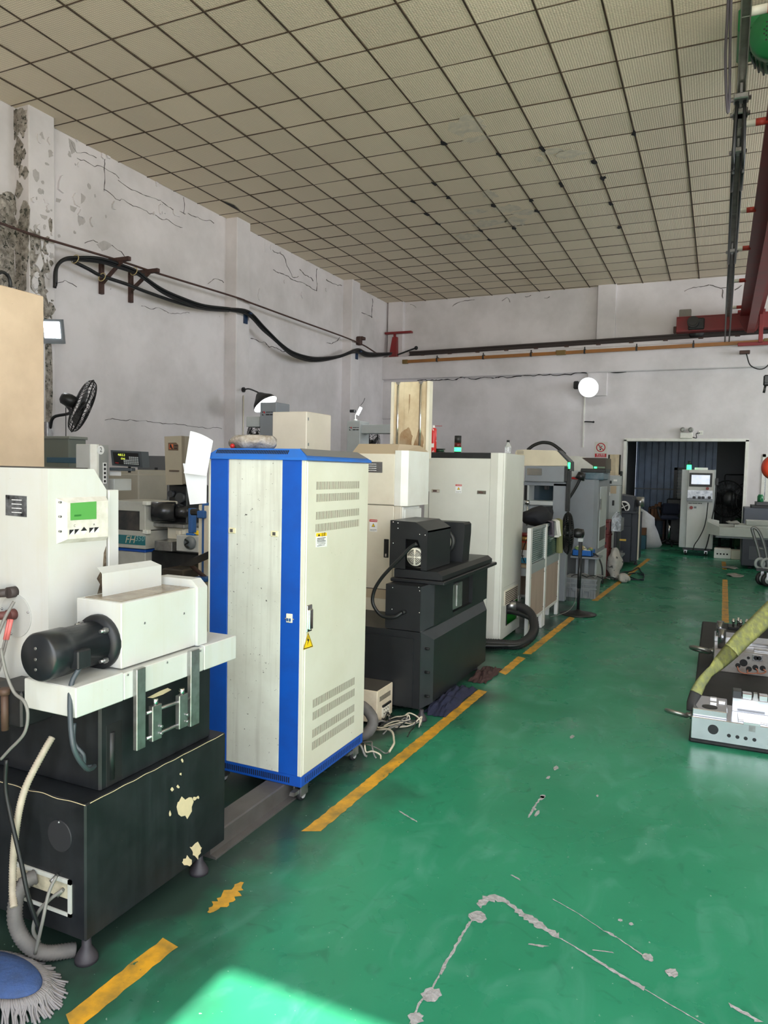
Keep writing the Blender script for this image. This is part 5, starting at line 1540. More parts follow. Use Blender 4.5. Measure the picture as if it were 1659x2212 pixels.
# flood light on the pilaster
q = hx(115, 716, PILX + .12)
fld = thing('flood_light', 'square led flood light shining on the mouldy pilaster edge', 'lamp', (q.x, q.y, q.z))
d = Vector((.42, -.86, -.22)).normalized()
rt_ = d.cross(Vector((0, 0, 1))).normalized()
upv = rt_.cross(d)
def obox(c, ax, ay, az, hx_, hy_, hz_, mb=None):
    mb = mb or MB()
    c = Vector(c)
    vs = [tuple(c + ax * sx * hx_ + ay * sy * hy_ + az * sz * hz_) for sx in (-1, 1) for sy in (-1, 1) for sz in (-1, 1)]
    return mb.add(vs, ((0, 1, 3, 2), (4, 6, 7, 5), (0, 4, 5, 1), (2, 3, 7, 6), (0, 2, 6, 4), (1, 5, 7, 3)))
obox(q, rt_, upv, d, .13, .15, .03).build('housing', M_grey, fld)
obox(q + d * .031 + upv * .02, rt_, upv, d, .10, .10, .004).build('lens', M_glow, fld)
obox(q - d * .07, rt_, upv, d, .02, .04, .05).build('bracket', M_black, fld)
lamp('AREA', 'flood_light_glow', tuple(q + d * .05), 5, (.95, .98, 1), target=tuple(q + d), size=(.2, .2))

# fans
M_fanb = mat('fan black', (.012, .013, .014), .4)
def fan_head(par, c, axis, R, wires=28, m=None, front=True, depth=.09, wr=.0025):
    """guards, blades and motor around centre c; axis points the way the air goes"""
    m = m or M_fanb
    c, d = Vector(c), Vector(axis).normalized()
    a = d.cross(Vector((0, 0, 1))).normalized()
    b = a.cross(d)
    P = lambda r, t, h: c + (a * math.cos(t) + b * math.sin(t)) * r + d * h
    for nm, s in (('front_guard', 1), ('rear_guard', -1)):
        g = MB()
        for k in range(wires):
            t = 2 * PI * k / wires
            g.tube([P(R * .14, t, s * depth), P(R * .55, t + .12, s * depth * .95), P(R * .88, t + .2, s * depth * .6), P(R, t + .24, 0)], wr, 4, seg=3)
        for r_, h_ in ((R * .14, s * depth), (R * .55, s * depth * .95), (R * .82, s * depth * .68)):
            g.torus(c + d * h_, d, r_, wr, 32, 4)
        g.torus(c, d, R, wr * 2.4, 40, 6)
        g.build(nm, m, par)
    for k in range(3):
        g = MB()
        n = 6
        vs = []
        for i in range(n + 1):
            r_ = R * (.16 + .72 * i / n)
            w_ = .34 + .30 * math.sin(PI * (.2 + .7 * i / n))
            for s in (-1, 1):
                t = 2 * PI * k / 3 + s * w_
                vs.append(tuple(P(r_, t, s * .035)))
        g.add(vs, [(2 * i, 2 * i + 1, 2 * i + 3, 2 * i + 2) for i in range(n)], True)
        g.build('blade', m, par)
    MB().lathe(((R * .16, -.03), (R * .16, .03), (0, .05)), c, d, 18).build('hub', m, par)
    MB().lathe(((R * .16, .02), (R * .22, .05), (R * .24, .3 * R), (R * .20, .55 * R), (R * .10, .62 * R), (0, .62 * R)), c - d * (depth * .6), -d, 20).build('motor', m, par)
q = hx(178, 877, PILX + .75)
ax_ = Vector((.54, .74, -.35)).normalized()
wf = thing('wall_fan', 'black caged wall fan on a curved arm beside the mouldy pilaster', 'fan', tuple(hx(108, 925, PILX + .05)))
fan_head(wf, q, ax_, .34, 36, wr=.0035)
e = hx(108, 925, PILX + .05)
MB().tube([(PILX + .05, e.y, e.z), (PILX + .12, e.y, e.z + .14), (PILX + .35, e.y + .05, e.z + .2), tuple(q - ax_ * .24 - Vector((0, 0, .03)))], .02, 8).build('arm', M_fanb, wf)
MB().box(PILX, PILX + .06, e.y - .05, e.y + .05, e.z - .12, e.z + .08, .006).build('wall_plate', M_steel, wf)
MB().tube([tuple(q - ax_ * .2 - Vector((0, 0, .1))), tuple(q - ax_ * .2 - Vector((0, 0, .5))), tuple(q - ax_ * .2 - Vector((0, 0, 1.1)))], .005, 6).build('cord', M_cable, wf)

# bell lamp on the second pilaster
e = hx(524.5, 842, PILX)
bl_ = thing('wall_lamp', 'bell shaded wall lamp lit on the second pilaster', 'lamp', (PILX, e.y, e.z))
c_ = hy(566, 862, e.y - .3)
MB().cyl((PILX, e.y, e.z), (PILX + .03, e.y, e.z), .045, 14).build('wall_plate', M_black, bl_)
MB().tube([(PILX + .02, e.y, e.z), (PILX + .2, e.y - .1, e.z + .0), (c_.x - .12, c_.y, c_.z + .13), (c_.x - .06, c_.y, c_.z + .1)], .014, 8).build('arm', M_black, bl_)
d = (cR * .55 - cF * .22 + Vector((0, 0, -.78))).normalized()
sh = MB().lathe(((.04, 0), (.07, .03), (.11, .08), (.19, .16), (.23, .24), (.225, .24), (.18, .155), (.10, .08), (.05, .035)), c_ - d * .12, d, 28, cap=False).build('shade', M_black, bl_)
MB().lathe(((.0, .05), (.05, .05), (.098, .085), (.178, .16), (.222, .236)), c_ - d * .12, d, 28, cap=False).build('shade_lining', mat('white lamp lining', (.9, .9, .9), .5, emit=((.95, .98, 1), .75)), sh)
MB().ball(tuple(c_ + d * .04), .07, 14, 10).build('bulb', M_glow, bl_)
lamp('POINT', 'wall_lamp_glow', tuple(c_ + d * .16), 4, (.95, .98, 1), shadow_soft_size=.06)
MB().tube([(PILX + .02, e.y, e.z - .1), (PILX + .02, e.y, e.z - 1.3)], .012, 6).build('conduit', M_ivory, bl_)

# round lamp on the back wall
c_ = hy(1271, 837, LOW_Y - .35)
rl = thing('wall_lamp', 'round white reflector lamp lit on the back wall block', 'lamp', (c_.x, LOW_Y, c_.z))
d = Vector((-.1, -.93, -.35)).normalized()
rsh = MB().lathe(((.05, -.18), (.10, -.12), (.20, -.03), (.235, 0), (.23, .0), (.19, -.03)), c_, d, 28, cap=False).build('reflector', mat('white reflector', (.85, .86, .87), .4), rl)
MB().lathe(((0, -.10), (.10, -.09), (.19, -.025), (.225, -.001)), c_, d, 28, cap=False).build('reflector_lining', MATS['white lamp lining'], rsh)
MB().ball(tuple(c_ - d * .05), .06, 16, 10).build('bulb', M_glow, rl)
MB().tube([tuple(c_ - d * .18), (c_.x + .05, LOW_Y - .1, c_.z + .1), (c_.x + .1, LOW_Y, c_.z + .08)], .02, 8).build('arm', M_black, rl)
q = hy(1245, 832, LOW_Y - .15)
MB().box(q.x - .06, q.x + .06, LOW_Y - .2, LOW_Y - .1, q.z - .09, q.z + .09, .02).box(q.x - .01, q.x + .2, LOW_Y - .16, LOW_Y - .13, q.z - .02, q.z + .02).build('ballast', M_black, rl)
lamp('POINT', 'back_lamp_glow', tuple(c_ + d * .15), 4, (.95, .98, 1), shadow_soft_size=.06)
q0, q1 = hy(1263.5, 856, LOW_Y), hy(1258.5, 966, LOW_Y)
cn = thing('wall_conduit', 'thin white conduit running down the wall below round lamp', 'conduit', (q1.x, LOW_Y, q1.z))
MB().box(q0.x - .015, q0.x + .015, LOW_Y - .02, LOW_Y, q1.z, q0.z).build('channel', M_white, cn)
q2, q3 = hy(1263, 911, LOW_Y - .01), hy(1282, 911.5, LOW_Y - .05)
MB().tube([(q2.x, LOW_Y - .02, q2.z), (q2.x + .05, LOW_Y - .05, q2.z), tuple(q3)], .014, 6).ball(tuple(q3), .025, 8, 6).build('cable_end', M_cable, cn)
q0, q1 = hy(1310, 802, LOW_Y - .02), hy(1353, 803, LOW_Y - .02)
one('loose_cable', MB().tube([(q0.x, LOW_Y - .02, q0.z), ((q0.x + q1.x) / 2, LOW_Y - .05, q0.z - .04), (q1.x, LOW_Y - .03, q1.z)], .014, 6), M_cable, 'short black cable end sticking from back wall under the ledge', 'cable')

# no smoking sign
c_ = lambda a, c: tuple(hy(*k8(a, c), LOW_Y))
a, b_ = hy(*k8(15, 386), LOW_Y), hy(*k8(143, 238), LOW_Y)
sg_ = thing('no_smoking_sign', 'no smoking sign with red ring on the back wall', 'sign', (a.x, LOW_Y, a.z))
wd_, ht_ = b_.x - a.x, b_.z - a.z
MB().box(a.x, b_.x, LOW_Y - .006, LOW_Y, a.z, b_.z).build('board', mat('sign board', srgb(214, 212, 204), .5), sg_)
cx, cz, R_ = a.x + wd_ * .49, a.z + ht_ * .64, wd_ * .36
def disc(par, name, m, r0, r1, y, n=28):
    mb = MB()
    vs = [(cx + r * math.cos(2 * PI * i / n), y, cz + r * math.sin(2 * PI * i / n)) for r in (r0, r1) for i in range(n)]
    mb.add(vs, [(i, (i + 1) % n, n + (i + 1) % n, n + i) for i in range(n)])
    return mb.build(name, m, par)
disc(sg_, 'red_ring', M_redp, R_ * .80, R_, LOW_Y - .0075)
t = PI / 4
for (f0, f1, m_, w_, y_) in ((-.45, .55, M_blk, .06, .0068),):
    MB().slab([(cx + R_ * p, LOW_Y - y_, cz + R_ * q_) for p, q_ in ((-.35, -.10), (.30, .42), (.38, .30), (-.27, -.22))], (0, -1, 0), .0003).build('cigarette', m_, sg_)
MB().slab([(cx + R_ * p, LOW_Y - .0068, cz + R_ * q_) for p, q_ in ((-.30, -.50), (-.05, -.20), (.10, -.25), (.05, -.55), (-.15, -.66))], (0, -1, 0), .0003).build('hand_mark', M_blk, sg_)
MB().tube([(cx + R_ * p, LOW_Y - .0068, cz + R_ * q_) for p, q_ in ((-.40, .10), (-.30, .35), (-.10, .42), (.0, .55))], R_ * .04, 4).build('smoke_mark', M_blk, sg_)
MB().slab([(cx + R_ * p, LOW_Y - .008, cz + R_ * q_) for p, q_ in ((-.66, .54), (-.54, .66), (.66, -.54), (.54, -.66))], (0, -1, 0), .0003).build('red_bar', M_redp, sg_)
MB().box(a.x + wd_ * .06, b_.x - wd_ * .06, LOW_Y - .0068, LOW_Y - .006, a.z + ht_ * .02, a.z + ht_ * .25).build('red_band', M_redp, sg_)
text('sign_text', '禁止吸烟', ht_ * .13, M_wst, sg_, (a.x + wd_ * .5, LOW_Y - .0072, a.z + ht_ * .165), (1, 0, 0), (0, 0, 1))
scribble('sign_print', sg_, M_wst, (a.x + wd_ * .5, LOW_Y - .0072, a.z + ht_ * .06), (1, 0, 0), (0, 0, 1), wd_ * .7, ht_ * .03, 2)

# emergency light and its socket
a, b_ = hy(*k8(826, 207), LOW_Y), hy(*k8(948, 152), LOW_Y)
em = thing('emergency_light', 'white emergency light with two round heads above the doorway', 'lamp', (a.x, LOW_Y, a.z))
MB().box(a.x, b_.x, LOW_Y - .06, LOW_Y, a.z, b_.z, .01).build('battery_box', M_white, em)
for u in (855, 930):
    q = hy(*k8(u, 122), LOW_Y - .05)
    hd_ = MB().lathe(((.0, .07), (.05, .07), (.055, .05), (.055, .0), (.045, -.02), (.0, -.02)), (q.x, LOW_Y - .05, q.z), (0, -1, -.15), 20).build('lamp_head', mat('grey lamp ring', srgb(150, 150, 146), .35), em)
    MB().lathe(((.0, .074), (.032, .074)), (q.x, LOW_Y - .052, q.z), (0, -1, -.15), 16).build('lens', mat('dull lens', (.75, .75, .72), .2), hd_)
    MB().cyl((q.x, LOW_Y - .04, b_.z), (q.x, LOW_Y - .04, q.z - .04), .012, 8).build('neck', M_white, hd_)
q0, q1 = hy(*k8(999, 172), LOW_Y), hy(*k8(1045, 133), LOW_Y)
sk = thing('wall_socket', 'white wall socket beside the emergency light', 'socket', (q0.x, LOW_Y, q0.z))
MB().box(q0.x, q1.x, LOW_Y - .012, LOW_Y, q0.z, q1.z, .003).build('plate', M_white, sk)
for s in (-1, 1):
    MB().box((q0.x + q1.x) / 2 + s * .02 - .004, (q0.x + q1.x) / 2 + s * .02 + .004, LOW_Y - .0125, LOW_Y - .011, q0.z + .03, q0.z + .05).build('slot', M_dark, sk)
MB().tube([(b_.x, LOW_Y - .03, a.z + .03), (b_.x + .08, LOW_Y - .03, a.z + .01), (q0.x - .04, LOW_Y - .03, a.z + .08), (q0.x - .03, LOW_Y - .03, q0.z + .03), (q0.x + .04, LOW_Y - .02, q0.z + .04)], .008, 6).build('cord', M_cable, em)

# ================================================================== crane: rail, conductor bar, bridge
yr = BACK_Y - .18
r0, r1 = hy(*k3(300, 588), yr), hy(*k3(1650, 502), yr)
sl = (r1.z - r0.z) / (r1.x - r0.x)
rxe = 8.8
cr = thing('crane_rail', 'dark steel crane rail lying along the back wall ledge', 'rail', (r0.x, yr, bz1))
def sweep(mb, prof, x0, z0, x1, z1):      # profile in (y, dz)
    n = len(prof)
    vs = [(x0, y, z0 + dz) for y, dz in prof] + [(x1, y, z1 + dz) for y, dz in prof]
    return mb.add(vs, [tuple(range(n - 1, -1, -1)), tuple(range(n, 2 * n))] + [(i, (i + 1) % n, n + (i + 1) % n, n + i) for i in range(n)])
zr0, zr1 = r0.z, r0.z + sl * (rxe - r0.x)
sweep(MB(), [(yr - .07, -.055), (yr + .07, -.055), (yr + .07, -.035), (yr + .012, -.03), (yr + .012, .03), (yr + .04, .035), (yr + .04, .07), (yr - .04, .07), (yr - .04, .035), (yr - .012, .03), (yr - .012, -.03), (yr - .07, -.035)], r0.x, zr0, rxe, zr1).build('rail_bar', mat('dark rail steel', srgb(52, 42, 40), .6), cr)
for k in range(14):
    x = r0.x + .4 + k * .72
    z = zr0 + sl * (x - r0.x)
    MB().box(x - .05, x + .05, yr - .11, yr + .10, z - .075, z - .045, .006).build('rail_clip', M_rust, cr)
MB().prism([(r0.x, min(bz1, zr0 - .06) - .0), (rxe, min(bz1, zr0 - .06)), (rxe, zr1 - .056), (r0.x, zr0 - .056)], 1, yr - .06, yr + .06).build('grout_bed', M_wall, cr)
yb2 = BACK_Y - .42
b0, b1 = hy(*k3(262, 634), yb2), hy(*k3(1650, 556), yb2)
sl2 = (b1.z - b0.z) / (b1.x - b0.x)
bb = thing('conductor_bar', 'long orange brown crane conductor bar below the rail', 'conductor bar', (b0.x, yb2, b0.z))
M_bus = mat('orange brown bar', srgb(160, 104, 48), .45, dirt=((.2, .1, .04), .5, 3))
sweep(MB(), [(yb2 - .03, -.036), (yb2 + .03, -.036), (yb2 + .03, .036), (yb2 - .03, .036)], b0.x, b0.z, rxe, b0.z + sl2 * (rxe - b0.x)).build('bar', M_bus, bb)
MB().box(b0.x - .02, b0.x + .12, yb2 - .04, yb2 + .04, b0.z - .05, b0.z + .05, .006).build('end_cap', mat('brass end', srgb(120, 96, 50), .5), bb)
for a in (470, 755, 1050, 1380, 1700, 2050):
    x = hy(*k3(a, 600), yb2).x
    z = b0.z + sl2 * (x - b0.x)
    MB().box(x - .02, x + .02, yb2 - .036, yb2 + .036, z - .045, z + .05).box(x - .012, x + .012, yb2, BACK_Y - .30, z + .05, z + .07).box(x - .012, x + .012, yb2 - .01, yb2 + .01, z + .03, z + .11).build('hanger', M_black, bb)
for a in (1235, 2520):
    x = hy(*k3(a, 575), yb2).x
    z = b0.z + sl2 * (x - b0.x)
    MB().box(x - .11, x + .11, yb2 - .045, yb2 + .045, z - .045, z + .06, .006).build('joint_cover', MATS['brass end'], bb)
# red stop post in the corner
q0, q1 = hy(*k3(198, 600), yr - .05), hy(*k3(210, 480), yr - .05)
rp_ = thing('crane_stop', 'dark red steel post with a flat arm at wall corner', 'crane stop', (q0.x, yr, q0.z))
zq = max(q0.z - .04, bz1 + .003)
MB().hexa([(q0.x - .10, yr - .1, zq), (q0.x + .10, yr - .1, zq), (q0.x + .10, yr + .06, zq), (q0.x - .10, yr + .06, zq), (q0.x - .03, yr - .06, q1.z), (q0.x + .09, yr - .06, q1.z), (q0.x + .09, yr + .04, q1.z), (q0.x - .03, yr + .04, q1.z)]).build('post', M_crane, rp_)
q2, q3 = hy(*k3(150, 460), yr - .05), hy(*k3(313, 447), yr - .05)
MB().box(q2.x, q3.x, yr - .09, yr + .03, q2.z - .02, q2.z + .03, .004).build('arm', M_crane, rp_)
MB().box(q0.x - .01, q0.x + .05, yr - .04, yr, q1.z, q2.z - .02).build('stem', M_crane, rp_)
q4, q5 = hy(*k3(225, 590), yr - .1), hy(*k3(340, 548), yr - .1)
MB().tube([tuple(q4), tuple((q4 + q5) / 2), tuple(q5)], .02, 6).ball(tuple(q5), .05, 8, 6).build('buffer_cable', M_cable, rp_)

# bridge: end carriage, girder, festoon, hoist
ye = BACK_Y - .42
e0, e1 = hy(*k5(262, 950), ye), hy(*k5(850, 905), ye)
ez1, ez0 = hy(*k5(300, 884), ye).z, hy(*k5(300, 1010), ye).z
cn_ = thing('bridge_crane', 'red overhead bridge crane with girder and end carriage on the rail', 'crane', (e0.x + 1.4, ye, ez0))
exr = e0.x + 3.6
ec = MB().box(e0.x, exr, ye - .10, ye + .10, ez0, ez1, .006).build('end_carriage', M_crane, cn_)
MB().box(e0.x + .0, exr, ye - .12, ye + .12, ez0 - .012, ez0 + .012).box(e0.x, exr, ye - .12, ye + .12, ez1 - .012, ez1 + .012).build('carriage_flange', M_crane, ec)
MB().box(e0.x - .06, e0.x, ye - .06, ye + .06, ez0 - .02, ez0 + .12, .01).build('buffer', M_rust, ec)
for x in (e0.x + .40, exr - .4):
    MB().lathe(((.0, -.05), (.16, -.05), (.16, -.03), (.14, -.03), (.14, .03), (.16, .03), (.16, .05), (0, .05)), (x, yr, ez0 + .02), (0, 1, 0), 24).build('wheel', M_black, ec)
mc_ = hy(*k5(415, 925), ye - .2)
MB().cyl((mc_.x, ye - .10, mc_.z), (mc_.x, ye - .36, mc_.z), .115, 20).cyl((mc_.x, ye - .36, mc_.z), (mc_.x, ye - .40, mc_.z), .09, 20).build('travel_motor', mat('dark motor', srgb(46, 44, 42), .5), ec)
MB().box(mc_.x - .10, mc_.x + .22, ye - .2, ye - .1, mc_.z - .14, mc_.z + .10, .02).build('gearbox', M_black, ec)
q = hy(*k5(342, 850), ye)
MB().box(q.x - .12, q.x + .12, ye - .1, ye + .1, ez1, ez1 + .17, .01).build('junction_box', mat('grey junction box', srgb(128, 122, 114), .5), ec)
for dz in (.06, .14, .22):
    for dx in (1.62, ):
        MB().cyl((e0.x + dx, ye - .10, ez0 + dz), (e0.x + dx, ye - .115, ez0 + dz), .018, 6).build('bolt', M_rust, ec)
gyE = ye - .12
gb = hy(1621, 719.5, gyE)
gt = hy(1598.6, 686, gyE)
gxl, gxr = hy(1612.7, 719.5, gyE).x, hy(1629.2, 719.5, gyE).x
GXc = (gxl + gxr) / 2
GZ0, GZ1 = gb.z, gt.z + .03
gw = GXc - gt.x
gd = MB().box(gxl, gxr, FRONT_Y + .4, gyE, GZ0, GZ0 + .03).build('girder', M_crane, cn_)
MB().box(GXc - .014, GXc + .014, FRONT_Y + .4, gyE, GZ0 + .03, GZ1).build('girder_web', M_crane, gd)
MB().box(GXc - gw, GXc + gw, FRONT_Y + .4, gyE, GZ1, GZ1 + .025).build('girder_flange', M_crane, gd)
for s in (-1, 1):
    MB().prism([(GXc + s * .014, GZ1), (GXc + s * gw, GZ1), (GXc + s * gw, GZ1 - .1), (GXc + s * .1, GZ0 + .03), (GXc + s * .014, GZ0 + .03)], 1, gyE - .02, gyE).build('girder_rib', M_crane, gd)
MB().box(GXc - gw - .05, GXc + gw + .05, gyE - .06, ye + .1, ez1 + .012, ez1 + .06).build('girder_seat', M_crane, gd)
q = hy(*k5(1040, 960), ye - .2)
MB().box(q.x - .04, q.x + .04, ye - .2, ye - .12, b0.z + .05, ez1, .004).box(q.x - .42, q.x + .6, yb2 - .1, yb2 - .04, b0.z - .0, b0.z + .07, .004).build('collector_arm', M_crane, cn_)
for dx in (-.28, .36):
    MB().box(q.x + dx - .1, q.x + dx + .1, yb2 - .08, yb2 + .04, b0.z - .16, b0.z - .09, .01).build('collector_shoe', M_rust, cn_)
MB().tube([(q.x - .25, yb2 - .06, b0.z - .16), (q.x - .15, yb2 - .08, b0.z - .42), (q.x + .1, yb2 - .08, b0.z - .48), (q.x + .33, yb2 - .06, b0.z - .16)], .012, 6).build('collector_cable', M_cable, cn_)
# festoon track on red-white arms
fa = hz(1597, 272, GZ1 + .0)
FX = fa.x
fz = GZ1 - .03
tk = MB().box(FX - .035, FX - .027, 2.0, gyE - .1, fz - .06, fz + .02).box(FX + .027, FX + .035, 2.0, gyE - .1, fz - .06, fz + .02).box(FX - .035, FX + .035, 2.0, gyE - .1, fz + .012, fz + .02).build('festoon_track', mat('galvanised track', srgb(150, 146, 140), .45, .4, dirt=((.1, .09, .08), .6, 6)), cn_)
for (u, v) in ((1615, 30), (1600, 272), (1588, 459), (1585, 540), (1581, 609), (1577, 666)):
    yy = hz(u, v, GZ1 + .0).y
    MB().cyl((FX - .03, yy, GZ1 + .012), (FX + (GXc - gw - FX) * .62, yy, GZ1 + .012), .032, 10).build('track_arm', M_white, cn_)
    MB().cyl((FX + (GXc - gw - FX) * .62, yy, GZ1 + .012), (GXc - gw + .02, yy, GZ1 + .012), .034, 10).build('arm_socket', mat('arm red', srgb(176, 62, 52), .5), cn_)
ys_ = [hx(u, v, FX).y for (u, v) in ((1602, 60), (1597, 128), (1590, 297), (1588, 405), (1586, 497), (1584, 565), (1581, 620), (1579, 662))]
for k, yy in enumerate(ys_):
    MB().box(FX - .06, FX + .06, yy - .06, yy + .06, fz - .14, fz - .09, .008).cyl((FX - .08, yy, fz - .12), (FX + .08, yy, fz - .12), .02, 8).box(FX - .01, FX + .01, yy - .03, yy + .03, fz - .09, fz).build('cable_carrier', M_steel, cn_)
    if k:
        ya = ys_[k - 1]
        dr = .34 if k < 5 else .5
        for s in (-1, 1):
            MB().tube([(FX + s * .03, ya, fz - .14), (FX + s * .04, ya + (yy - ya) * .12, fz - .14 - dr * .75), (FX + s * .04, (ya + yy) / 2, fz - .14 - dr), (FX + s * .04, ya + (yy - ya) * .88, fz - .14 - dr * .75), (FX + s * .03, yy, fz - .14)], .015, 6, seg=4).build('festoon_cable', M_cable, cn_)
MB().tube([tuple(hy(u, v, 6.6)) for u, v in ((1576, -60), (1571, 40), (1567, 120), (1569, 200), (1572.5, 244), (1576, 200), (1577, 120), (1578, 40), (1581, -60))], .011, 8).build('festoon_cable', mat('grey violet cable', srgb(72, 68, 76), .5), cn_)
# hoist and hook block (its edge is in view)
HYh = 7.3
hc = hy(1676, 62, HYh)
ho = thing('electric_hoist', 'green electric hoist motor hanging from the red girder', 'hoist', (GXc, HYh, hc.z))
M_hg = mat('hoist green', srgb(20, 112, 58), .4, dirt=((.02, .12, .06), .5, 6))
hm_ = MB().lathe(((.0, -.005), (.12, -.005), (.13, .01), (.20, .03), (.215, .07), (.215, .16), (.20, .17), (.20, .5), (0, .5)), (hc.x, hc.y, hc.z), (.1, 1, .12), 28).build('motor', M_hg, ho)
for k in range(26):
    t = 2 * PI * k / 26
    dd = Vector((.1, 1, .12)).normalized()
    a_ = dd.orthogonal().normalized()
    b_ = dd.cross(a_)
    e_ = a_ * math.cos(t) + b_ * math.sin(t)
    MB().cyl(hc + dd * .17 + e_ * .215, hc + dd * .48 + e_ * .215, .012, 4).build('cooling_fin', mat('dark green fin', srgb(18, 58, 40), .5), hm_)
mb = MB()
for i in range(-4, 5):
    for j in range(-4, 5):
        if i * i + j * j < 17:
            o2 = hc - dd * .0062 + a_ * i * .025 + b_ * j * .025
            mb.cyl(o2, o2 - dd * .0006, .008, 6)
mb.build('grille_holes', M_dark, hm_)['kind'] = 'stuff'
MB().box(hc.x - .30, hc.x + .40, HYh + .3, HYh + .9, hc.z + .2, min(hc.z + .62, CEIL - .08), .02).build('control_box', M_hg, ho)
MB().box(GXc - .12, GXc + .12, HYh + .3, HYh + .9, GZ0 - .28, GZ0 - .04, .02).build('trolley', M_hg, ho)
MB().cyl((GXc + .42, HYh + .6, hc.z + .05), (GXc + .42, HYh + 1.5, hc.z + .05), .2, 24).build('rope_drum', M_hg, ho)
hk = hy(1675, 1010, HYh + 1.2)
for s in (-1, 1):
    MB().cyl((hk.x + .035 * s, HYh + 1.2, hk.z), (GXc + .06 * s, HYh + 1.2, hc.z), .008, 6).build('hoist_rope', M_steel, ho)
bl = MB().lathe(((0, -.06), (.10, -.06), (.125, -.045), (.125, .045), (.10, .06), (0, .06)), (hk.x, HYh + 1.2, hk.z), (.45, -.9, 0), 24).build('hook_block', mat('hook block orange', srgb(206, 66, 36), .4), ho)
MB().torus((hk.x + .03, HYh + 1.2, hk.z - .20), (.9, -.4, 0), .06, .022, 20, 8).build('hook', M_steel, bl)
q = hy(1656, 823, HYh + 1.2)
MB().box(q.x - .03, q.x + .08, HYh + 1.17, HYh + 1.23, q.z - .05, q.z + .06, .012).cyl((q.x, HYh + 1.15, q.z), (q.x, HYh + 1.25, q.z), .022, 12).cyl((q.x - .01, HYh + 1.2, q.z - .05), (q.x - .02, HYh + 1.2, q.z - .12), .012, 8).build('rope_guide', M_black, ho)

# ================================================================== the row further down the aisle
def k7(a, c):
    return (1080 + a / 4.424, 900 + c / 4.424)
def pbox(par, name, m, u0, v0, u1, v1, y, dep, c=.004, z0=None, z1=None):
    """box whose near face fills the photo rectangle u0..u1, v0..v1 on the plane y"""
    um, vm = (u0 + u1) / 2, (v0 + v1) / 2
    return MB().box(hy(u0, vm, y).x, hy(u1, vm, y).x, y, y + dep, hy(um, v1, y).z if z0 is None else z0, hy(um, v0, y).z if z1 is None else z1, c).build(name, m, par)
def kbox(par, name, m, k, a0, c0, a1, c1, y, dep, c=.004, **kw):
    p, q = k(a0, c0), k(a1, c1)
    return pbox(par, name, m, p[0], p[1], q[0], q[1], y, dep, c, **kw)

# ---- office partition with ribbed glass and a desk behind it
PXp = -1.66
pw = thing('office_partition', 'grey office partition with ribbed glass and wood grain panels', 'partition', (PXp, 8.0, 0))
M_alu = mat('white aluminium post', srgb(214, 214, 212), .4)
M_rail = mat('grey partition rail', srgb(150, 156, 158), .45)
M_wood = mat('wood grain laminate', srgb(170, 150, 138), .5, streak=((.22, .16, .13), .5, 60))
M_rib = mat('ribbed green glass', srgb(60, 92, 88), .12, dirt=((.10, .16, .15), .5, 5), spec=.8)
yA = hx(*k7(296, 1300), PXp).y
yM = hx(*k7(440, 1300), PXp).y
yB = hx(*k7(568, 1300), PXp).y
ztop = hx(*k7(296, 1068), PXp).z
for y in (yA, yM, yB):
    bx(pw, 'post', M_alu, PXp - .035, PXp + .004, y - .035, y + .035, 0, ztop, .003)
bx(pw, 'post', M_alu, PXp - .035, PXp + .004, yM - .125, yM - .06, 0, .16, .003)
zg0, zg1 = hx(*k7(370, 1385), PXp).z, ztop - .03
zr = hx(*k7(370, 1470), PXp).z
zw0 = hx(*k7(365, 1885), PXp).z
for (ya, yb) in ((yA + .036, yM - .036), (yM + .036, yB - .036)):
    bx(pw, 'top_rail', M_rail, PXp - .03, PXp, ya, yb, ztop - .03, ztop, .002)
    bx(pw, 'middle_rail', M_rail, PXp - .03, PXp + .002, ya, yb, zr, zg0, .002)
    bx(pw, 'wood_panel', M_wood, PXp - .025, PXp - .004, ya, yb, zw0, zr, .002)
    bx(pw, 'bottom_rail', M_alu, PXp - .03, PXp, ya, yb, zw0 - .03, zw0, .002)
    g = MB()
    n = 16
    for k in range(n):
        z0_, z1_ = zg0 + (zg1 - zg0) * k / n, zg0 + (zg1 - zg0) * (k + 1) / n
        g.prism([(PXp - .02, z0_), (PXp - .012, z0_), (PXp - .006, (z0_ + z1_) / 2), (PXp - .012, z1_), (PXp - .02, z1_)], 1, ya, yb)
    g.build('ribbed_glass', M_rib, pw)
    for y in (ya + .02, yb - .02):
        for z in (zw0 + .04, zr - .04):
            MB().ball((PXp - .003, y, z), .006, 8, 4).build('screw', M_black, pw)
zd = hx(*k7(230, 1400), -1.9).z
dk = thing('desk', 'desk with pale wood top behind the office partition', 'desk', (-2.05, 7.95, 0))
MB().box(-2.45, PXp - .045, 7.72, 8.6, zd - .03, zd, .004).build('desk_top', mat('pale desk top', srgb(196, 176, 148), .5), dk)
MB().box(-2.42, PXp - .06, 7.74, 8.58, zd - .12, zd - .032, .004).build('apron', M_lgrey, dk)
for x in (-2.40, -1.76):
    for y in (7.76, 8.54):
        MB().box(x - .02, x + .02, y - .02, y + .02, 0, zd - .12).build('leg', M_alu, dk)
MB().box(-2.41, -1.75, 8.30, 8.32, .25, zd - .12).build('modesty_panel', M_wood, dk)
q = hz(1118, 1335)
one('green_bin', MB().lathe(((.10, 0), (.13, .30), (.125, .30), (.095, .01)), (q.x, 7.64, 0), n=20, cap=True), mat('bright green plastic', srgb(40, 160, 50), .4), 'small bright green bin under the desk', 'bin')
yd = 7.82
x0_, x1_ = hy(*k7(190, 1300), yd).x, hy(*k7(272, 1300), yd).x
bxz = zd
ob = thing('carton', 'printed carton with blue and white label on the desk', 'box', ((x0_ + x1_) / 2, yd + .1, zd))
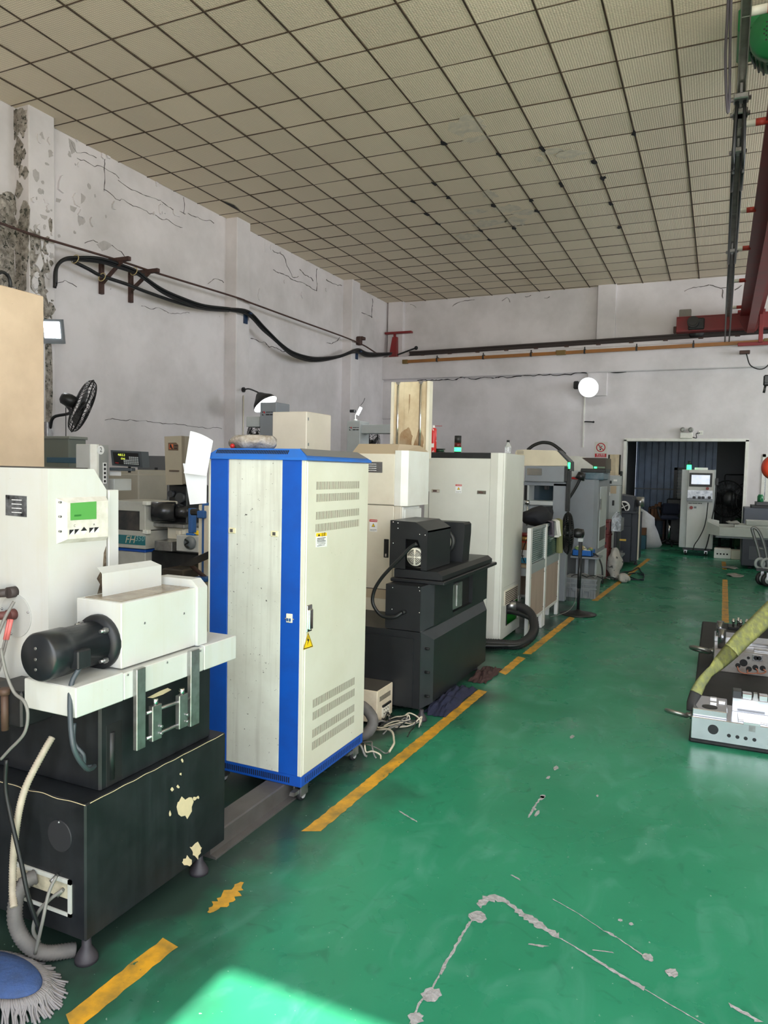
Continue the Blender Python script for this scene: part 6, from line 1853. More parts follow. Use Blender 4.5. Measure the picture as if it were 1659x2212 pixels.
h1 = hy(*k7(230, 1205), yd).z - zd
MB().box(x0_, x1_, yd, yd + .2, zd, zd + h1, .003).build('box_body', mat('brown carton', srgb(150, 112, 78), .7), ob)
MB().box(x0_ + .005, x1_ - .005, yd - .0015, yd, zd + h1 * .25, zd + h1 * .66).build('label', M_wst, ob)
MB().box(x0_ + .005, x1_ - .005, yd - .003, yd - .0015, zd + .01, zd + h1 * .30).build('blue_band', mat('print blue', srgb(60, 150, 190), .5), ob)
scribble('box_print', ob, M_blk, ((x0_ + x1_) / 2 - .02, yd - .004, zd + h1 * .55), (1, 0, 0), (0, 0, 1), (x1_ - x0_) * .6, h1 * .12, 4)
scribble('box_print', ob, M_blk, ((x0_ + x1_) / 2 - .02, yd - .004, zd + h1 * .38), (1, 0, 0), (0, 0, 1), (x1_ - x0_) * .7, h1 * .06, 6)
zt_ = zd + h1
ti = thing('round_tin', 'gold round tin with red rim on top of the carton', 'tin', ((x0_ + x1_) / 2, yd + .1, zt_))
MB().cyl(((x0_ + x1_) / 2, yd + .1, zt_), ((x0_ + x1_) / 2, yd + .1, zt_ + .012), .095, 24).build('rim', M_red, ti)
MB().cyl(((x0_ + x1_) / 2, yd + .1, zt_ + .012), ((x0_ + x1_) / 2, yd + .1, zt_ + .07), .09, 24).build('tin_body', mat('gold tin', srgb(190, 150, 90), .25, .7), ti)
MB().cyl(((x0_ + x1_) / 2, yd + .1, zt_ + .07), ((x0_ + x1_) / 2, yd + .1, zt_ + .10), .095, 24).build('lid', mat('dark red lid', srgb(120, 34, 30), .4), ti)
MB().tube([(x0_ + .06, yd - .02, zd + .02), (x0_ + .03, yd - .02, zd + .12), (x0_ + .08, yd - .015, zd + h1 + .06), (x1_, yd, zd + h1 + .1)], .005, 6).build('cord', M_cable, ob)
# clothes over the partition
def drape(name, ya, yb, za, zb2, m, label, sd, x=PXp, bulge=.03):
    n, k = 14, 18
    vs = []
    for i in range(n + 1):
        for j in range(k + 1):
            s, t = i / n, j / k
            y = ya + (yb - ya) * s
            z = za + (zb2 - za) * max(0, (t - .25) / .75) if t > .25 else za + .012 * math.sin(PI * t / .25)
            xx = x + .02 + bulge * math.sin(6 * s + sd) * t + .012 * math.sin(17 * s + sd) if t > .25 else x - .05 + .07 * t / .25 + .01 * math.sin(6 * s)
            vs.append((xx, y + .02 * math.sin(5 * t + sd) * t, z + .02 * math.sin(4 * s + sd) * t))
    mb = MB()
    fs = [(i * (k + 1) + j, i * (k + 1) + j + 1, (i + 1) * (k + 1) + j + 1, (i + 1) * (k + 1) + j) for i in range(n) for j in range(k)]
    mb.add(vs, fs, True)
    mb.add([(x_ - .004, y, z) for x_, y, z in vs], [tuple(reversed(f)) for f in fs], True)
    return one(name, mb, m, label, 'cloth')
zc = ztop + .012
drape('hung_cloth', hx(*k7(462, 1000), PXp).y, hx(*k7(500, 1000), PXp).y, zc, hx(*k7(480, 1135), PXp).z, mat('purple grey cloth', srgb(92, 84, 98), .9), 'purple grey cloth hung over the office partition', 1)
drape('hung_cloth', hx(*k7(503, 1000), PXp).y, hx(*k7(546, 1000), PXp).y, zc, hx(*k7(520, 1140), PXp).z, mat('white cloth', srgb(222, 222, 218), .9), 'white cloth hung over the office partition', 2)
drape('hung_cloth', hx(*k7(546, 1000), PXp).y, hx(*k7(572, 1000), PXp).y, zc, hx(*k7(565, 1285), PXp).z, mat('olive cloth', srgb(122, 124, 84), .9), 'long olive green cloth hung over the office partition', 3)
jc = MB().ball((-1.83, 8.2, ztop + .06), (.16, .34, .11), 28, 16).lumpy(.06, 6, 2)
one('black_jacket', jc, mat('black jacket cloth', (.012, .013, .018), .9), 'black jacket bundled on top of the office partition', 'jacket')

# ---- pedestal fan
q = hz(1248.4, 1327)
pf_ = thing('pedestal_fan', 'black pedestal fan standing on the aisle line', 'fan', (q.x, q.y, 0))
MB().lathe(((.21, 0), (.21, .012), (.10, .03), (.03, .05), (.022, .06)), (q.x, q.y, 0), n=32).build('base', M_fanb, pf_)
zt_ = hy(*k7(750, 1170), q.y).z
MB().cyl((q.x, q.y, .05), (q.x, q.y, zt_ * .6), .017, 14).cyl((q.x, q.y, zt_ * .35), (q.x, q.y, zt_ * .75), .022, 14).box(q.x - .02, q.x + .02, q.y - .02, q.y + .02, zt_ * .62, zt_ - .02, .004).build('pole', M_fanb, pf_)
hc_ = hy(*k7(648, 1112), q.y)
axf = (cR * -.96 + cF * .16 + Vector((0, 0, .02))).normalized()
fan_head(pf_, hc_, axf, .248, 52, depth=.06, wr=.0042)
MB().lathe(((.03, 0), (.05, .02), (.056, .06), (.05, .12), (.02, .13)), hc_ - axf * .06, -axf, 18).build('motor_housing', mat('glossy fan plastic', (.015, .016, .017), .25), pf_)
MB().box(q.x - .03, q.x + .03, q.y - .025, q.y + .025, zt_ - .03, zt_ + .01, .004).build('tilt_joint', M_lgrey, pf_)
MB().tube([(q.x - .02, q.y, .3), (q.x - .05, q.y + .03, .12), (q.x - .12, q.y - .1, .03), (q.x - .25, q.y - .35, .006)], .004, 6).build('cord', M_gcable, pf_)

# ---- grey crate
ra = hz(1216, 1290)
rb = hz(1286, 1294)
ycr = (ra.y + rb.y) / 2
xa, xb = hy(*k7(607, 1640), ycr).x, hy(*k7(922, 1640), ycr).x
zc1 = hy(*k7(760, 1545), ycr).z
cr8 = thing('plastic_crate', 'grey ribbed plastic crate behind the pedestal fan pole', 'crate', ((xa + xb) / 2, ycr + .2, 0))
M_crate = mat('grey crate plastic', srgb(136, 140, 144), .5, dirt=((.12, .12, .12), .5, 9))
MB().hexa([(xa + .02, ycr + .02, 0), (xb - .02, ycr + .02, 0), (xb - .02, ycr + .40, 0), (xa + .02, ycr + .40, 0), (xa, ycr, zc1), (xb, ycr, zc1), (xb, ycr + .42, zc1), (xa, ycr + .42, zc1)]).build('tub', M_crate, cr8)
for f in (.02, .2, .38, .5, .62, .8, .96):
    x = xa + (xb - xa) * f
    MB().box(x - .008, x + .008, ycr - .008, ycr + .03, .01, zc1 - .01).build('rib', M_crate, cr8)
for z in (zc1 * .52, zc1 * .72, zc1 - .012):
    MB().box(xa - .006, xb + .006, ycr - .012, ycr + .03, z - .010, z + .010).build('rim', M_crate, cr8)
for f in (.36, .72):
    x = xa + (xb - xa) * f
    MB().prism([(x - .04, zc1 * .52), (x + .04, zc1 * .52), (x + .03, zc1 * .36), (x - .03, zc1 * .36)], 1, ycr - .014, ycr + .02).build('handle', M_crate, cr8)
ncl = []
for k in range(5):
    x = xa + .08 + k * .1
    ncl.append(MB().tube([(x, ycr + .1, zc1 + .005), (x + .05, ycr + .12, zc1 + .03 + .02 * (k % 2)), (x + .12, ycr + .16, zc1 + .025), (x + .2, ycr + .12, zc1 + .006)], .007, 6))
for k, mbx in enumerate(ncl):
    one('loose_cable', mbx, M_gcable if k % 2 else M_cable, ('black', 'grey')[k % 2] + ' loose cable loop lying on the grey crate lid', 'cable', 'cables on the grey crate')

# ---- machine with cream cowl and grey head
YO = 9.5
O = thing('spark_erosion_machine', 'spark erosion machine with cream cowl and grey head beyond the partition', 'machine', (-2.3, YO + .5, 0))
M_cream = mat('cream cowl paint', srgb(226, 216, 192), .42, dirt=((.5, .44, .32), .4, 3))
M_mgrey = mat('mid grey machine paint', srgb(138, 144, 152), .42, dirt=((.2, .2, .21), .4, 4))
def kp(k, y):
    return lambda a, c: (lambda p: (p.x, p.z))(hy(*k(a, c), y))
f7 = kp(k7, YO)
MB().prism([f7(*p) for p in ((232, 470), (645, 470), (645, 430), (545, 325), (240, 315), (160, 318), (145, 345), (150, 470))], 1, YO, YO + .3).build('cowl', M_cream, O)
MB().prism([f7(*p) for p in ((645, 470), (668, 520), (668, 430), (560, 322), (545, 325), (645, 430))], 1, YO - .005, YO + .3).build('cowl_edge', M_slatel, O)
mb = MB()
for i in range(8):
    for j in range(4):
        p = f7(165 + i * 8 + (j % 2) * 4, 328 + j * 9)
        mb.cyl((p[0], YO - .001, p[1]), (p[0], YO + .001, p[1]), .004, 6)
mb.build('vent_holes', M_dark, O)['kind'] = 'stuff'
hdO = kbox(O, 'head', M_mgrey, k7, 238, 472, 612, 622, YO - .08, .35, .006)
kbox(hdO, 'foil_plate', M_chrome, k7, 258, 495, 400, 560, YO - .085, .004, .001)
kbox(O, 'head_side', M_slate, k7, 612, 475, 645, 622, YO - .06, .3)
kbox(O, 'bed_frame', M_mgrey, k7, 225, 622, 640, 660, YO, .2)
kbox(O, 'column', M_lgrey, k7, 225, 655, 275, 960, YO, .5)
kbox(O, 'column', M_mgrey, k7, 505, 640, 640, 1010, YO, .12)
kbox(O, 'black_post', M_black, k7, 630, 515, 664, 905, YO - .04, .08)
kbox(O, 'back_shadow_panel', M_slate, k7, 275, 655, 505, 805, YO + .45, .05)
gl_ = kbox(O, 'window_panel', mat('teal window glass', srgb(44, 62, 74), .1), k7, 275, 660, 505, 802, YO + .3, .01, .002)
kbox(O, 'spindle', M_black, k7, 420, 655, 455, 700, YO + .05, .1, .01)
kbox(O, 'work_table', M_lgrey, k7, 222, 805, 505, 845, YO - .02, .5)
kbox(O, 'work_table', M_steel, k7, 300, 905, 500, 930, YO - .1, .3)
kbox(O, 'slotted_plate', M_black, k7, 365, 860, 500, 905, YO, .4)
kbox(O, 'tank', M_lgrey, k7, 215, 845, 505, 1000, YO + .1, .5)
pz = f7(268, 820)
MB().cyl((pz[0], YO - .02, pz[1] - .3), (pz[0], YO - .02, pz[1]), .008, 8).ball((pz[0], YO - .03, pz[1]), .035, 12, 8).build('lever_ball', M_chrome, O)
MB().box(hy(*k7(215, 1000), YO).x, hy(*k7(640, 1000), YO).x, YO + .02, YO + .14, 0, hy(*k7(400, 990), YO).z, .01).build('base', M_mgrey, O)
kbox(O, 'side_strip', M_dark, k7, 232, 655, 258, 800, YO - .012, .01, .001)
arc = [f7(*p) for p in ((212, 312), (265, 270), (330, 243), (385, 238), (450, 252), (520, 300), (580, 355))]
MB().tube([(p[0], YO + .3, p[1]) for p in arc], .022, 8).build('hose', M_cable, O)
p0 = f7(665, 460)
MB().box(p0[0] - .02, p0[0] + .012, YO - .012, YO - .006, p0[1] - .05, p0[1] + .03, .004).build('green_lamp', M_green_l, O)

# ---- tall grey cabinet with its lower cabinet
YP, XP = 10.7, -1.56
yc = hx(*k7(928, 900), XP).y
YP = yc
P_ = thing('machine_cabinet', 'tall mid grey cabinet with rounded corner and narrow side door', 'cabinet', (-1.9, YP + .4, 0))
xl = hy(*k7(652, 900), YP).x
zt_ = hx(*k7(928, 605), XP).z
zb_ = hx(*k7(905, 1312), XP).z
yf_ = hx(*k7(1014, 900), XP).y
MB().prism([(xl, YP), (XP - .05, YP), (XP, YP + .06), (XP, yf_), (xl, yf_)], 2, zb_, zt_).build('body', M_mgrey, P_)
sd_ = bx(P_, 'side_door', M_lgrey, XP, XP + .012, hx(*k7(948, 900), XP).y, yf_ - .06, hx(*k7(940, 1270), XP).z + .02, zt_ - .10, .004)
bx(sd_, 'vent', mat('mesh grey', srgb(88, 86, 84), .6), XP + .012, XP + .014, hx(*k7(950, 900), XP).y, yf_ - .12, zb_ + .16, zb_ + .36, .001)
bx(sd_, 'handle', M_chrome, XP + .012, XP + .03, hx(*k7(942, 900), XP).y + .02, hx(*k7(942, 900), XP).y + .05, zb_ + .62, zb_ + .78, .004)
kbox(P_, 'lower_cabinet', mat('lower grey cabinet', srgb(104, 108, 112), .5, dirt=((.15, .15, .15), .5, 5)), k7, 578, 1330, 905, 1530, YP - .05, .9, .006, z0=.05, z1=zb_ - .002)
bx(P_, 'lower_side', M_lgrey, XP - .1, XP + .03, YP - .04, yf_ + .02, .06, zb_ - .004, .006)
for k in range(2):
    foot(P_, XP - .05, (YP + .1, yf_ - .15)[k], .06)
kbox(P_, 'grey_shelf', M_lgrey, k7, 575, 1510, 640, 1590, YP - .06, .2)
# objects on its top
xo = lambda a, c=560: hy(*k7(a, c), YP + .1).x
one('blue_tray', MB().box(xo(815), xo(995), YP + .05, YP + .55, zt_, zt_ + .10, .015).lumpy(.01, 9), mat('teal blue tray', srgb(84, 108, 122), .4, dirt=((.3, .35, .4), .6, 8)), 'blue grey tray heaped on top of grey cabinet', 'tray')
one('dark_box', MB().box(xo(770), xo(1008), YP + .10, YP + .6, zt_ + .104, zt_ + .16, .006), M_black, 'flat black box stacked on the blue grey tray', 'box')
kw = thing('white_box', 'white lidded box with red base beside the blue grey tray', 'box', (xo(720), YP + .3, zt_))
MB().box(xo(675), xo(765), YP + .08, YP + .4, zt_ + .03, zt_ + .13, .01).build('box_body', M_lgrey, kw)
MB().box(xo(668), xo(768), YP + .07, YP + .42, zt_, zt_ + .03, .004).build('tray', M_red, kw)
# work lamp on a bent pipe arm
wl_ = thing('machine_lamp', 'black machine work lamp on a long bent pipe arm', 'lamp', tuple(hy(*k7(648, 905), YP - .12)))
pts = [hy(*k7(a, c), YP - .14) for a, c in ((640, 905), (640, 830), (655, 790), (700, 720), (740, 650), (765, 595))]
MB().tube([tuple(p) for p in pts], .02, 8).build('arm', M_fanb, wl_)
h0, h1_ = hy(*k7(760, 600), YP - .14), hy(*k7(785, 535), YP - .14)
MB().cyl(h0, h1_, .07, 12, .05).build('lamp_head', M_fanb, wl_)
pts = [hy(*k7(a, c), YP - .14) for a, c in ((645, 800), (610, 800), (575, 830), (558, 870), (555, 890))]
MB().tube([tuple(p) for p in pts], .02, 8).lathe(((.03, 0), (.06, .02), (.06, .10), (.035, .14)), pts[-1], (0, 0, -1), 14).build('coolant_nozzle', M_fanb, wl_)
kbox(wl_, 'mount', M_fanb, k7, 510, 935, 600, 985, YP - .2, .1, .01)
kbox(wl_, 'post', M_fanb, k7, 535, 985, 560, 1100, YP - .17, .05, .004, z0=0)
# blue basket with parts, on the lower cabinet
bq = hy(*k7(690, 1325), YP - .42)
yb_ = YP - .40
bkx0, bkx1 = hy(*k7(690, 1300), yb_).x, hy(*k7(878, 1300), yb_).x
zbk0, zbk1 = hy(*k7(780, 1335), yb_).z, hy(*k7(780, 1278), yb_).z
bk = thing('plastic_basket', 'bright blue plastic basket filled with small parts behind fan', 'basket', ((bkx0 + bkx1) / 2, yb_ + .15, zbk0))
M_bb = mat('bright blue plastic', srgb(28, 104, 190), .4)
MB().box(bkx0, bkx1, yb_, yb_ + .3, zbk0, zbk0 + .01).box(bkx0, bkx1, yb_, yb_ + .008, zbk0, zbk1).box(bkx0, bkx1, yb_ + .292, yb_ + .3, zbk0, zbk1).box(bkx0, bkx0 + .008, yb_, yb_ + .3, zbk0, zbk1).box(bkx1 - .008, bkx1, yb_, yb_ + .3, zbk0, zbk1).build('tub', M_bb, bk)
for k in range(9):
    x = bkx0 + (bkx1 - bkx0) * (k + .5) / 9
    MB().box(x - .004, x + .004, yb_ - .004, yb_, zbk0 + .01, zbk1 - .01).build('rib', M_bb, bk)
MB().box(bkx0 - .02, bkx1 + .1, yb_ - .02, YP - .06, zbk0 - .03, zbk0 - .002, .004).box(bkx0 + .05, bkx0 + .1, yb_ + .05, yb_ + .1, 0, zbk0 - .03).box(bkx1 - .1, bkx1 - .05, yb_ + .05, yb_ + .1, 0, zbk0 - .03).build('stand', M_mgrey, bk)
rr = random.Random(11)
M_pp = [mat('pale part', srgb(206, 202, 190), .6), mat('green part', srgb(120, 150, 96), .6), mat('tan part', srgb(170, 146, 110), .6)]
for k in range(26):
    x, y = rr.uniform(bkx0 + .04, bkx1 - .04), rr.uniform(yb_ + .04, yb_ + .26)
    one('small_part', MB().ball((x, y, zbk1 - .02 + rr.uniform(0, .05)), (rr.uniform(.02, .04), rr.uniform(.02, .035), .018), 8, 5).lumpy(.008, 30, k), M_pp[k % 3], ('pale', 'green', 'tan')[k % 3] + ' small part heaped in the blue basket', 'part', 'parts in the blue basket')
cd_ = [hy(*k7(a, c), YP - .3) for a, c in ((880, 1305), (930, 1330), (965, 1400), (978, 1480), (980, 1600))]
one('loose_cable', MB().tube([tuple(p) for p in cd_], .012, 6), M_cable, 'black cable hanging down the lower grey cabinet side', 'cable')

# ---- far part of the row
YW = 12.6
f12 = kp(k7, YW)
W = thing('spark_erosion_machine', 'white cowled machine with dark brown head near the no smoking sign', 'machine', (-2.4, YW + .4, 0))
MB().prism([f12(*p) for p in ((600, 520), (885, 515), (885, 470), (755, 378), (600, 372))], 1, YW, YW + .7).build('cowl', M_white, W)
MB().prism([f12(*p) for p in ((885, 515), (1008, 515), (1008, 395), (780, 392), (885, 470))], 1, YW + .05, YW + .7).build('cowl_side', mat('brown black panel', srgb(70, 56, 48), .4), W)
kbox(W, 'green_lamp', M_green_l, k7, 898, 478, 925, 495, YW + .03, .02, .002)
kbox(W, 'display_strip', mat('pale strip', srgb(120, 140, 120), .4), k7, 928, 478, 1002, 495, YW + .03, .02, .002)
kbox(W, 'base', M_mgrey, k7, 620, 520, 1000, 900, YW + .1, .6, .006, z0=0)
YV = 13.6
V = thing('spark_erosion_machine', 'oil stained slide machine with grey control column near doorway', 'machine', (-2.2, YV + .3, 0))
vp_ = kbox(V, 'slide_plate', MATS['oil stained cream plate'], k7, 1030, 362, 1150, 560, YV, .06)
for a in (1036, 1142):
    p0, p1 = hy(*k7(a, 555), YV - .01), hy(*k7(a, 365), YV - .01)
    MB().cyl((p0.x, YV - .012, p0.z), (p0.x, YV - .012, p1.z), .014, 8).build('guide_rail', M_black, vp_)
kbox(V, 'control_column', M_lgrey, k7, 1005, 566, 1148, 655, YV - .25, .4)
kbox(V, 'control_column', M_lgrey, k7, 1005, 658, 1140, 960, YV - .25, .4, .006, z0=0)
kbox(V, 'display', M_black, k7, 1022, 612, 1068, 640, YV - .256, .008, .001)
kbox(V, 'paper_note', mat('tan note', srgb(196, 176, 150), .7), k7, 1055, 662, 1112, 735, YV - .256, .005, .0005)
kbox(V, 'paper_note', M_wst, k7, 1085, 600, 1120, 618, YV - .256, .005, .0005)
kbox(V, 'handle', M_cable, k7, 1072, 800, 1092, 850, YV - .27, .02, .004)
kbox(V, 'warning_note', M_wst, k7, 1025, 722, 1052, 755, YV - .256, .005, .0005)
MB().box(hy(*k7(1145, 600), YV).x, hy(*k7(1165, 600), YV).x, YV, YV + .12, .1, hy(*k7(1150, 520), YV).z, .01).build('cable_duct', M_black, V)
YQ = 13.9
Q = thing('spark_erosion_machine', 'dark blue black machine base with round fan cover near doorway', 'machine', (-1.7, YQ + .4, 0))
M_navy = mat('navy black paint', srgb(36, 42, 56), .45, dirt=((.03, .035, .05), .5, 4))
fQ = kp(k7, YQ)
mq = MB().prism([fQ(*p) for p in ((1108, 905), (1275, 905), (1285, 800), (1255, 765), (1135, 745), (1108, 758))], 1, YQ, YQ + .7).build('motor_box', M_navy, Q)
pq = fQ(1185, 862)
MB().lathe(((0, 0), (.095, 0), (.1, -.02), (0, -.02)), (pq[0], YQ - .02, pq[1]), (0, -1, 0), 24).build('fan_cover', M_dark, mq)
MB().torus((pq[0], YQ - .02, pq[1]), (0, 1, 0), .092, .016, 24, 6).build('cover_ring', M_wst, mq)
for k in range(4):
    an = k * PI / 2 + .5
    MB().cyl((pq[0], YQ - .025, pq[1]), (pq[0] + .09 * math.cos(an), YQ - .025, pq[1] + .09 * math.sin(an)), .010, 6).build('cover_spoke', M_wst, mq)
kbox(Q, 'slide', M_navy, k7, 1095, 900, 1300, 925, YQ - .1, .9)
kbox(Q, 'upper_base', M_navy, k7, 1118, 925, 1255, 1045, YQ - .05, .9)
kbox(Q, 'lower_base', M_navy, k7, 1118, 1045, 1250, 1262, YQ - .1, 1.0, .006, z0=.08)
MB().box(hy(*k7(1250, 1045), YQ).x, hy(*k7(1312, 1045), YQ).x, YQ + .1, YQ + .9, .08, hy(*k7(1280, 925), YQ).z, .01).build('side_base', M_navy, Q)
pq2 = fQ(1325, 835)
MB().cyl((pq2[0], YQ + .3, pq2[1] - .06), (pq2[0], YQ + .3, pq2[1] + .12), .07, 16).build('oil_cup', M_steel, Q)
MB().box(fQ(1318, 860)[0], fQ(1332, 860)[0], YQ + .2, YQ + .25, .1, fQ(1325, 860)[1]).build('pale_post', M_ivory, Q)
for x in (fQ(1150, 1200)[0], fQ(1290, 1200)[0]):
    foot(Q, x, YQ + .3, .085)

# stack of red crates, bottles in film, computer case, box, rag bag
ys1 = 12.0
xs0, xs1 = hy(*k7(985, 1200), ys1).x, hy(*k7(1033, 1200), ys1).x
zz = 0.0
zt1 = hy(*k7(1010, 990), ys1).z
M_rc = mat('dull red crate', srgb(122, 46, 48), .5, dirt=((.08, .02, .02), .5, 8))
for k in range(4):
    h = zt1 / 4
    t = thing('red_crate', ('dull red plastic crate at the bottom of the crate stack', 'dull red plastic crate, second from the floor in its stack', 'dull red plastic crate, third from the floor in its stack', 'dull red plastic crate on top of the crate stack')[k], 'crate', ((xs0 + xs1) / 2, ys1 + .2, k * h), 'stacked red crates')
    MB().box(xs0, xs1, ys1, ys1 + .4, k * h + .002, (k + 1) * h - .03, .006).build('tub', M_rc, t)
    MB().box(xs0 - .01, xs1 + .01, ys1 - .01, ys1 + .41, (k + 1) * h - .03, (k + 1) * h - .002, .004).build('rim', M_rc, t)
    MB().box(xs0 + .03, xs1 - .03, ys1 - .004, ys1 + .002, k * h + .08, k * h + .12).build('grip_slot', M_dark, t)
yb9 = 12.2
bxp0, bxp1 = hy(*k7(1032, 1000), yb9).x, hy(*k7(1148, 1000), yb9).x
bxp0 = max(bxp0, xs1 + .03)
bz0_, bz1_ = hy(*k7(1090, 1095), yb9).z, hy(*k7(1090, 900), yb9).z
cs = thing('computer_case', 'black computer case under the film wrapped bottles', 'computer', ((bxp0 + bxp1) / 2, yb9 + .2, 0))
MB().box(bxp0 + .03, bxp1 - .04, yb9, yb9 + .45, .36, bz0_ - .01, .006).build('case', mat('case black', (.012, .014, .02), .35), cs)
MB().box(bxp0 + .12, bxp0 + .22, yb9 - .004, yb9, .60, .63).build('drive_label', mat('ochre label', srgb(196, 160, 60), .5), cs)
MB().box(bxp0 + .0, bxp1 + .04, yb9 - .06, yb9 + .5, .33, .36).box(bxp0, bxp0 + .04, yb9, yb9 + .04, 0, .33).box(bxp1 - .04, bxp1, yb9 + .2, yb9 + .24, 0, .33).build('stand', M_mgrey, cs)
bp = MB()
one_b = thing('bottle_pack', 'pack of water bottles in shiny clear shrink film', 'bottle pack', ((bxp0 + bxp1) / 2, yb9 + .2, bz0_))
for i in range(4):
    for j in range(3):
        x = bxp0 + .06 + (bxp1 - bxp0 - .12) * i / 3
        MB().lathe(((.05, 0), (.056, .01), (.056, (bz1_ - bz0_) * .6), (.02, (bz1_ - bz0_) * .8), (.02, (bz1_ - bz0_) * .9), (0, (bz1_ - bz0_) * .9)), (x, yb9 + .07 + j * .12, bz0_), n=12).build('bottle', mat('bluish bottle plastic', srgb(150, 164, 176), .1, trans=.4), one_b)
fl_ = MB().box(bxp0 - .01, bxp1 + .01, yb9, yb9 + .38, bz0_ + .002, bz1_ - .06, .03)
fm = mat('shiny film', srgb(180, 186, 192), .08, .3, dirt=((.05, .05, .06), .8, 12), bump=(1.0, 26))
MB().slab([(bxp0 - .012, yb9 - .004, bz0_), (bxp1 + .012, yb9 - .004, bz0_), (bxp1 + .012, yb9 - .004, bz1_ - .1), ((bxp0 + bxp1) / 2, yb9 + .02, bz1_), (bxp0 - .012, yb9 - .004, bz1_ - .12)], (0, 1, 0), .002).slab([(bxp1 + .014, yb9, bz0_), (bxp1 + .014, yb9 + .4, bz0_), (bxp1 + .014, yb9 + .4, bz1_ - .12), (bxp1 + .014, yb9, bz1_ - .1)], (1, 0, 0), .002).build('film', fm, one_b)
q = hz(*k7(1140, 1482))
xg0, xg1 = hy(*k7(1052, 1400), q.y).x, hy(*k7(1142, 1400), q.y).x
gb9 = thing('grey_box', 'grey steel box standing on floor in front of dark machine', 'box', ((xg0 + xg1) / 2, q.y + .3, 0))
zg9 = hy(*k7(1100, 1300), q.y).z
MB().box(xg0, xg1, q.y, q.y + .45, 0, zg9, .006).build('case', mat('slate grey box', srgb(78, 82, 92), .5), gb9)
MB().box(xg0 + .05, xg1 - .05, q.y + .1, q.y + .35, zg9, zg9 + .004).build('lid_recess', M_slate, gb9)
q = hz(*k7(1045, 1560))
bg = MB().ball((q.x + .06, q.y + .05, .24), (.10, .15, .27), 28, 22).lumpy(.06, 7, 8)
bg.v = [(x, y, max(.002, z)) for x, y, z in bg.v]
one('rag_sack', bg, mat('dirty white sack', srgb(190, 186, 180), .9, dirt=((.25, .25, .26), .6, 7), spots=((.1, .1, .1), .62, 9)), 'dirty white rag sack slumped against the red crates', 'sack')
hb = hz(*k7(1090, 1545))
bg = MB().ball((hb.x + .18, hb.y - .34, .06), (.10, .14, .07), 20, 14).lumpy(.05, 10, 6)
bg.v = [(x, y, max(.002, z)) for x, y, z in bg.v]
one('rag_sack', bg, MATS['dirty white sack'], 'small white rag bundle on the floor by thin cables', 'sack')
fc_ = thing('floor_cables', 'thin dark blue cables looping over the yellow aisle line', 'cables', tuple(hz(*k7(1250, 1530))))
for lst in (((1100, 1530), (1180, 1500), (1260, 1480), (1320, 1455), (1350, 1490), (1375, 1520), (1370, 1560), (1330, 1570), (1200, 1560), (1110, 1545)), ((1110, 1520), (1200, 1530), (1300, 1560), (1372, 1575)), ((1120, 1560), (1220, 1520), (1310, 1500), (1370, 1530))):
    pp = [hz(*k7(*p)) for p in lst]
    MB().tube([(p.x, p.y, .012 + .01 * (i % 2)) for i, p in enumerate(pp)], .010, 6).build('cable', mat('dark blue cable', srgb(24, 32, 50), .5), fc_)

# ================================================================== machines behind the front row
def k9(a, c):
    return (100 + a / 4.608, 880 + c / 4.608)
# milling machine column with number plate and digital readout
Y2 = 4.35
MM = thing('milling_machine', 'grey milling machine column marked 2 with digital readout arm', 'machine', (-4.3, Y2 + .3, 0))
x2 = hy(*k9(475, 600), Y2).x
xl2 = hy(*k9(292, 600), Y2).x
z2 = hy(*k9(400, 365), Y2).z
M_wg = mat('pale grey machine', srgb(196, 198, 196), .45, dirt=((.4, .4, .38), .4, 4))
yR = hx(*k9(624, 600), x2).y
bx(MM, 'column', M_wg, xl2, x2 - .041, Y2, yR - .02, .2, z2, .006)
MB().prism([(x2 - .04, Y2), (x2, Y2 + .03), (x2, Y2 + .05), (x2 - .04, Y2 + .05)], 2, .2, z2).build('column_edge', M_white, MM)
yR = hx(*k9(624, 600), x2).y
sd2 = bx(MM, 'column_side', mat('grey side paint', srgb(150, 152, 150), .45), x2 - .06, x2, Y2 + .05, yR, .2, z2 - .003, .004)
q = hx(*k9(540, 424), x2)
bdg = MB().cyl((x2, q.y, q.z), (x2 + .003, q.y, q.z), .036, 28).build('number_badge', M_wst, sd2)
text('badge_number', '2', .055, M_blk, bdg, (x2 + .004, q.y, q.z), (0, 1, 0), (0, 0, 1))
q = hx(*k9(580, 655), x2)
gs = bx(sd2, 'indicator_strip', M_wst, x2, x2 + .003, q.y - .02, q.y + .02, q.z - .085, q.z + .085, .001)
for k in range(5):
    MB().cyl((x2 + .003, q.y, q.z - .065 + k * .033), (x2 + .005, q.y, q.z - .065 + k * .033), .011, 12).build('indicator', M_blk, gs)
kbox(MM, 'knee', M_wg, k9, 620, 710, 675, 830, Y2 + .25, .2)
MB().box(xl2 - .1, x2 + .02, Y2 - .02, yR + .02, 0, .2, .01).build('base', M_mgrey, MM)
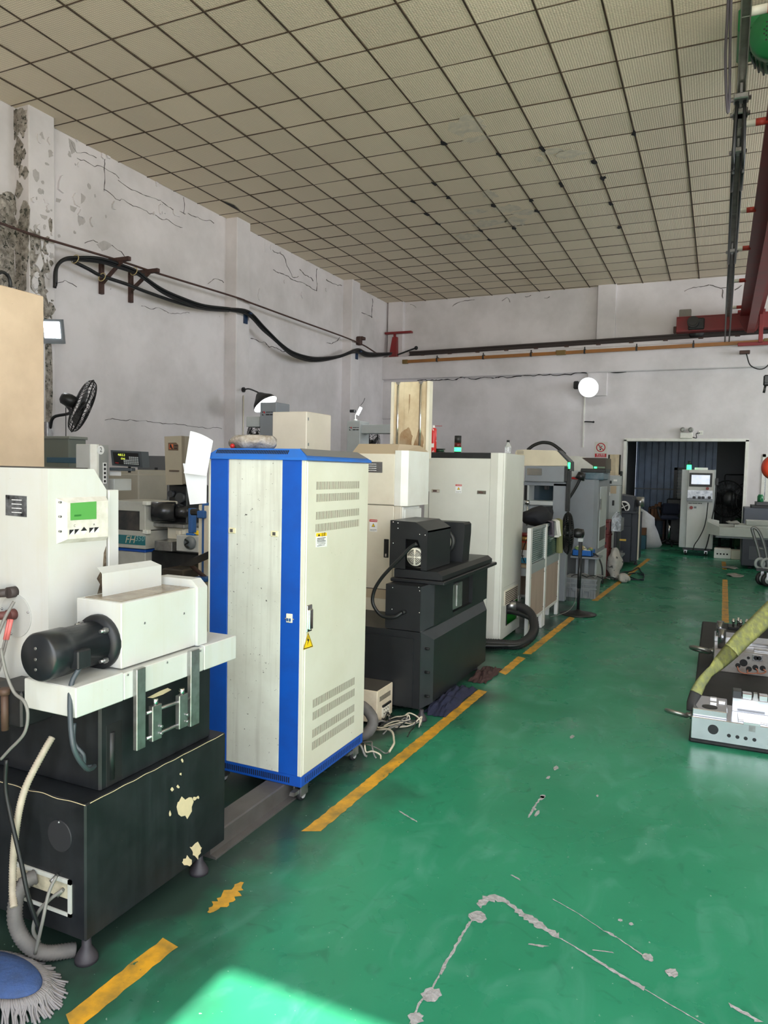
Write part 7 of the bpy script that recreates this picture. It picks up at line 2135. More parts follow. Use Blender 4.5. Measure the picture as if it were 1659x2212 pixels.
# digital readout
Yd = Y2 + .15
dro = thing('digital_readout', 'digital readout display with keypad on a grey arm', 'display', tuple(hy(*k9(720, 630), Yd)))
dp = [hy(*k9(*p), Yd) for p in ((640, 425), (945, 440), (960, 600), (655, 578))]
dv = Vector((0, 1, 0))
hs = MB()
fr_ = [tuple(p) for p in dp]
bkk = [tuple(p + Vector((0.01, .07, .0))) for p in dp]
hs.add(fr_ + bkk, ((0, 1, 2, 3), (7, 6, 5, 4), (0, 4, 5, 1), (1, 5, 6, 2), (2, 6, 7, 3), (3, 7, 4, 0)))
hso = hs.build('housing', mat('readout grey', srgb(62, 68, 74), .4), dro)
def dq(s, t, off=.002):
    p = dp[0].lerp(dp[1], s).lerp(dp[3].lerp(dp[2], s), t)
    return (p.x, p.y - off, p.z)
MB().slab([dq(.07, .12), dq(.90, .12), dq(.92, .90), (dq(.09, .90))], (0, -1, 0), .001).build('face', M_dark, hso)
M_dig = mat('lit yellow digits', srgb(210, 220, 60), .4, emit=((.7, .8, .1), 1.2))
text('digits', '468.5.3', .026, M_dig, hso, dq(.36, .28, .005), (1, .0, -.05), (0, 0, 1))
text('digits', '0340', .022, M_dig, hso, dq(.40, .52, .005), (1, .0, -.05), (0, 0, 1))
for i in range(8):
    for j in range(5):
        if i < 3 and j < 2:
            continue
        s, t = .42 + i * .062, .36 + j * .105
        MB().slab([dq(s, t, .004), dq(s + .04, t, .004), dq(s + .04, t + .065, .004), dq(s, t + .065, .004)], (0, -1, 0), .003).build('key', M_lgrey, hso)
MB().slab([dq(.13, .78, .004), dq(.24, .79, .004), dq(.24, .83, .004), dq(.13, .82, .004)], (0, -1, 0), .0005).build('red_mark', M_redp, hso)
kbox(dro, 'arm', mat('readout arm grey', srgb(84, 92, 98), .4), k9, 625, 600, 845, 632, Yd + .03, .05)
qd = hy(*k9(828, 650), Yd + .05)
MB().cyl((qd.x, qd.y, qd.z), (qd.x, qd.y, qd.z + .05), .012, 10).build('arm_pin', M_black, dro)
kbox(dro, 'paper_note', M_wst, k9, 628, 640, 742, 680, Yd + .06, .003, .0005)
# beige machine body and the grinder enclosure with the FH350 band
Yb = 5.2
BD = thing('surface_grinder', 'grey surface grinder with windowed enclosure and teal model band', 'machine', (-4.6, Yb, 0))
kbox(BD, 'body', mat('beige grey body', srgb(172, 168, 156), .45, dirt=((.3, .28, .24), .4, 4)), k9, 560, 660, 918, 930, Yb + .1, .4, .01)
kbox(BD, 'body_step', MATS['beige grey body'], k9, 735, 620, 918, 720, Yb + .15, .4, .01)
Ye = 4.8
M_enc = mat('pale enclosure paint', srgb(196, 196, 188), .42, dirt=((.35, .34, .3), .5, 5))
en0, en1 = hy(*k9(640, 1000), Ye), hy(*k9(984, 1000), Ye)
kbox(BD, 'enclosure', M_enc, k9, 640, 932, 984, 1030, Ye, .4, .004)
kbox(BD, 'enclosure', M_enc, k9, 925, 1030, 984, 1225, Ye, .4, .004)
kbox(BD, 'enclosure', M_enc, k9, 640, 1225, 984, 1400, Ye, .4, .004)
kbox(BD, 'window', mat('smoked window', (.02, .022, .025), .12, dirt=((.12, .1, .08), .7, 6)), k9, 640, 1028, 926, 1228, Ye + .02, .01, .001)
bnd = kbox(BD, 'teal_band', mat('teal band', srgb(36, 116, 124), .4), k9, 640, 1272, 984, 1362, Ye - .003, .004, .0005)
q = hy(*k9(838, 1318), Ye - .004)
text('model_text', 'FH', .095, mat('cream print', srgb(214, 206, 178), .5), bnd, tuple(q), (1, 0, .03), (.28, 0, 1))
q = hy(*k9(934, 1308), Ye - .006)
text('model_text', '350', .068, mat('pale teal print', srgb(150, 196, 198), .5), bnd, tuple(q), (1, 0, .03), (.28, 0, 1))
for c0 in (935, 1222):
    kbox(BD, 'hinge', M_white, k9, 955, c0, 1003, c0 + 40, Ye - .01, .05, .004)
kbox(BD, 'blue_seam', M_blue, k9, 640, 1405, 984, 1432, Ye + .01, .3, .004)
kbox(BD, 'lower_body', M_enc, k9, 640, 1425, 984, 1600, Ye + .02, .4, .006, z0=0)
# dark grey cabinet by the wall
Yg = 6.6
G = thing('machine_cabinet', 'dark grey wall cabinet behind the digital readout', 'cabinet', (-5.2, Yg + .2, 0))
gbx = kbox(G, 'body', mat('dark cabinet grey', srgb(98, 100, 104), .5), k9, 905, 482, 1215, 950, Yg, .5, .006, z0=0)
kbox(gbx, 'label', M_black, k9, 1078, 600, 1108, 630, Yg - .003, .003, .0005)
kbox(gbx, 'hook', M_chrome, k9, 975, 678, 985, 690, Yg - .01, .01, .002)
# grey switch box below the fan
Ys = 6.0
sb = thing('switch_cabinet', 'green grey switch cabinet standing below the wall fan', 'cabinet', tuple(hy(120, 985, Ys)))
sbx = pbox(sb, 'case', mat('green grey box', srgb(112, 118, 110), .5), 70, 947, 148, 986, Ys, .25, .006, z0=0)
pbox(sbx, 'lid', mat('green grey lid', srgb(136, 140, 132), .5), 68, 942, 149, 948, Ys - .01, .27, .004)
pbox(sb, 'blue_shelf', mat('teal shelf', srgb(52, 92, 116), .5), 100, 988, 166, 1000, Ys - .6, .3, .004)
# drilling head with logo, chuck, table and handwheel
Yh = 5.0
D = thing('milling_machine', 'beige headed milling machine with black column, chuck and handwheel', 'machine', (-3.9, Yh + .3, 0))
hdD = MB()
q0 = [hy(*k9(*p), Yh) for p in ((1175, 290), (1345, 283), (1352, 770), (1190, 772))]
hdD.slab([tuple(p) for p in q0], (0, 1, 0), .25)
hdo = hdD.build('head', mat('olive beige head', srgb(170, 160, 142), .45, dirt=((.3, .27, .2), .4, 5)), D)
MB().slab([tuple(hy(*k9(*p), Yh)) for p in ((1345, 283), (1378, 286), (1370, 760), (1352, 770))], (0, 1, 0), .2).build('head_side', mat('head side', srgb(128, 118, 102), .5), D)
lp = MB().slab([tuple(hy(*k9(*p), Yh - .003)) for p in ((1213, 352), (1290, 350), (1313, 375), (1312, 428), (1214, 428))], (0, 1, 0), .003).build('logo_plate', mat('brown logo plate', srgb(104, 82, 64), .5), hdo)
MB().slab([tuple(hy(*k9(*p), Yh - .005)) for p in ((1222, 366), (1262, 366), (1262, 414), (1222, 414))], (0, 1, 0), .001).build('logo_square', mat('logo orange', srgb(206, 104, 62), .5), lp)
MB().slab([tuple(hy(*k9(*p), Yh - .007)) for p in ((1228, 370), (1240, 366), (1250, 392), (1262, 414), (1246, 414), (1236, 396), (1228, 410))], (0, 1, 0), .001).build('logo_mark', M_blk, lp)
for k in range(2):
    scribble('logo_print', lp, M_blk, tuple(hy(*k9(1289, 381 + 26 * k), Yh - .006)), (1, 0, 0), (0, 0, 1), .034, .016, k, 0)
kbox(hdo, 'slot', mat('slot brown', srgb(90, 76, 66), .5), k9, 1220, 624, 1318, 640, Yh - .008, .01, .002)
kbox(D, 'arm_stub', mat('head side', srgb(128, 118, 102), .5), k9, 1360, 372, 1400, 430, Yh + .05, .1)
kbox(D, 'column', M_black, k9, 1215, 770, 1400, 1180, Yh + .1, .3, .01)
for (a, c, r) in ((1330, 1020, .06), (1345, 900, .045), (1255, 860, .03)):
    q = hy(*k9(a, c), Yh + .09)
    MB().cyl((q.x, Yh + .1, q.z), (q.x, Yh + .06, q.z), r, 18).build('dial', M_slatel, D)
q = hy(*k9(1165, 1040), Yh - .1)
MB().cyl((q.x - .10, Yh - .12, q.z), (q.x + .06, Yh - .02, q.z), .085, 24).cyl((q.x + .06, Yh - .02, q.z), (q.x + .14, Yh + .05, q.z), .05, 20).build('chuck', mat('dark oily steel', (.05, .05, .055), .25, .6), D)
kbox(D, 'chuck_plate', M_ivory, k9, 1110, 935, 1220, 965, Yh - .05, .2)
kbox(D, 'red_tag', M_redp, k9, 1228, 1055, 1258, 1075, Yh - .02, .01, .002)
kbox(D, 'table', M_steel, k9, 1060, 1158, 1370, 1195, Yh - .1, .3)
kbox(D, 'vise', M_ivory, k9, 985, 945, 1078, 1130, Yh - .12, .2, .01)
kbox(D, 'vise_label', mat('brown label', srgb(100, 80, 50), .5), k9, 990, 1010, 1028, 1055, Yh - .124, .004, .0005)
kbox(D, 'saddle', M_ivory, k9, 1192, 1180, 1370, 1330, Yh - .05, .25, .02)
kbox(D, 'saddle_lever', M_ivory, k9, 1280, 1225, 1330, 1280, Yh - .08, .05, .01)
kbox(D, 'chip_tray', M_steel, k9, 1076, 1332, 1250, 1428, Yh - .2, .2, .004)
gD = kbox(D, 'gear_housing', M_wg, k9, 1292, 1275, 1515, 1438, Yh - .2, .25, .006)
q = hy(*k9(1440, 1347), Yh - .2)
MB().lathe(((0, 0), (.052, 0), (.056, .012), (.05, .03), (.02, .035), (0, .04)), (q.x, Yh - .2, q.z), (0, -1, 0), 24).build('handwheel', M_grey, gD)
MB().tube([(q.x - .02, Yh - .25, q.z + .03), (q.x + .015, Yh - .255, q.z + .01), (q.x - .015, Yh - .255, q.z - .015), (q.x + .02, Yh - .25, q.z - .035)], .008, 6).build('wheel_grip', M_black, gD)
kbox(gD, 'yellow_cap', M_yst, k9, 1465, 1228, 1515, 1270, Yh - .15, .06, .006)
kbox(gD, 'blue_lid', M_bb, k9, 1385, 1255, 1465, 1275, Yh - .18, .15, .006)
kbox(D, 'base', M_black, k9, 1000, 1440, 1560, 1700, Yh - .1, .5, .01, z0=0)
# blue frame and keyboard tray beside the blue cabinet
Yf = 3.85
F = thing('keyboard_stand', 'blue stand frame with black keyboard tray beside the blue cabinet', 'frame', tuple(hy(*k9(1560, 1500), Yf)[:2]) + (0,))
M_fb = mat('frame blue', srgb(36, 92, 160), .45)
kbox(F, 'upright', M_fb, k9, 1545, 950, 1590, 1700, Yf, .05, .004, z0=0)
kbox(F, 'upright', M_ivory, k9, 1512, 970, 1545, 1700, Yf + .01, .04, .004, z0=0)
kbox(F, 'upright', M_ivory, k9, 1565, 980, 1610, 1700, Yf - .02, .04, .004, z0=0)
kbox(F, 'cross_bar', M_fb, k9, 1410, 1005, 1450, 1250, Yf + .1, .05, .004)
kbox(F, 'clamp', M_fb, k9, 1495, 1030, 1565, 1105, Yf - .05, .08, .006)
kbox(F, 'knob', M_black, k9, 1420, 1012, 1500, 1075, Yf - .02, .06, .01)
kbox(F, 'blue_box', M_fb, k9, 1460, 1695, 1585, 1735, Yf - .1, .2, .006)
kt = [hy(*k9(*p), Yf - .15) for p in ((1335, 1575), (1460, 1500), (1600, 1440), (1600, 1515), (1450, 1580))]
MB().slab([tuple(p) for p in kt], (0, 1, .25), .03).build('keyboard_tray', M_black, F)
p0, p1 = hy(*k9(1470, 1600), Yf - .1), hy(*k9(1590, 1700), Yf - .02)
MB().tube([tuple(hy(*k9(1440, 1560), Yf - .12)), tuple(p0), tuple(p1)], .014, 8).build('tray_arm', M_rust, F)
# oil pan visible under the enclosure
one('oil_pan', MB().box(*(lambda a, b: (a.x, b.x))(hy(*k9(1150, 1650), 4.5), hy(*k9(1362, 1650), 4.5)), 4.5, 4.9, .0, hy(*k9(1250, 1610), 4.5).z, .01), mat('oily dark pan', (.02, .018, .016), .3, dirt=((.08, .06, .04), .7, 8)), 'oily dark scrap box on floor behind the splash guard', 'box')

# white head and two grey logo machines behind the blue cabinet
Yw = 5.05
WH = thing('grinding_machine', 'plain white boxed machine head rising behind the blue cabinet', 'machine', (-3.0, Yw + .3, 0))
xa_, xb_ = hy(588, 930, Yw).x, hy(662, 930, Yw).x
za_ = hy(640, 889, Yw).z
yb9_ = hx(715, 930, xb_).y
bx(WH, 'head', mat('warm white box', srgb(222, 214, 202), .45, dirt=((.55, .5, .42), .4, 3)), xa_, xb_, Yw, min(yb9_, Yw + .9), hy(620, 985, Yw).z - .05, za_, .006)
bx(WH, 'column', M_ivory, xa_ + .05, xb_ - .05, Yw + .1, Yw + .5, 0, hy(620, 985, Yw).z - .05, .006)
for (u, v) in ((664, 905), (664, 960)):
    q = hx(u + 1, v, xb_)
    MB().box(xb_, xb_ + .004, q.y, q.y + .01, q.z - .012, q.z + .012).build('hinge', M_grey, WH)
def logo_machine(Yl, u0, v0, u1, v1, arm, lab, su, sv, hh_):
    t = thing('drilling_machine', lab, 'machine', tuple(hy((u0 + u1) / 2, 1100, Yl)[:2]) + (0,))
    col = pbox(t, 'column', M_mgrey if u0 < 600 else M_lgrey, u0, v0, u1, v1, Yl, .3, .006, z0=0)
    pbox(t, 'arm', M_lgrey, *arm, Yl + .05, .2, .004)
    q = hy(su, sv, Yl)
    s_ = hh_
    for nm, m_, pl_ in (('logo_square', M_blk, ((-1.9, .6), (-1.6, .6), (-1.6, .35), (-1.9, .1))), ('logo_square', M_blk, ((-1.9, -.1), (-1.2, -.6), (-1.9, -.6))), ('logo_mark', M_redp, ((-1.45, .6), (-.95, .6), (-.95, -.1), (-1.45, .3)))):
        MB().slab([(q.x + s_ * a_, Yl - .001, q.z + s_ * b_) for a_, b_ in pl_], (0, -1, 0), .001).build(nm, m_, col)
    for k in range(2):
        scribble('logo_print', col, M_blk, (q.x + s_ * .65, Yl - .002, q.z + s_ * (.38 - .75 * k)), (1, 0, 0), (0, 0, 1), s_ * 2.4, s_ * (.4 + .2 * k), k, .03)
    return t
logo_machine(7.4, 561, 869, 596, 990, (532, 900, 561, 922), 'grey drilling machine column with logo, beside bell lamp', 578, 893, .040)
LM2 = logo_machine(9.2, 749, 909, 777, 990, (777, 917, 846, 936), 'pale grey drilling machine with logo and wide arm', 765, 926, .040)
# machine lamp on the second
q = hy(776, 888, 9.3)
ml = thing('machine_lamp', 'small lit led lamp on the pale grey drilling machine', 'lamp', tuple(hy(768, 909, 9.3)))
obox(q, (cR * .5 + Vector((0, 0, 1))).normalized(), cF, (cR - Vector((0, 0, .5))).normalized(), .055, .03, .018).build('lamp_head', M_glow, ml)
MB().tube([tuple(hy(768, 909, 9.35)), tuple(hy(768, 897, 9.35)), tuple(hy(772, 892, 9.35))], .008, 6).cyl(hy(768, 909, 9.35), hy(768, 906, 9.35), .03, 12).build('stem', M_white, ml)
MB().tube([tuple(hy(779, 876, 9.35)), tuple(hy(785, 868, 9.35)), tuple(hy(788, 860, 9.35))], .004, 5).build('aerial', M_black, ml)
kb_ = hy(763, 888, 9.35)
MB().box(kb_.x - .05, kb_.x + .03, 9.33, 9.38, kb_.z - .02, kb_.z + .02, .006).build('clip', M_black, ml)
# two fans half hidden behind them
f2 = thing('standing_fan', 'black caged fan behind the grey drilling machine', 'fan', tuple(hy(546, 1000, 8.3)[:2]) + (0,))
fan_head(f2, hy(553, 942, 8.3), (cR * -.8 - cF * .5).normalized(), .20, 24, wr=.003)
q = hy(553, 942, 8.3)
MB().cyl((q.x + .1, 8.35, 0), (q.x + .1, 8.35, q.z), .02, 10).cyl((q.x + .1, 8.35, 0), (q.x + .1, 8.35, .03), .2, 20).build('stand', M_fanb, f2)
f3 = thing('standing_fan', 'caged fan behind the pale grey drilling machine arm', 'fan', tuple(hy(800, 1000, 10.5)[:2]) + (0,))
fan_head(f3, hy(801, 955, 10.5), (cR * .8 + cF * .5).normalized(), .22, 24, wr=.003)
q = hy(801, 955, 10.5)
MB().cyl((q.x, 10.5, 0), (q.x, 10.5, q.z - .22), .02, 10).cyl((q.x, 10.5, 0), (q.x, 10.5, .03), .2, 20).build('stand', M_fanb, f3)

# ================================================================== doorway: screen cabinet, fans, chair, sack
YS = 16.55
SC = thing('control_cabinet', 'white control cabinet with lit screen on casters before doorway', 'cabinet', tuple(hy(1505, 1190, YS)[:2]) + (0,))
M_sc = mat('white cabinet paint', srgb(206, 208, 206), .4, dirt=((.5, .5, .48), .3, 4))
sx0, sx1 = hy(*k8(892, 900), YS).x, hy(*k8(1148, 900), YS).x
zt_ = hy(*k8(1000, 502), YS).z
zb_ = hy(*k8(1000, 1245), YS).z
MB().box(sx0 - .13, sx0, YS + .02, YS + .62, zb_, zt_, .006).build('side_wing', M_lgrey, SC)
bd = bx(SC, 'body', M_sc, sx0, sx1, YS, YS + .6, zb_, zt_, .006)
bz = kbox(bd, 'screen_bezel', M_black, k8, 915, 533, 1132, 662, YS - .02, .02, .004)
M_scr = mat('lit white screen', srgb(210, 216, 226), .2, dirt=((.20, .26, .36), .8, 9), emit=((.75, .82, .95), .55))
kbox(bz, 'screen', M_scr, k8, 935, 552, 1110, 640, YS - .022, .003, .0005)
kbox(bd, 'mirror_panel', mat('mirror steel panel', (.5, .52, .56), .35, .6, dirt=((.10, .12, .15), .9, 12)), k8, 898, 697, 1135, 775, YS - .008, .008, .001)
kbox(bd, 'shelf', M_mgrey, k8, 892, 778, 1134, 800, YS - .12, .13, .003)
kbox(bd, 'side_strip', M_lgrey, k8, 1134, 502, 1150, 1245, YS - .002, .01, .001)
for a in (960, 1010, 1045, 1105):
    q = hy(*k8(a, 765), YS - .07)
    MB().box(q.x - .03, q.x + .03, YS - .10, YS - .03, hy(*k8(a, 778), YS - .12).z, hy(*k8(a, 778), YS - .12).z + .05, .01).build('shelf_item', M_slate, SC)
for (a, c, r) in ((1087, 680, .03), (933, 860, .035)):
    q = hy(*k8(a, c), YS)
    MB().cyl((q.x, YS, q.z), (q.x, YS - .03, q.z), r, 18).build('stop_button', mat('dark red button', srgb(132, 34, 30), .4), bd)
q = hy(*k8(970, 858), YS)
MB().box(q.x - .025, q.x + .025, YS - .004, YS, q.z - .02, q.z + .02).build('grille', M_grey, bd)
q = hy(*k8(970, 820), YS)
scribble('cabinet_print', bd, M_blk, (q.x, YS - .003, q.z), (1, 0, 0), (0, 0, 1), .26, .03, 3, .02)
MB().box(sx0 - .06, sx1 - .03, YS + .03, YS + .55, .11, zb_, .004).build('plinth', M_slate, SC)
for x in (sx0 + .0, sx1 - .12):
    for y in (YS + .08, YS + .48):
        cf_ = MB().box(x - .03, x + .03, y - .03, y + .03, .05, .112).build('caster_fork', M_steel, SC)
        MB().cyl((x - .018, y, .05), (x + .018, y, .05), .05, 16).build('caster_wheel', M_wheel, cf_)
for pts, nm, r in ((((1092, 812), (1088, 850), (1075, 960), (1050, 1060), (1005, 1150), (965, 1210), (950, 1260)), 'cable', .010), (((1170, 650), (1165, 740), (1150, 860), (1130, 960), (1115, 1060), (1090, 1180), (1065, 1260)), 'pendant_cord', .012)):
    MB().tube([tuple(hy(*k8(*p), YS - .03)) for p in pts], r, 6).build(nm, M_cable, SC)
kbox(SC, 'hand_pendant', M_black, k8, 1158, 580, 1188, 650, YS - .01, .08, .01)
q = hy(*k8(912, 502), YS + .2)
q2 = hy(*k8(912, 418), YS + .2)
MB().cyl((q.x, YS + .2, zt_), (q.x, YS + .2, zt_ + .10), .05, 16, .045).build('green_lamp', M_green_l, SC)
MB().cyl((q.x, YS + .2, zt_ + .10), (q.x, YS + .2, q2.z), .03, 16).build('lamp_cap', M_black, SC)
kbox(SC, 'top_paper', M_wst, k8, 965, 482, 1090, 500, YS + .3, .2, .002, z0=zt_)

# floor fans in the far room
Yff = 18.6
def floor_fan(a, c, R, lab):
    q = hy(*k8(a, c), Yff)
    t = thing('floor_fan', lab, 'fan', (q.x, Yff, 0))
    fan_head(t, q, (cF * -1 + cR * .1).normalized(), R, 20, wr=.006)
    MB().ball(tuple(q - cF * .1), (.17, .1, .2), 16, 10).build('motor_cover', M_fanb, t)
    for s in (-1, 1):
        MB().cyl((q.x + .12 * s, Yff + .1, 0), (q.x + .1 * s, Yff + .1, q.z), .025, 8).build('leg', M_fanb, t)
    MB().cyl((q.x - .2, Yff + .1, .02), (q.x + .2, Yff + .1, .02), .03, 8).build('foot_bar', M_fanb, t)
    return t
floor_fan(1275, 778, .42, 'large black floor fan with thin wire guard past the doorway')
floor_fan(1478, 800, .42, 'second black floor fan partly hidden by the doorway jamb')
one('fan_cable', MB().tube([tuple(hy(*k8(*p), RY - .05)) for p in ((1290, 548), (1262, 548), (1252, 570), (1255, 620), (1280, 690))], .016, 6), M_cable, 'black cable hanging on the grey wall above the floor fan', 'cable')
one('wall_pipe', MB().tube([tuple(hy(*k8(*p), RY - .05)) for p in ((1290, 548), (1440, 550))], .02, 6), M_black, 'thin black pipe along the grey wall past doorway', 'pipe')
one('green_carton', MB().box(*(lambda a, b: (a.x, b.x))(hy(*k8(1348, 970), 19.5), hy(*k8(1415, 970), 19.5)), 19.5, 19.9, 0, hy(*k8(1380, 962), 19.5).z, .01), mat('dark green carton', srgb(24, 72, 34), .6), 'dark green carton beside the floor fan', 'box')
# mesh door leaf
Ym = 19.6
MD = thing('mesh_gate', 'dark steel gate leaf with square wire mesh', 'gate', tuple(hy(*k8(810, 700), Ym)[:2]) + (0,))
gx0, gx1 = hy(*k8(768, 600), Ym).x, hy(*k8(880, 600), Ym).x
gz1_ = hy(*k8(800, 482), Ym).z
MB().box(gx0, gx0 + .08, Ym, Ym + .06, 0, gz1_).build('stile', M_black, MD)
MB().box(gx1, gx1 + .08, Ym, Ym + .06, 0, gz1_).build('stile', M_black, MD)
MB().box(gx0, gx1 + .08, Ym, Ym + .06, gz1_ - .06, gz1_).build('top_rail', M_black, MD)
for k in range(12):
    z = .9 + (gz1_ - 1.0) * k / 11
    MB().cyl((gx0 + .08, Ym + .03, z), (gx1, Ym + .03, z), .008, 5).build('mesh_wire', M_lgrey, MD)
for k in range(1, 9):
    x = gx0 + .08 + (gx1 - gx0 - .08) * k / 9
    MB().cyl((x, Ym + .03, .9), (x, Ym + .03, gz1_ - .06), .008, 5).build('mesh_wire', M_lgrey, MD)
MB().box(gx0 + .08, gx1, Ym + .01, Ym + .05, 0, .9).build('kick_panel', M_black, MD)
# office chair
q = hz(*k8(715, 1110))
qc = hy(*k8(725, 1080), 18.6)
cx_ = qc.x
OC = thing('office_chair', 'dark blue swivel office chair in the back room', 'chair', (cx_, 18.6, 0))
M_ch = mat('dark blue chair fabric', srgb(34, 40, 58), .9)
zs_ = hy(*k8(725, 950), 18.6).z
zk1 = hy(*k8(725, 822), 18.6).z
xw = (hy(*k8(815, 900), 18.6).x - hy(*k8(640, 900), 18.6).x) / 2
MB().box(cx_ - xw, cx_ + xw, 18.75, 18.85, zs_ + .05, zk1, .05).build('backrest', M_ch, OC)
MB().box(cx_ - xw, cx_ + xw, 18.3, 18.8, zs_ - .05, zs_ + .05, .04).build('seat', M_ch, OC)
for s in (-1, 1):
    MB().tube([(cx_ + s * xw, 18.4, zs_), (cx_ + s * (xw + .06), 18.4, zs_ + .2), (cx_ + s * (xw + .06), 18.7, zs_ + .22), (cx_ + s * xw, 18.8, zs_ + .15)], .025, 8).build('armrest', M_black, OC)
MB().cyl((cx_, 18.55, .1), (cx_, 18.55, zs_ - .05), .03, 12).build('gas_lift', M_chrome, OC)
for k in range(5):
    an = 2 * PI * k / 5
    e = (cx_ + .28 * math.cos(an), 18.55 + .28 * math.sin(an))
    lg = MB().cyl((cx_, 18.55, .13), (e[0], e[1], .08), .025, 8).build('leg', M_black, OC)
    MB().cyl((e[0] - .02, e[1], .03), (e[0] + .02, e[1], .03), .03, 12).build('caster', M_black, lg)
# white sack, cartons
q = hz(*k8(540, 1145))
sk_ = MB()
zk_ = hy(*k8(510, 870), 18.3).z
xs0, xs1 = hy(*k8(455, 1000), 18.3).x, hy(*k8(585, 1000), 18.3).x
cxs = (xs0 + xs1) / 2
sk_.lathe(((.0, 0), (.30, .0), (.34, .12), (.30, .35), (.24, zk_ * .55), (.22, zk_ * .75), (.13, zk_ * .92), (.03, zk_)), (cxs, 18.02, 0), n=24)
sk_.v = [(x - .12 * (z / zk_), y, z) for x, y, z in sk_.v]
sk_.lumpy(.07, 4, 2)
sk_.v = [(x, y, max(.001, z)) for x, y, z in sk_.v]
one('white_sack', sk_, mat('white woven sack', srgb(206, 208, 212), .8, dirt=((.4, .4, .42), .5, 5)), 'tall white woven sack slumped beside the dark doorway', 'sack')
for (a0, c0, a1, c1, y, m_, lb_) in ((445, 1050, 508, 1115, 17.45, mat('brown cardboard', srgb(120, 84, 62), .8), 'brown carton on top of a teal box by the sack'), (445, 1117, 508, 1170, 17.45, mat('teal box', srgb(44, 92, 112), .6), 'teal box on the floor under a brown carton')):
    p, q = hy(*k8(a0, (c0 + c1) / 2), y), hy(*k8(a1, (c0 + c1) / 2), y)
    z1_ = hy(*k8((a0 + a1) / 2, c0), y).z
    z0_ = 0 if 'floor' in lb_ else hy(*k8(475, 1117), y).z + .002
    one('carton', MB().box(p.x, q.x, y - .16, y + .12, z0_, z1_ - .004, .006), m_, lb_, 'box')
q0, q1 = hy(*k8(520, 900), 19.0), hy(*k8(640, 900), 19.0)
shf = thing('wooden_shelf', 'dark brown shelf with cartons behind the office chair', 'shelf', ((q0.x + q1.x) / 2, 19.4, 0))
for z in (.05, .55, hy(*k8(580, 870), 19.4).z):
    MB().box(q0.x, q1.x + .1, 19.2, 19.7, z, z + .04).build('board', mat('dark brown wood', srgb(74, 52, 42), .7), shf)
for x in (q0.x, q1.x + .06):
    MB().box(x, x + .04, 19.2, 19.7, 0, hy(*k8(580, 870), 19.4).z).build('side_board', MATS['dark brown wood'], shf)
for k in range(3):
    x = q0.x + .06 + k * (q1.x - q0.x - .06) / 3
    one('carton', MB().box(x, x + (q1.x - q0.x) * .24, 19.22, 19.6, .592, .592 + .3 + .05 * k, .004), MATS['brown cardboard'], ('small brown carton at the sack end of the dark shelf', 'middle brown carton on the dark shelf', 'tallest brown carton on the dark shelf')[k], 'box')
one('equipment_case', MB().box(gx0 - .1, gx1 + .1, 18.9, 19.4, 0, hy(*k8(800, 740), 18.9).z - .1, .02), M_black, 'tall black equipment case in front of the mesh gate', 'case')

# ================================================================== right hand bench machine
YT = 14.6
tbx0 = hy(*k8(1195, 1080), YT).x
TB = thing('bench_machine', 'grey white machine bed with flat plates on dark base', 'machine', (tbx0 + 1.0, YT + .5, 0))
M_bed = mat('grey white bed paint', srgb(190, 196, 192), .4, dirt=((.35, .36, .34), .5, 4))
z0_, z1_ = hy(*k8(1400, 1140), YT).z, hy(*k8(1400, 1052), YT).z
MB().box(tbx0, tbx0 + 3.0, YT, YT + 1.0, z0_, z1_, .008).build('bed', M_bed, TB)
MB().hexa([(tbx0 - .2, YT + .1, z0_ + .03), (tbx0, YT, z0_), (tbx0, YT + 1.0, z0_), (tbx0 - .2, YT + .9, z0_ + .03), (tbx0 - .2, YT + .1, z1_ + .08), (tbx0, YT, z1_), (tbx0, YT + 1.0, z1_ + .06), (tbx0 - .2, YT + .9, z1_ + .1)]).build('bed_end', M_bed, TB)
MB().box(tbx0 - .05, tbx0 + 3, YT + .03, YT + .97, z0_ - .03, z0_).build('bed_lip', M_grey, TB)
MB().box(tbx0 + .25, tbx0 + 3, YT + .05, YT + .6, z1_, z1_ + .05, .006).build('top_plate', M_bed, TB)
MB().box(hy(*k8(1455, 1010), YT).x + .0, tbx0 + 3, YT + .05, YT + .55, z1_ + .052, z1_ + .13, .006).build('top_plate', M_bed, TB)
zf_ = hy(*k8(1550, 1390), YT).z
xb0 = hy(*k8(1412, 1250), YT + .1).x
MB().box(xb0, xb0 + 2.4, YT + .12, YT + .9, .06, z0_ - .03, .008).build('base', M_navy, TB)
MB().box(hy(*k8(1478, 1280), YT + .1).x, xb0 + 2.2, YT + .10, YT + .12, .18, z0_ - .16).build('base_panel', mat('slate panel', srgb(82, 86, 96), .5), TB)
for x in (xb0 + .15, xb0 + 1.2):
    foot(TB, x, YT + .3, .065)
qg = hy(*k8(1330, 1015), YT + .1)
gv = MB().ball((qg.x, YT + .2, z1_ + .075), (.12, .07, .03), 16, 8).lumpy(.03, 14, 4)
gv.v = [(x, y, max(z1_ + .051, z)) for x, y, z in gv.v]
one('work_glove', gv, mat('grey glove cloth', srgb(150, 150, 148), .9), 'crumpled grey glove lying on the machine bed plate', 'glove')
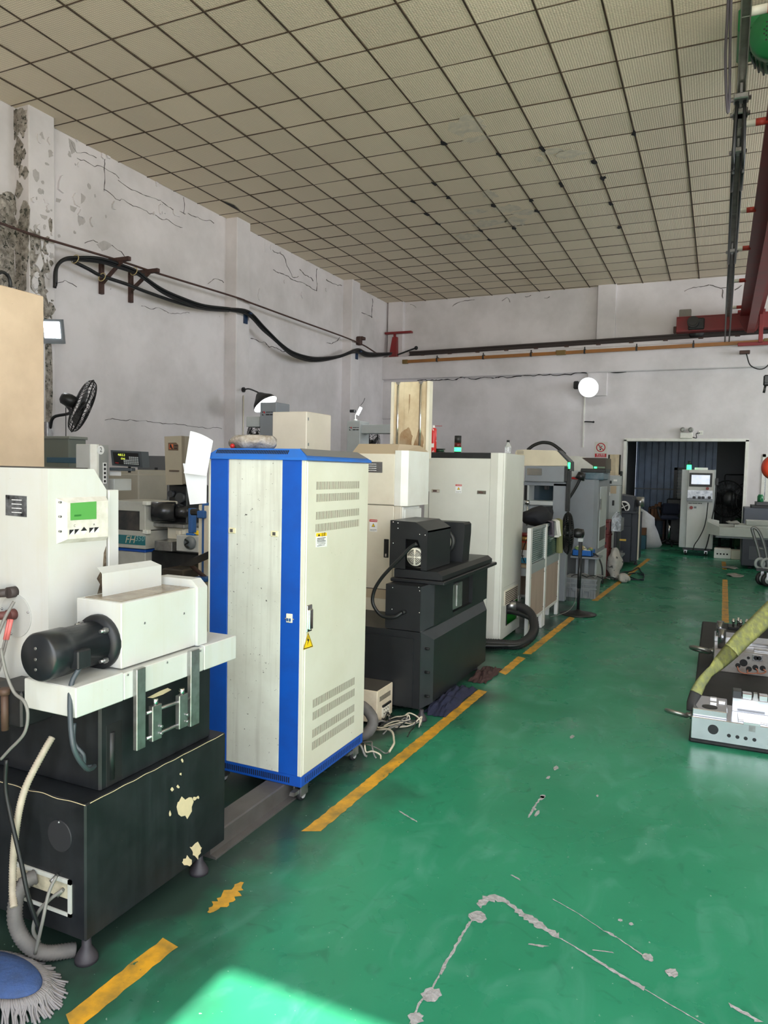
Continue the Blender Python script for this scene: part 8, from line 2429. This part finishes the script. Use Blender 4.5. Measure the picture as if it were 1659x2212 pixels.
# white floor box under the bed
YC = 16.3
p, q = hy(*k8(1147, 1290), YC), hy(*k8(1308, 1290), YC)
fb_ = thing('white_case', 'long white case on floor under the machine bed', 'case', ((p.x + q.x) / 2, YC, 0))
MB().box(p.x, q.x, YC, YC + .3, 0, hy(*k8(1230, 1250), YC).z, .008).build('case_half', M_white, fb_)
q2 = hy(*k8(1408, 1290), YC)
MB().box(q.x + .004, q2.x, YC, YC + .3, 0, hy(*k8(1230, 1258), YC).z, .008).build('case_half', M_ivory, fb_)
for k in range(4):
    MB().box(p.x + .05 + k * .06, p.x + .08 + k * .06, YC - .002, YC, .08, .11).build('socket', M_dark, fb_)
# dark grey block behind and green bottle
YK = 16.2
p = hy(*k8(1432, 900), YK)
BK = thing('milling_machine', 'slate grey machine body with stepped top under the window', 'machine', (p.x + .8, YK + .4, 0))
zk0, zk1_ = hy(*k8(1550, 990), YK).z, hy(*k8(1550, 865), YK).z
MB().box(p.x, p.x + 2.2, YK, YK + .8, 0, zk1_, .01).build('body', mat('slate machine body', srgb(88, 94, 108), .45, dirt=((.08, .09, .1), .4, 3)), BK)
x1_ = hy(*k8(1502, 855), YK).x
MB().box(x1_, p.x + 2.2, YK + .05, YK + .7, zk1_, zk1_ + .05, .006).build('step', M_slate, BK)
x2_ = hy(*k8(1545, 840), YK).x
MB().box(x2_, p.x + 2.2, YK + .1, YK + .65, zk1_ + .05, zk1_ + .12, .006).build('step', M_slatel, BK)
q = hy(*k8(1585, 800), YK + .2)
gbt = thing('green_bottle', 'green glass bottle standing on the slate machine body', 'bottle', (q.x, YK + .2, zk1_ + .12))
hb_ = hy(*k8(1585, 745), YK + .2).z - zk1_ - .12
MB().lathe(((.05, 0), (.055, .01), (.055, hb_ * .9), (.045, hb_), (0, hb_)), (q.x, YK + .2, zk1_ + .12), n=18).build('bottle_body', mat('green glass', srgb(30, 110, 66), .15), gbt)
MB().cyl((q.x, YK + .2, zk1_ + .12 + hb_), (q.x, YK + .2, zk1_ + .12 + hb_ + .02), .04, 16).build('cap', mat('green cap', srgb(70, 140, 100), .4), gbt)
# hand truck
q = hz(1640, 1262)
HT = thing('hand_truck', 'grey steel hand truck with curved tube handle and rubber wheels', 'hand truck', (q.x + .2, q.y, 0))
M_ht = mat('worn grey tube', srgb(132, 134, 136), .35, .5, dirt=((.2, .2, .2), .5, 10))
yt = q.y
ptA = [hy(*k8(*p), yt) for p in ((1600, 1440), (1570, 1280), (1545, 1190), (1515, 1090), (1508, 1062), (1520, 1050))]
ptB = [hy(*k8(*p), yt) for p in ((1520, 1050), (1545, 1058), (1580, 1100), (1615, 1190), (1640, 1290), (1665, 1470))]
MB().tube([tuple(p) for p in ptA + ptB[1:]], .024, 10, seg=5).build('handle_frame', M_ht, HT)
for (a, b_) in (((1558, 1240), (1632, 1258)), ((1582, 1340), (1650, 1365))):
    MB().cyl(hy(*k8(*a), yt), hy(*k8(*b_), yt), .016, 8).build('cross_bar', M_ht, HT)
w0 = hy(*k8(1600, 1535), yt)
dk_ = [hy(*k8(*p), yt - .05) for p in ((1548, 1455), (1660, 1490))]
MB().slab([(dk_[0].x, yt - .1, dk_[0].z), (dk_[1].x + .5, yt - .1, dk_[0].z - .01), (dk_[1].x + .5, yt + .25, dk_[0].z - .01), (dk_[0].x, yt + .25, dk_[0].z)], (0, 0, 1), .04).build('deck', M_slate, HT)
r_ = dk_[0].z * .48
for k, (a, c) in enumerate(((1602, 1532), (1655, 1572))):
    p = hy(*k8(a, c), yt - .08 - .12 * k)
    rz = r_
    wfk = MB().box(p.x - .02, p.x + .02, p.y - .05, p.y + .05, rz, dk_[0].z).build('wheel_fork', M_steel, HT)
    MB().lathe(((.03, -.025), (rz * .75, -.025), (rz, -.018), (rz, .018), (rz * .75, .025), (.03, .025)), (p.x, p.y, rz), (.55, -.85, 0), 22).build('wheel', M_wheel, wfk)
    MB().lathe(((0, -.028), (rz * .62, -.028), (rz * .62, .028), (0, .028)), (p.x, p.y, rz), (.55, -.85, 0), 18).build('wheel_hub', M_lgrey, wfk)
for k, (a, c) in enumerate(((1580, 1425), (1640, 1455))):
    p = hy(*k8(a, c), yt - .02)
    MB().torus((p.x, p.y, max(p.z, dk_[0].z + .11)), (.55, -.85, 0), .075, .022, 20, 8).build('wheel', M_lgrey, HT)
# litter near the bench
for k, (a, c) in enumerate(((1295, 1435), (1340, 1508), (1270, 1325))):
    p = hz(*k8(a, c))
    lt = MB().ball((p.x, p.y, .015), (.14, .16, .018), 14, 8).lumpy(.03, 9, k)
    lt.v = [(x, y, max(.002, z)) for x, y, z in lt.v]
    one('paper_scrap', lt, mat('grey scrap', srgb(150, 146, 142), .9), ('crumpled pale scrap on the right hand floor line', 'flat tan scrap on the floor before the bench', 'flattened grey scrap under the machine bed edge')[k], 'scrap')

# ================================================================== mould plates on a rubber mat
M_mat = mat('black rubber mat', (.014, .015, .017), .65, dirt=((.03, .03, .032), .6, 8))
mA, mB = hz(1487, 1603), hz(1517, 1347)
mx0 = (mA.x + mB.x) / 2
myn, myf = mA.y, mB.y
one('rubber_mat', MB().box(mx0, mx0 + 1.9, myn, myf, 0, .03, .012), M_mat, 'black rubber mat under the steel mould plates', 'mat')
M_mould = mat('milled bright steel', (.62, .63, .66), .22, .85, dirt=((.4, .4, .42), .4, 7))
M_mould2 = mat('rusty ground steel', (.42, .40, .38), .35, .7, dirt=((.18, .10, .06), .6, 9))
kk = lambda a, c: (1420 + a / 4.916, 1230 + c / 4.916)
# near plate
pl0 = hz(*kk(352, 1790), .03)
pny = pl0.y
npz = hy(*kk(365, 1490), pny).z
nx0 = pl0.x
NP = thing('mould_plate', 'bright milled steel mould half with stepped pockets on the mat', 'mould', (nx0 + .5, pny + .2, .03))
lx = nx0 + 1.3
zt_ = hy(*kk(370, 1560), pny).z
n1 = MB().box(nx0, lx, pny, pny + .36, .03, zt_, .004).build('plate', M_mould, NP)
fz_ = lambda a, c: hz(*kk(a, c), zt_)
zt2 = hy(*kk(365, 1490), pny).z
MB().box(nx0 + .004, nx0 + .20, pny + .03, pny + .34, zt_, zt_ + .045, .004).build('end_block', M_mould, NP)
MB().cyl((nx0 + .10, pny + .10, zt_ + .046), (nx0 + .10, pny + .10, zt_ + .047), .045, 20).build('bore', M_slate, NP)
for k in range(3):
    MB().box(nx0 + .10 + .05 * (k % 2), nx0 + .14 + .05 * (k % 2), pny + .18 + .05 * k, pny + .21 + .05 * k, zt_ + .045, zt_ + .055, .002).build('insert', M_chrome, NP)
# back wall of the cavity with castellated top
zr_ = zt_ + .13
for k in range(5):
    x0_ = nx0 + .23 + k * .22
    MB().box(x0_, x0_ + .22, pny + .24, pny + .30, zt_, zr_ - .045, .002).build('cavity_wall', M_mould, NP)
    MB().box(x0_ + .0, x0_ + .05, pny + .24, pny + .32, zr_ - .045, zr_, .002).build('castle_block', M_slatel, NP)
    MB().box(x0_ + .055, x0_ + .11, pny + .25, pny + .31, zr_ - .045, zr_ - .012, .003).build('insert', M_chrome, NP)
    MB().box(x0_ + .15, x0_ + .20, pny + .25, pny + .31, zr_ - .045, zr_ - .012, .003).build('insert', M_chrome, NP)
    MB().prism([(x0_ + .115, zr_ - .045), (x0_ + .145, zr_ - .045), (x0_ + .14, zr_ - .005), (x0_ + .12, zr_ - .005)], 1, pny + .25, pny + .29).build('insert', M_steel, NP)
    MB().box(x0_ + .03, x0_ + .19, pny + .04, pny + .20, zt_, zt_ + .010 + .012 * (k % 2), .002).build('cavity_step', M_mould, NP)
    MB().box(x0_ + .06, x0_ + .15, pny - .002, pny + .05, zt_ - .004, zt_ + .012, .001).build('cavity_step', M_chrome, NP)
    MB().box(x0_ + .09, x0_ + .125, pny - .002, pny, zt_ - .04, zt_ - .004).build('gate_mark', M_steel, NP)
for a, c, r in ((592, 1700, .030), (760, 1765, .011), (850, 1780, .011), (938, 1795, .011), (1030, 1810, .011)):
    p = hy(*kk(a, c), pny)
    MB().cyl((p.x, pny - .0008, p.z), (p.x, pny + .002, p.z), r, 18).build('bore', M_slate, NP)
ey = hz(*kk(310, 1470), zt_ * .75)
def eyebolt(par, x0_, y, z, R, r):
    e_ = MB().torus((x0_ - R - .03, y, z), (.15, .35, 1), R, r, 28, 10).build('eye_bolt', mat('dull steel eye', (.30, .29, .27), .35, .85), par)
    MB().cyl((x0_ - .035, y, z), (x0_ + .01, y, z), r * 1.2, 14).cyl((x0_ - .012, y, z), (x0_ - .002, y, z), r * 1.9, 16).build('eye_shank', MATS['dull steel eye'], e_)
eyebolt(NP, nx0, pny + .12, zt_ * .82, .062, .013)
# far plate
f0 = hz(*kk(590, 1075), .03)
fy = f0.y
FP = thing('mould_plate', 'rust speckled steel mould half with guide pillars and wires', 'mould', (f0.x + .5, fy + .3, .03))
zf1 = hy(*kk(600, 840), fy).z
MB().box(f0.x, f0.x + 1.3, fy, fy + .55, .03, zf1, .005).build('plate', M_mould2, FP)
for (a, c0, c1, yy) in ((680, 835, 690, .06), (665, 665, 550, .42)):
    p0, p1 = hy(*kk(a, c0), fy + yy), hy(*kk(a, c1), fy + yy)
    hgt = max(.16, p1.z - zf1)
    pil = MB().cyl((p0.x, fy + yy, zf1), (p0.x, fy + yy, zf1 + hgt), .030, 24).build('guide_pillar', mat('dark polished steel', (.22, .22, .23), .2, .9), FP)
    MB().cyl((p0.x, fy + yy, zf1 + hgt * .55), (p0.x, fy + yy, zf1 + hgt * .57), .0305, 24).build('pillar_groove', M_dark, pil)
MB().box(f0.x - .002, f0.x + .18, fy + .30, fy + .52, zf1, zf1 + .05, .004).build('end_block', M_mould, FP)
for (x_, w_, y0_, y1_, h_) in ((.25, .5, .25, .5, .03), (.42, .22, .1, .3, .05), (.70, .5, .22, .52, .06), (.30, .3, .05, .12, .02), (.80, .3, .04, .18, .03)):
    MB().box(f0.x + x_, f0.x + x_ + w_, fy + y0_, fy + y1_, zf1, zf1 + h_, .003).build('core_block', M_mould, FP)
for a, c, r in ((915, 992, .030), (855, 1020, .020), (972, 1058, .022), (1040, 1042, .022), (1118, 1050, .022), (967, 940, .012)):
    p = hy(*kk(a, c), fy)
    MB().cyl((p.x, fy - .001, p.z), (p.x, fy + .002, p.z), r, 18).build('bore', M_dark, FP)
for pts in (((850, 1030), (870, 1080), (930, 1105), (1000, 1105)), ((960, 1065), (960, 1095), (1010, 1105), (1060, 1100), (1065, 1075), (1045, 1050)), ((1060, 1105), (1120, 1105), (1155, 1085), (1125, 1060))):
    MB().tube([tuple(hy(*kk(*p), fy - .012)) for p in pts], .005, 6).build('thermocouple_wire', mat('copper brown wire', srgb(166, 104, 80), .4), FP)
p0, p1 = hy(*kk(1008, 965), fy), hy(*kk(1118, 915), fy)
br_ = MB().box(p0.x, p1.x, fy - .012, fy, p0.z, p1.z, .003).build('bracket_plate', M_mould, FP)
for x in (p0.x + .025, p1.x - .025):
    MB().cyl((x, fy - .013, (p0.z + p1.z) / 2), (x, fy - .012, (p0.z + p1.z) / 2), .018, 14).build('screw_hole', M_dark, br_)
eyebolt(FP, f0.x, fy + .1, zf1 * .8, .075, .017)
# small clamps on the mat behind
q = hz(*kk(880, 630), .03)
SCp = thing('clamp_set', 'small steel base with four short pins on rubber mat', 'clamp', (q.x, q.y, .03))
MB().box(q.x - .12, q.x + .12, q.y - .1, q.y + .1, .03, .055, .004).build('base', M_slate, SCp)
for dx, dy in ((-.07, -.04), (.0, -.06), (.06, .0), (-.02, .05)):
    MB().cyl((q.x + dx, q.y + dy, .055), (q.x + dx, q.y + dy, .14), .012, 10).cyl((q.x + dx, q.y + dy, .10), (q.x + dx, q.y + dy, .12), .02, 6).build('pin', M_chrome, SCp)

# lifting sling from the near eye bolt up towards the hook
SL = thing('lifting_sling', 'yellow green lifting sling running up from the mould eye bolt', 'sling', (nx0 - .03, pny + .12, zt_ * .8))
def sl_pt(a, c, y):
    return hy(*kk(a, c), y)
cen = [((345, 1500), pny + .10), ((360, 1420), pny + .12), ((410, 1310), pny + .16), ((470, 1200), pny + .24), ((560, 1090), pny + .34), ((660, 990), pny + .46), ((790, 860), pny + .62), ((900, 740), pny + .76), ((1060, 590), pny + .96), ((1180, 470), pny + 1.12), ((1330, 330), pny + 1.32)]
P_far = [Vector((hk.x + .14, HYh + .1, (P_end := sl_pt(1330, 330, pny + 1.32)).z * .45 + hk.z * .45)), Vector((hk.x + .03, HYh + 1.2, hk.z - .24))]
wds = [.028, .032, .036, .034, .040, .046, .055, .060, .064, .066, .068, .05, .035]
tw = [1.2, 1.0, .6, .2, -.3, .2, .5, .5, .5, .5, .5, .5, .5]
P_s = [sl_pt(*p, y) for p, y in cen] + P_far
def ribbon(name, i0, i1, m):
    mb = MB()
    n = 6
    vs = []
    rows = []
    for i in range(i0, i1):
        for k in range(n + (1 if i == i1 - 1 else 0)):
            t = k / n
            a = P_s[i].lerp(P_s[i + 1], t)
            wd = wds[i] + (wds[i + 1] - wds[i]) * t
            th = tw[i] + (tw[i + 1] - tw[i]) * t
            d = (P_s[i + 1] - P_s[i]).normalized()
            s = d.cross(cF).normalized()
            nrm = s.cross(d).normalized()
            s2_ = s * math.cos(th) + nrm * math.sin(th)
            n2 = d.cross(s2_)
            rows.append([tuple(a + s2_ * wd * f + n2 * .010 * g) for f, g in ((-1, 0), (-.6, 1), (0, 1.2), (.6, 1), (1, 0), (.6, -1), (0, -1.2), (-.6, -1))])
    m_ = 8
    for r in rows:
        vs += r
    fs = [(i * m_ + j, i * m_ + (j + 1) % m_, (i + 1) * m_ + (j + 1) % m_, (i + 1) * m_ + j) for i in range(len(rows) - 1) for j in range(m_)]
    fs += [tuple(range(m_ - 1, -1, -1)), tuple((len(rows) - 1) * m_ + j for j in range(m_))]
    mb.add(vs, fs, True)
    return mb.build(name, m, SL)
M_sl = mat('yellow green webbing', srgb(150, 154, 92), .7, dirt=((.16, .18, .13), .9, 26), streak=((.62, .62, .16), .5, 40))
ribbon('eye_sleeve', 0, 2, mat('black sleeve', srgb(52, 52, 54), .8))
ribbon('webbing', 2, 6, M_sl)
ribbon('webbing', 6, 12, M_sl)
b_ = P_s[6]
ribbon('yellow_seam', 5, 6, mat('bright yellow webbing', srgb(222, 216, 60), .7, dirt=((.4, .4, .1), .7, 30)))
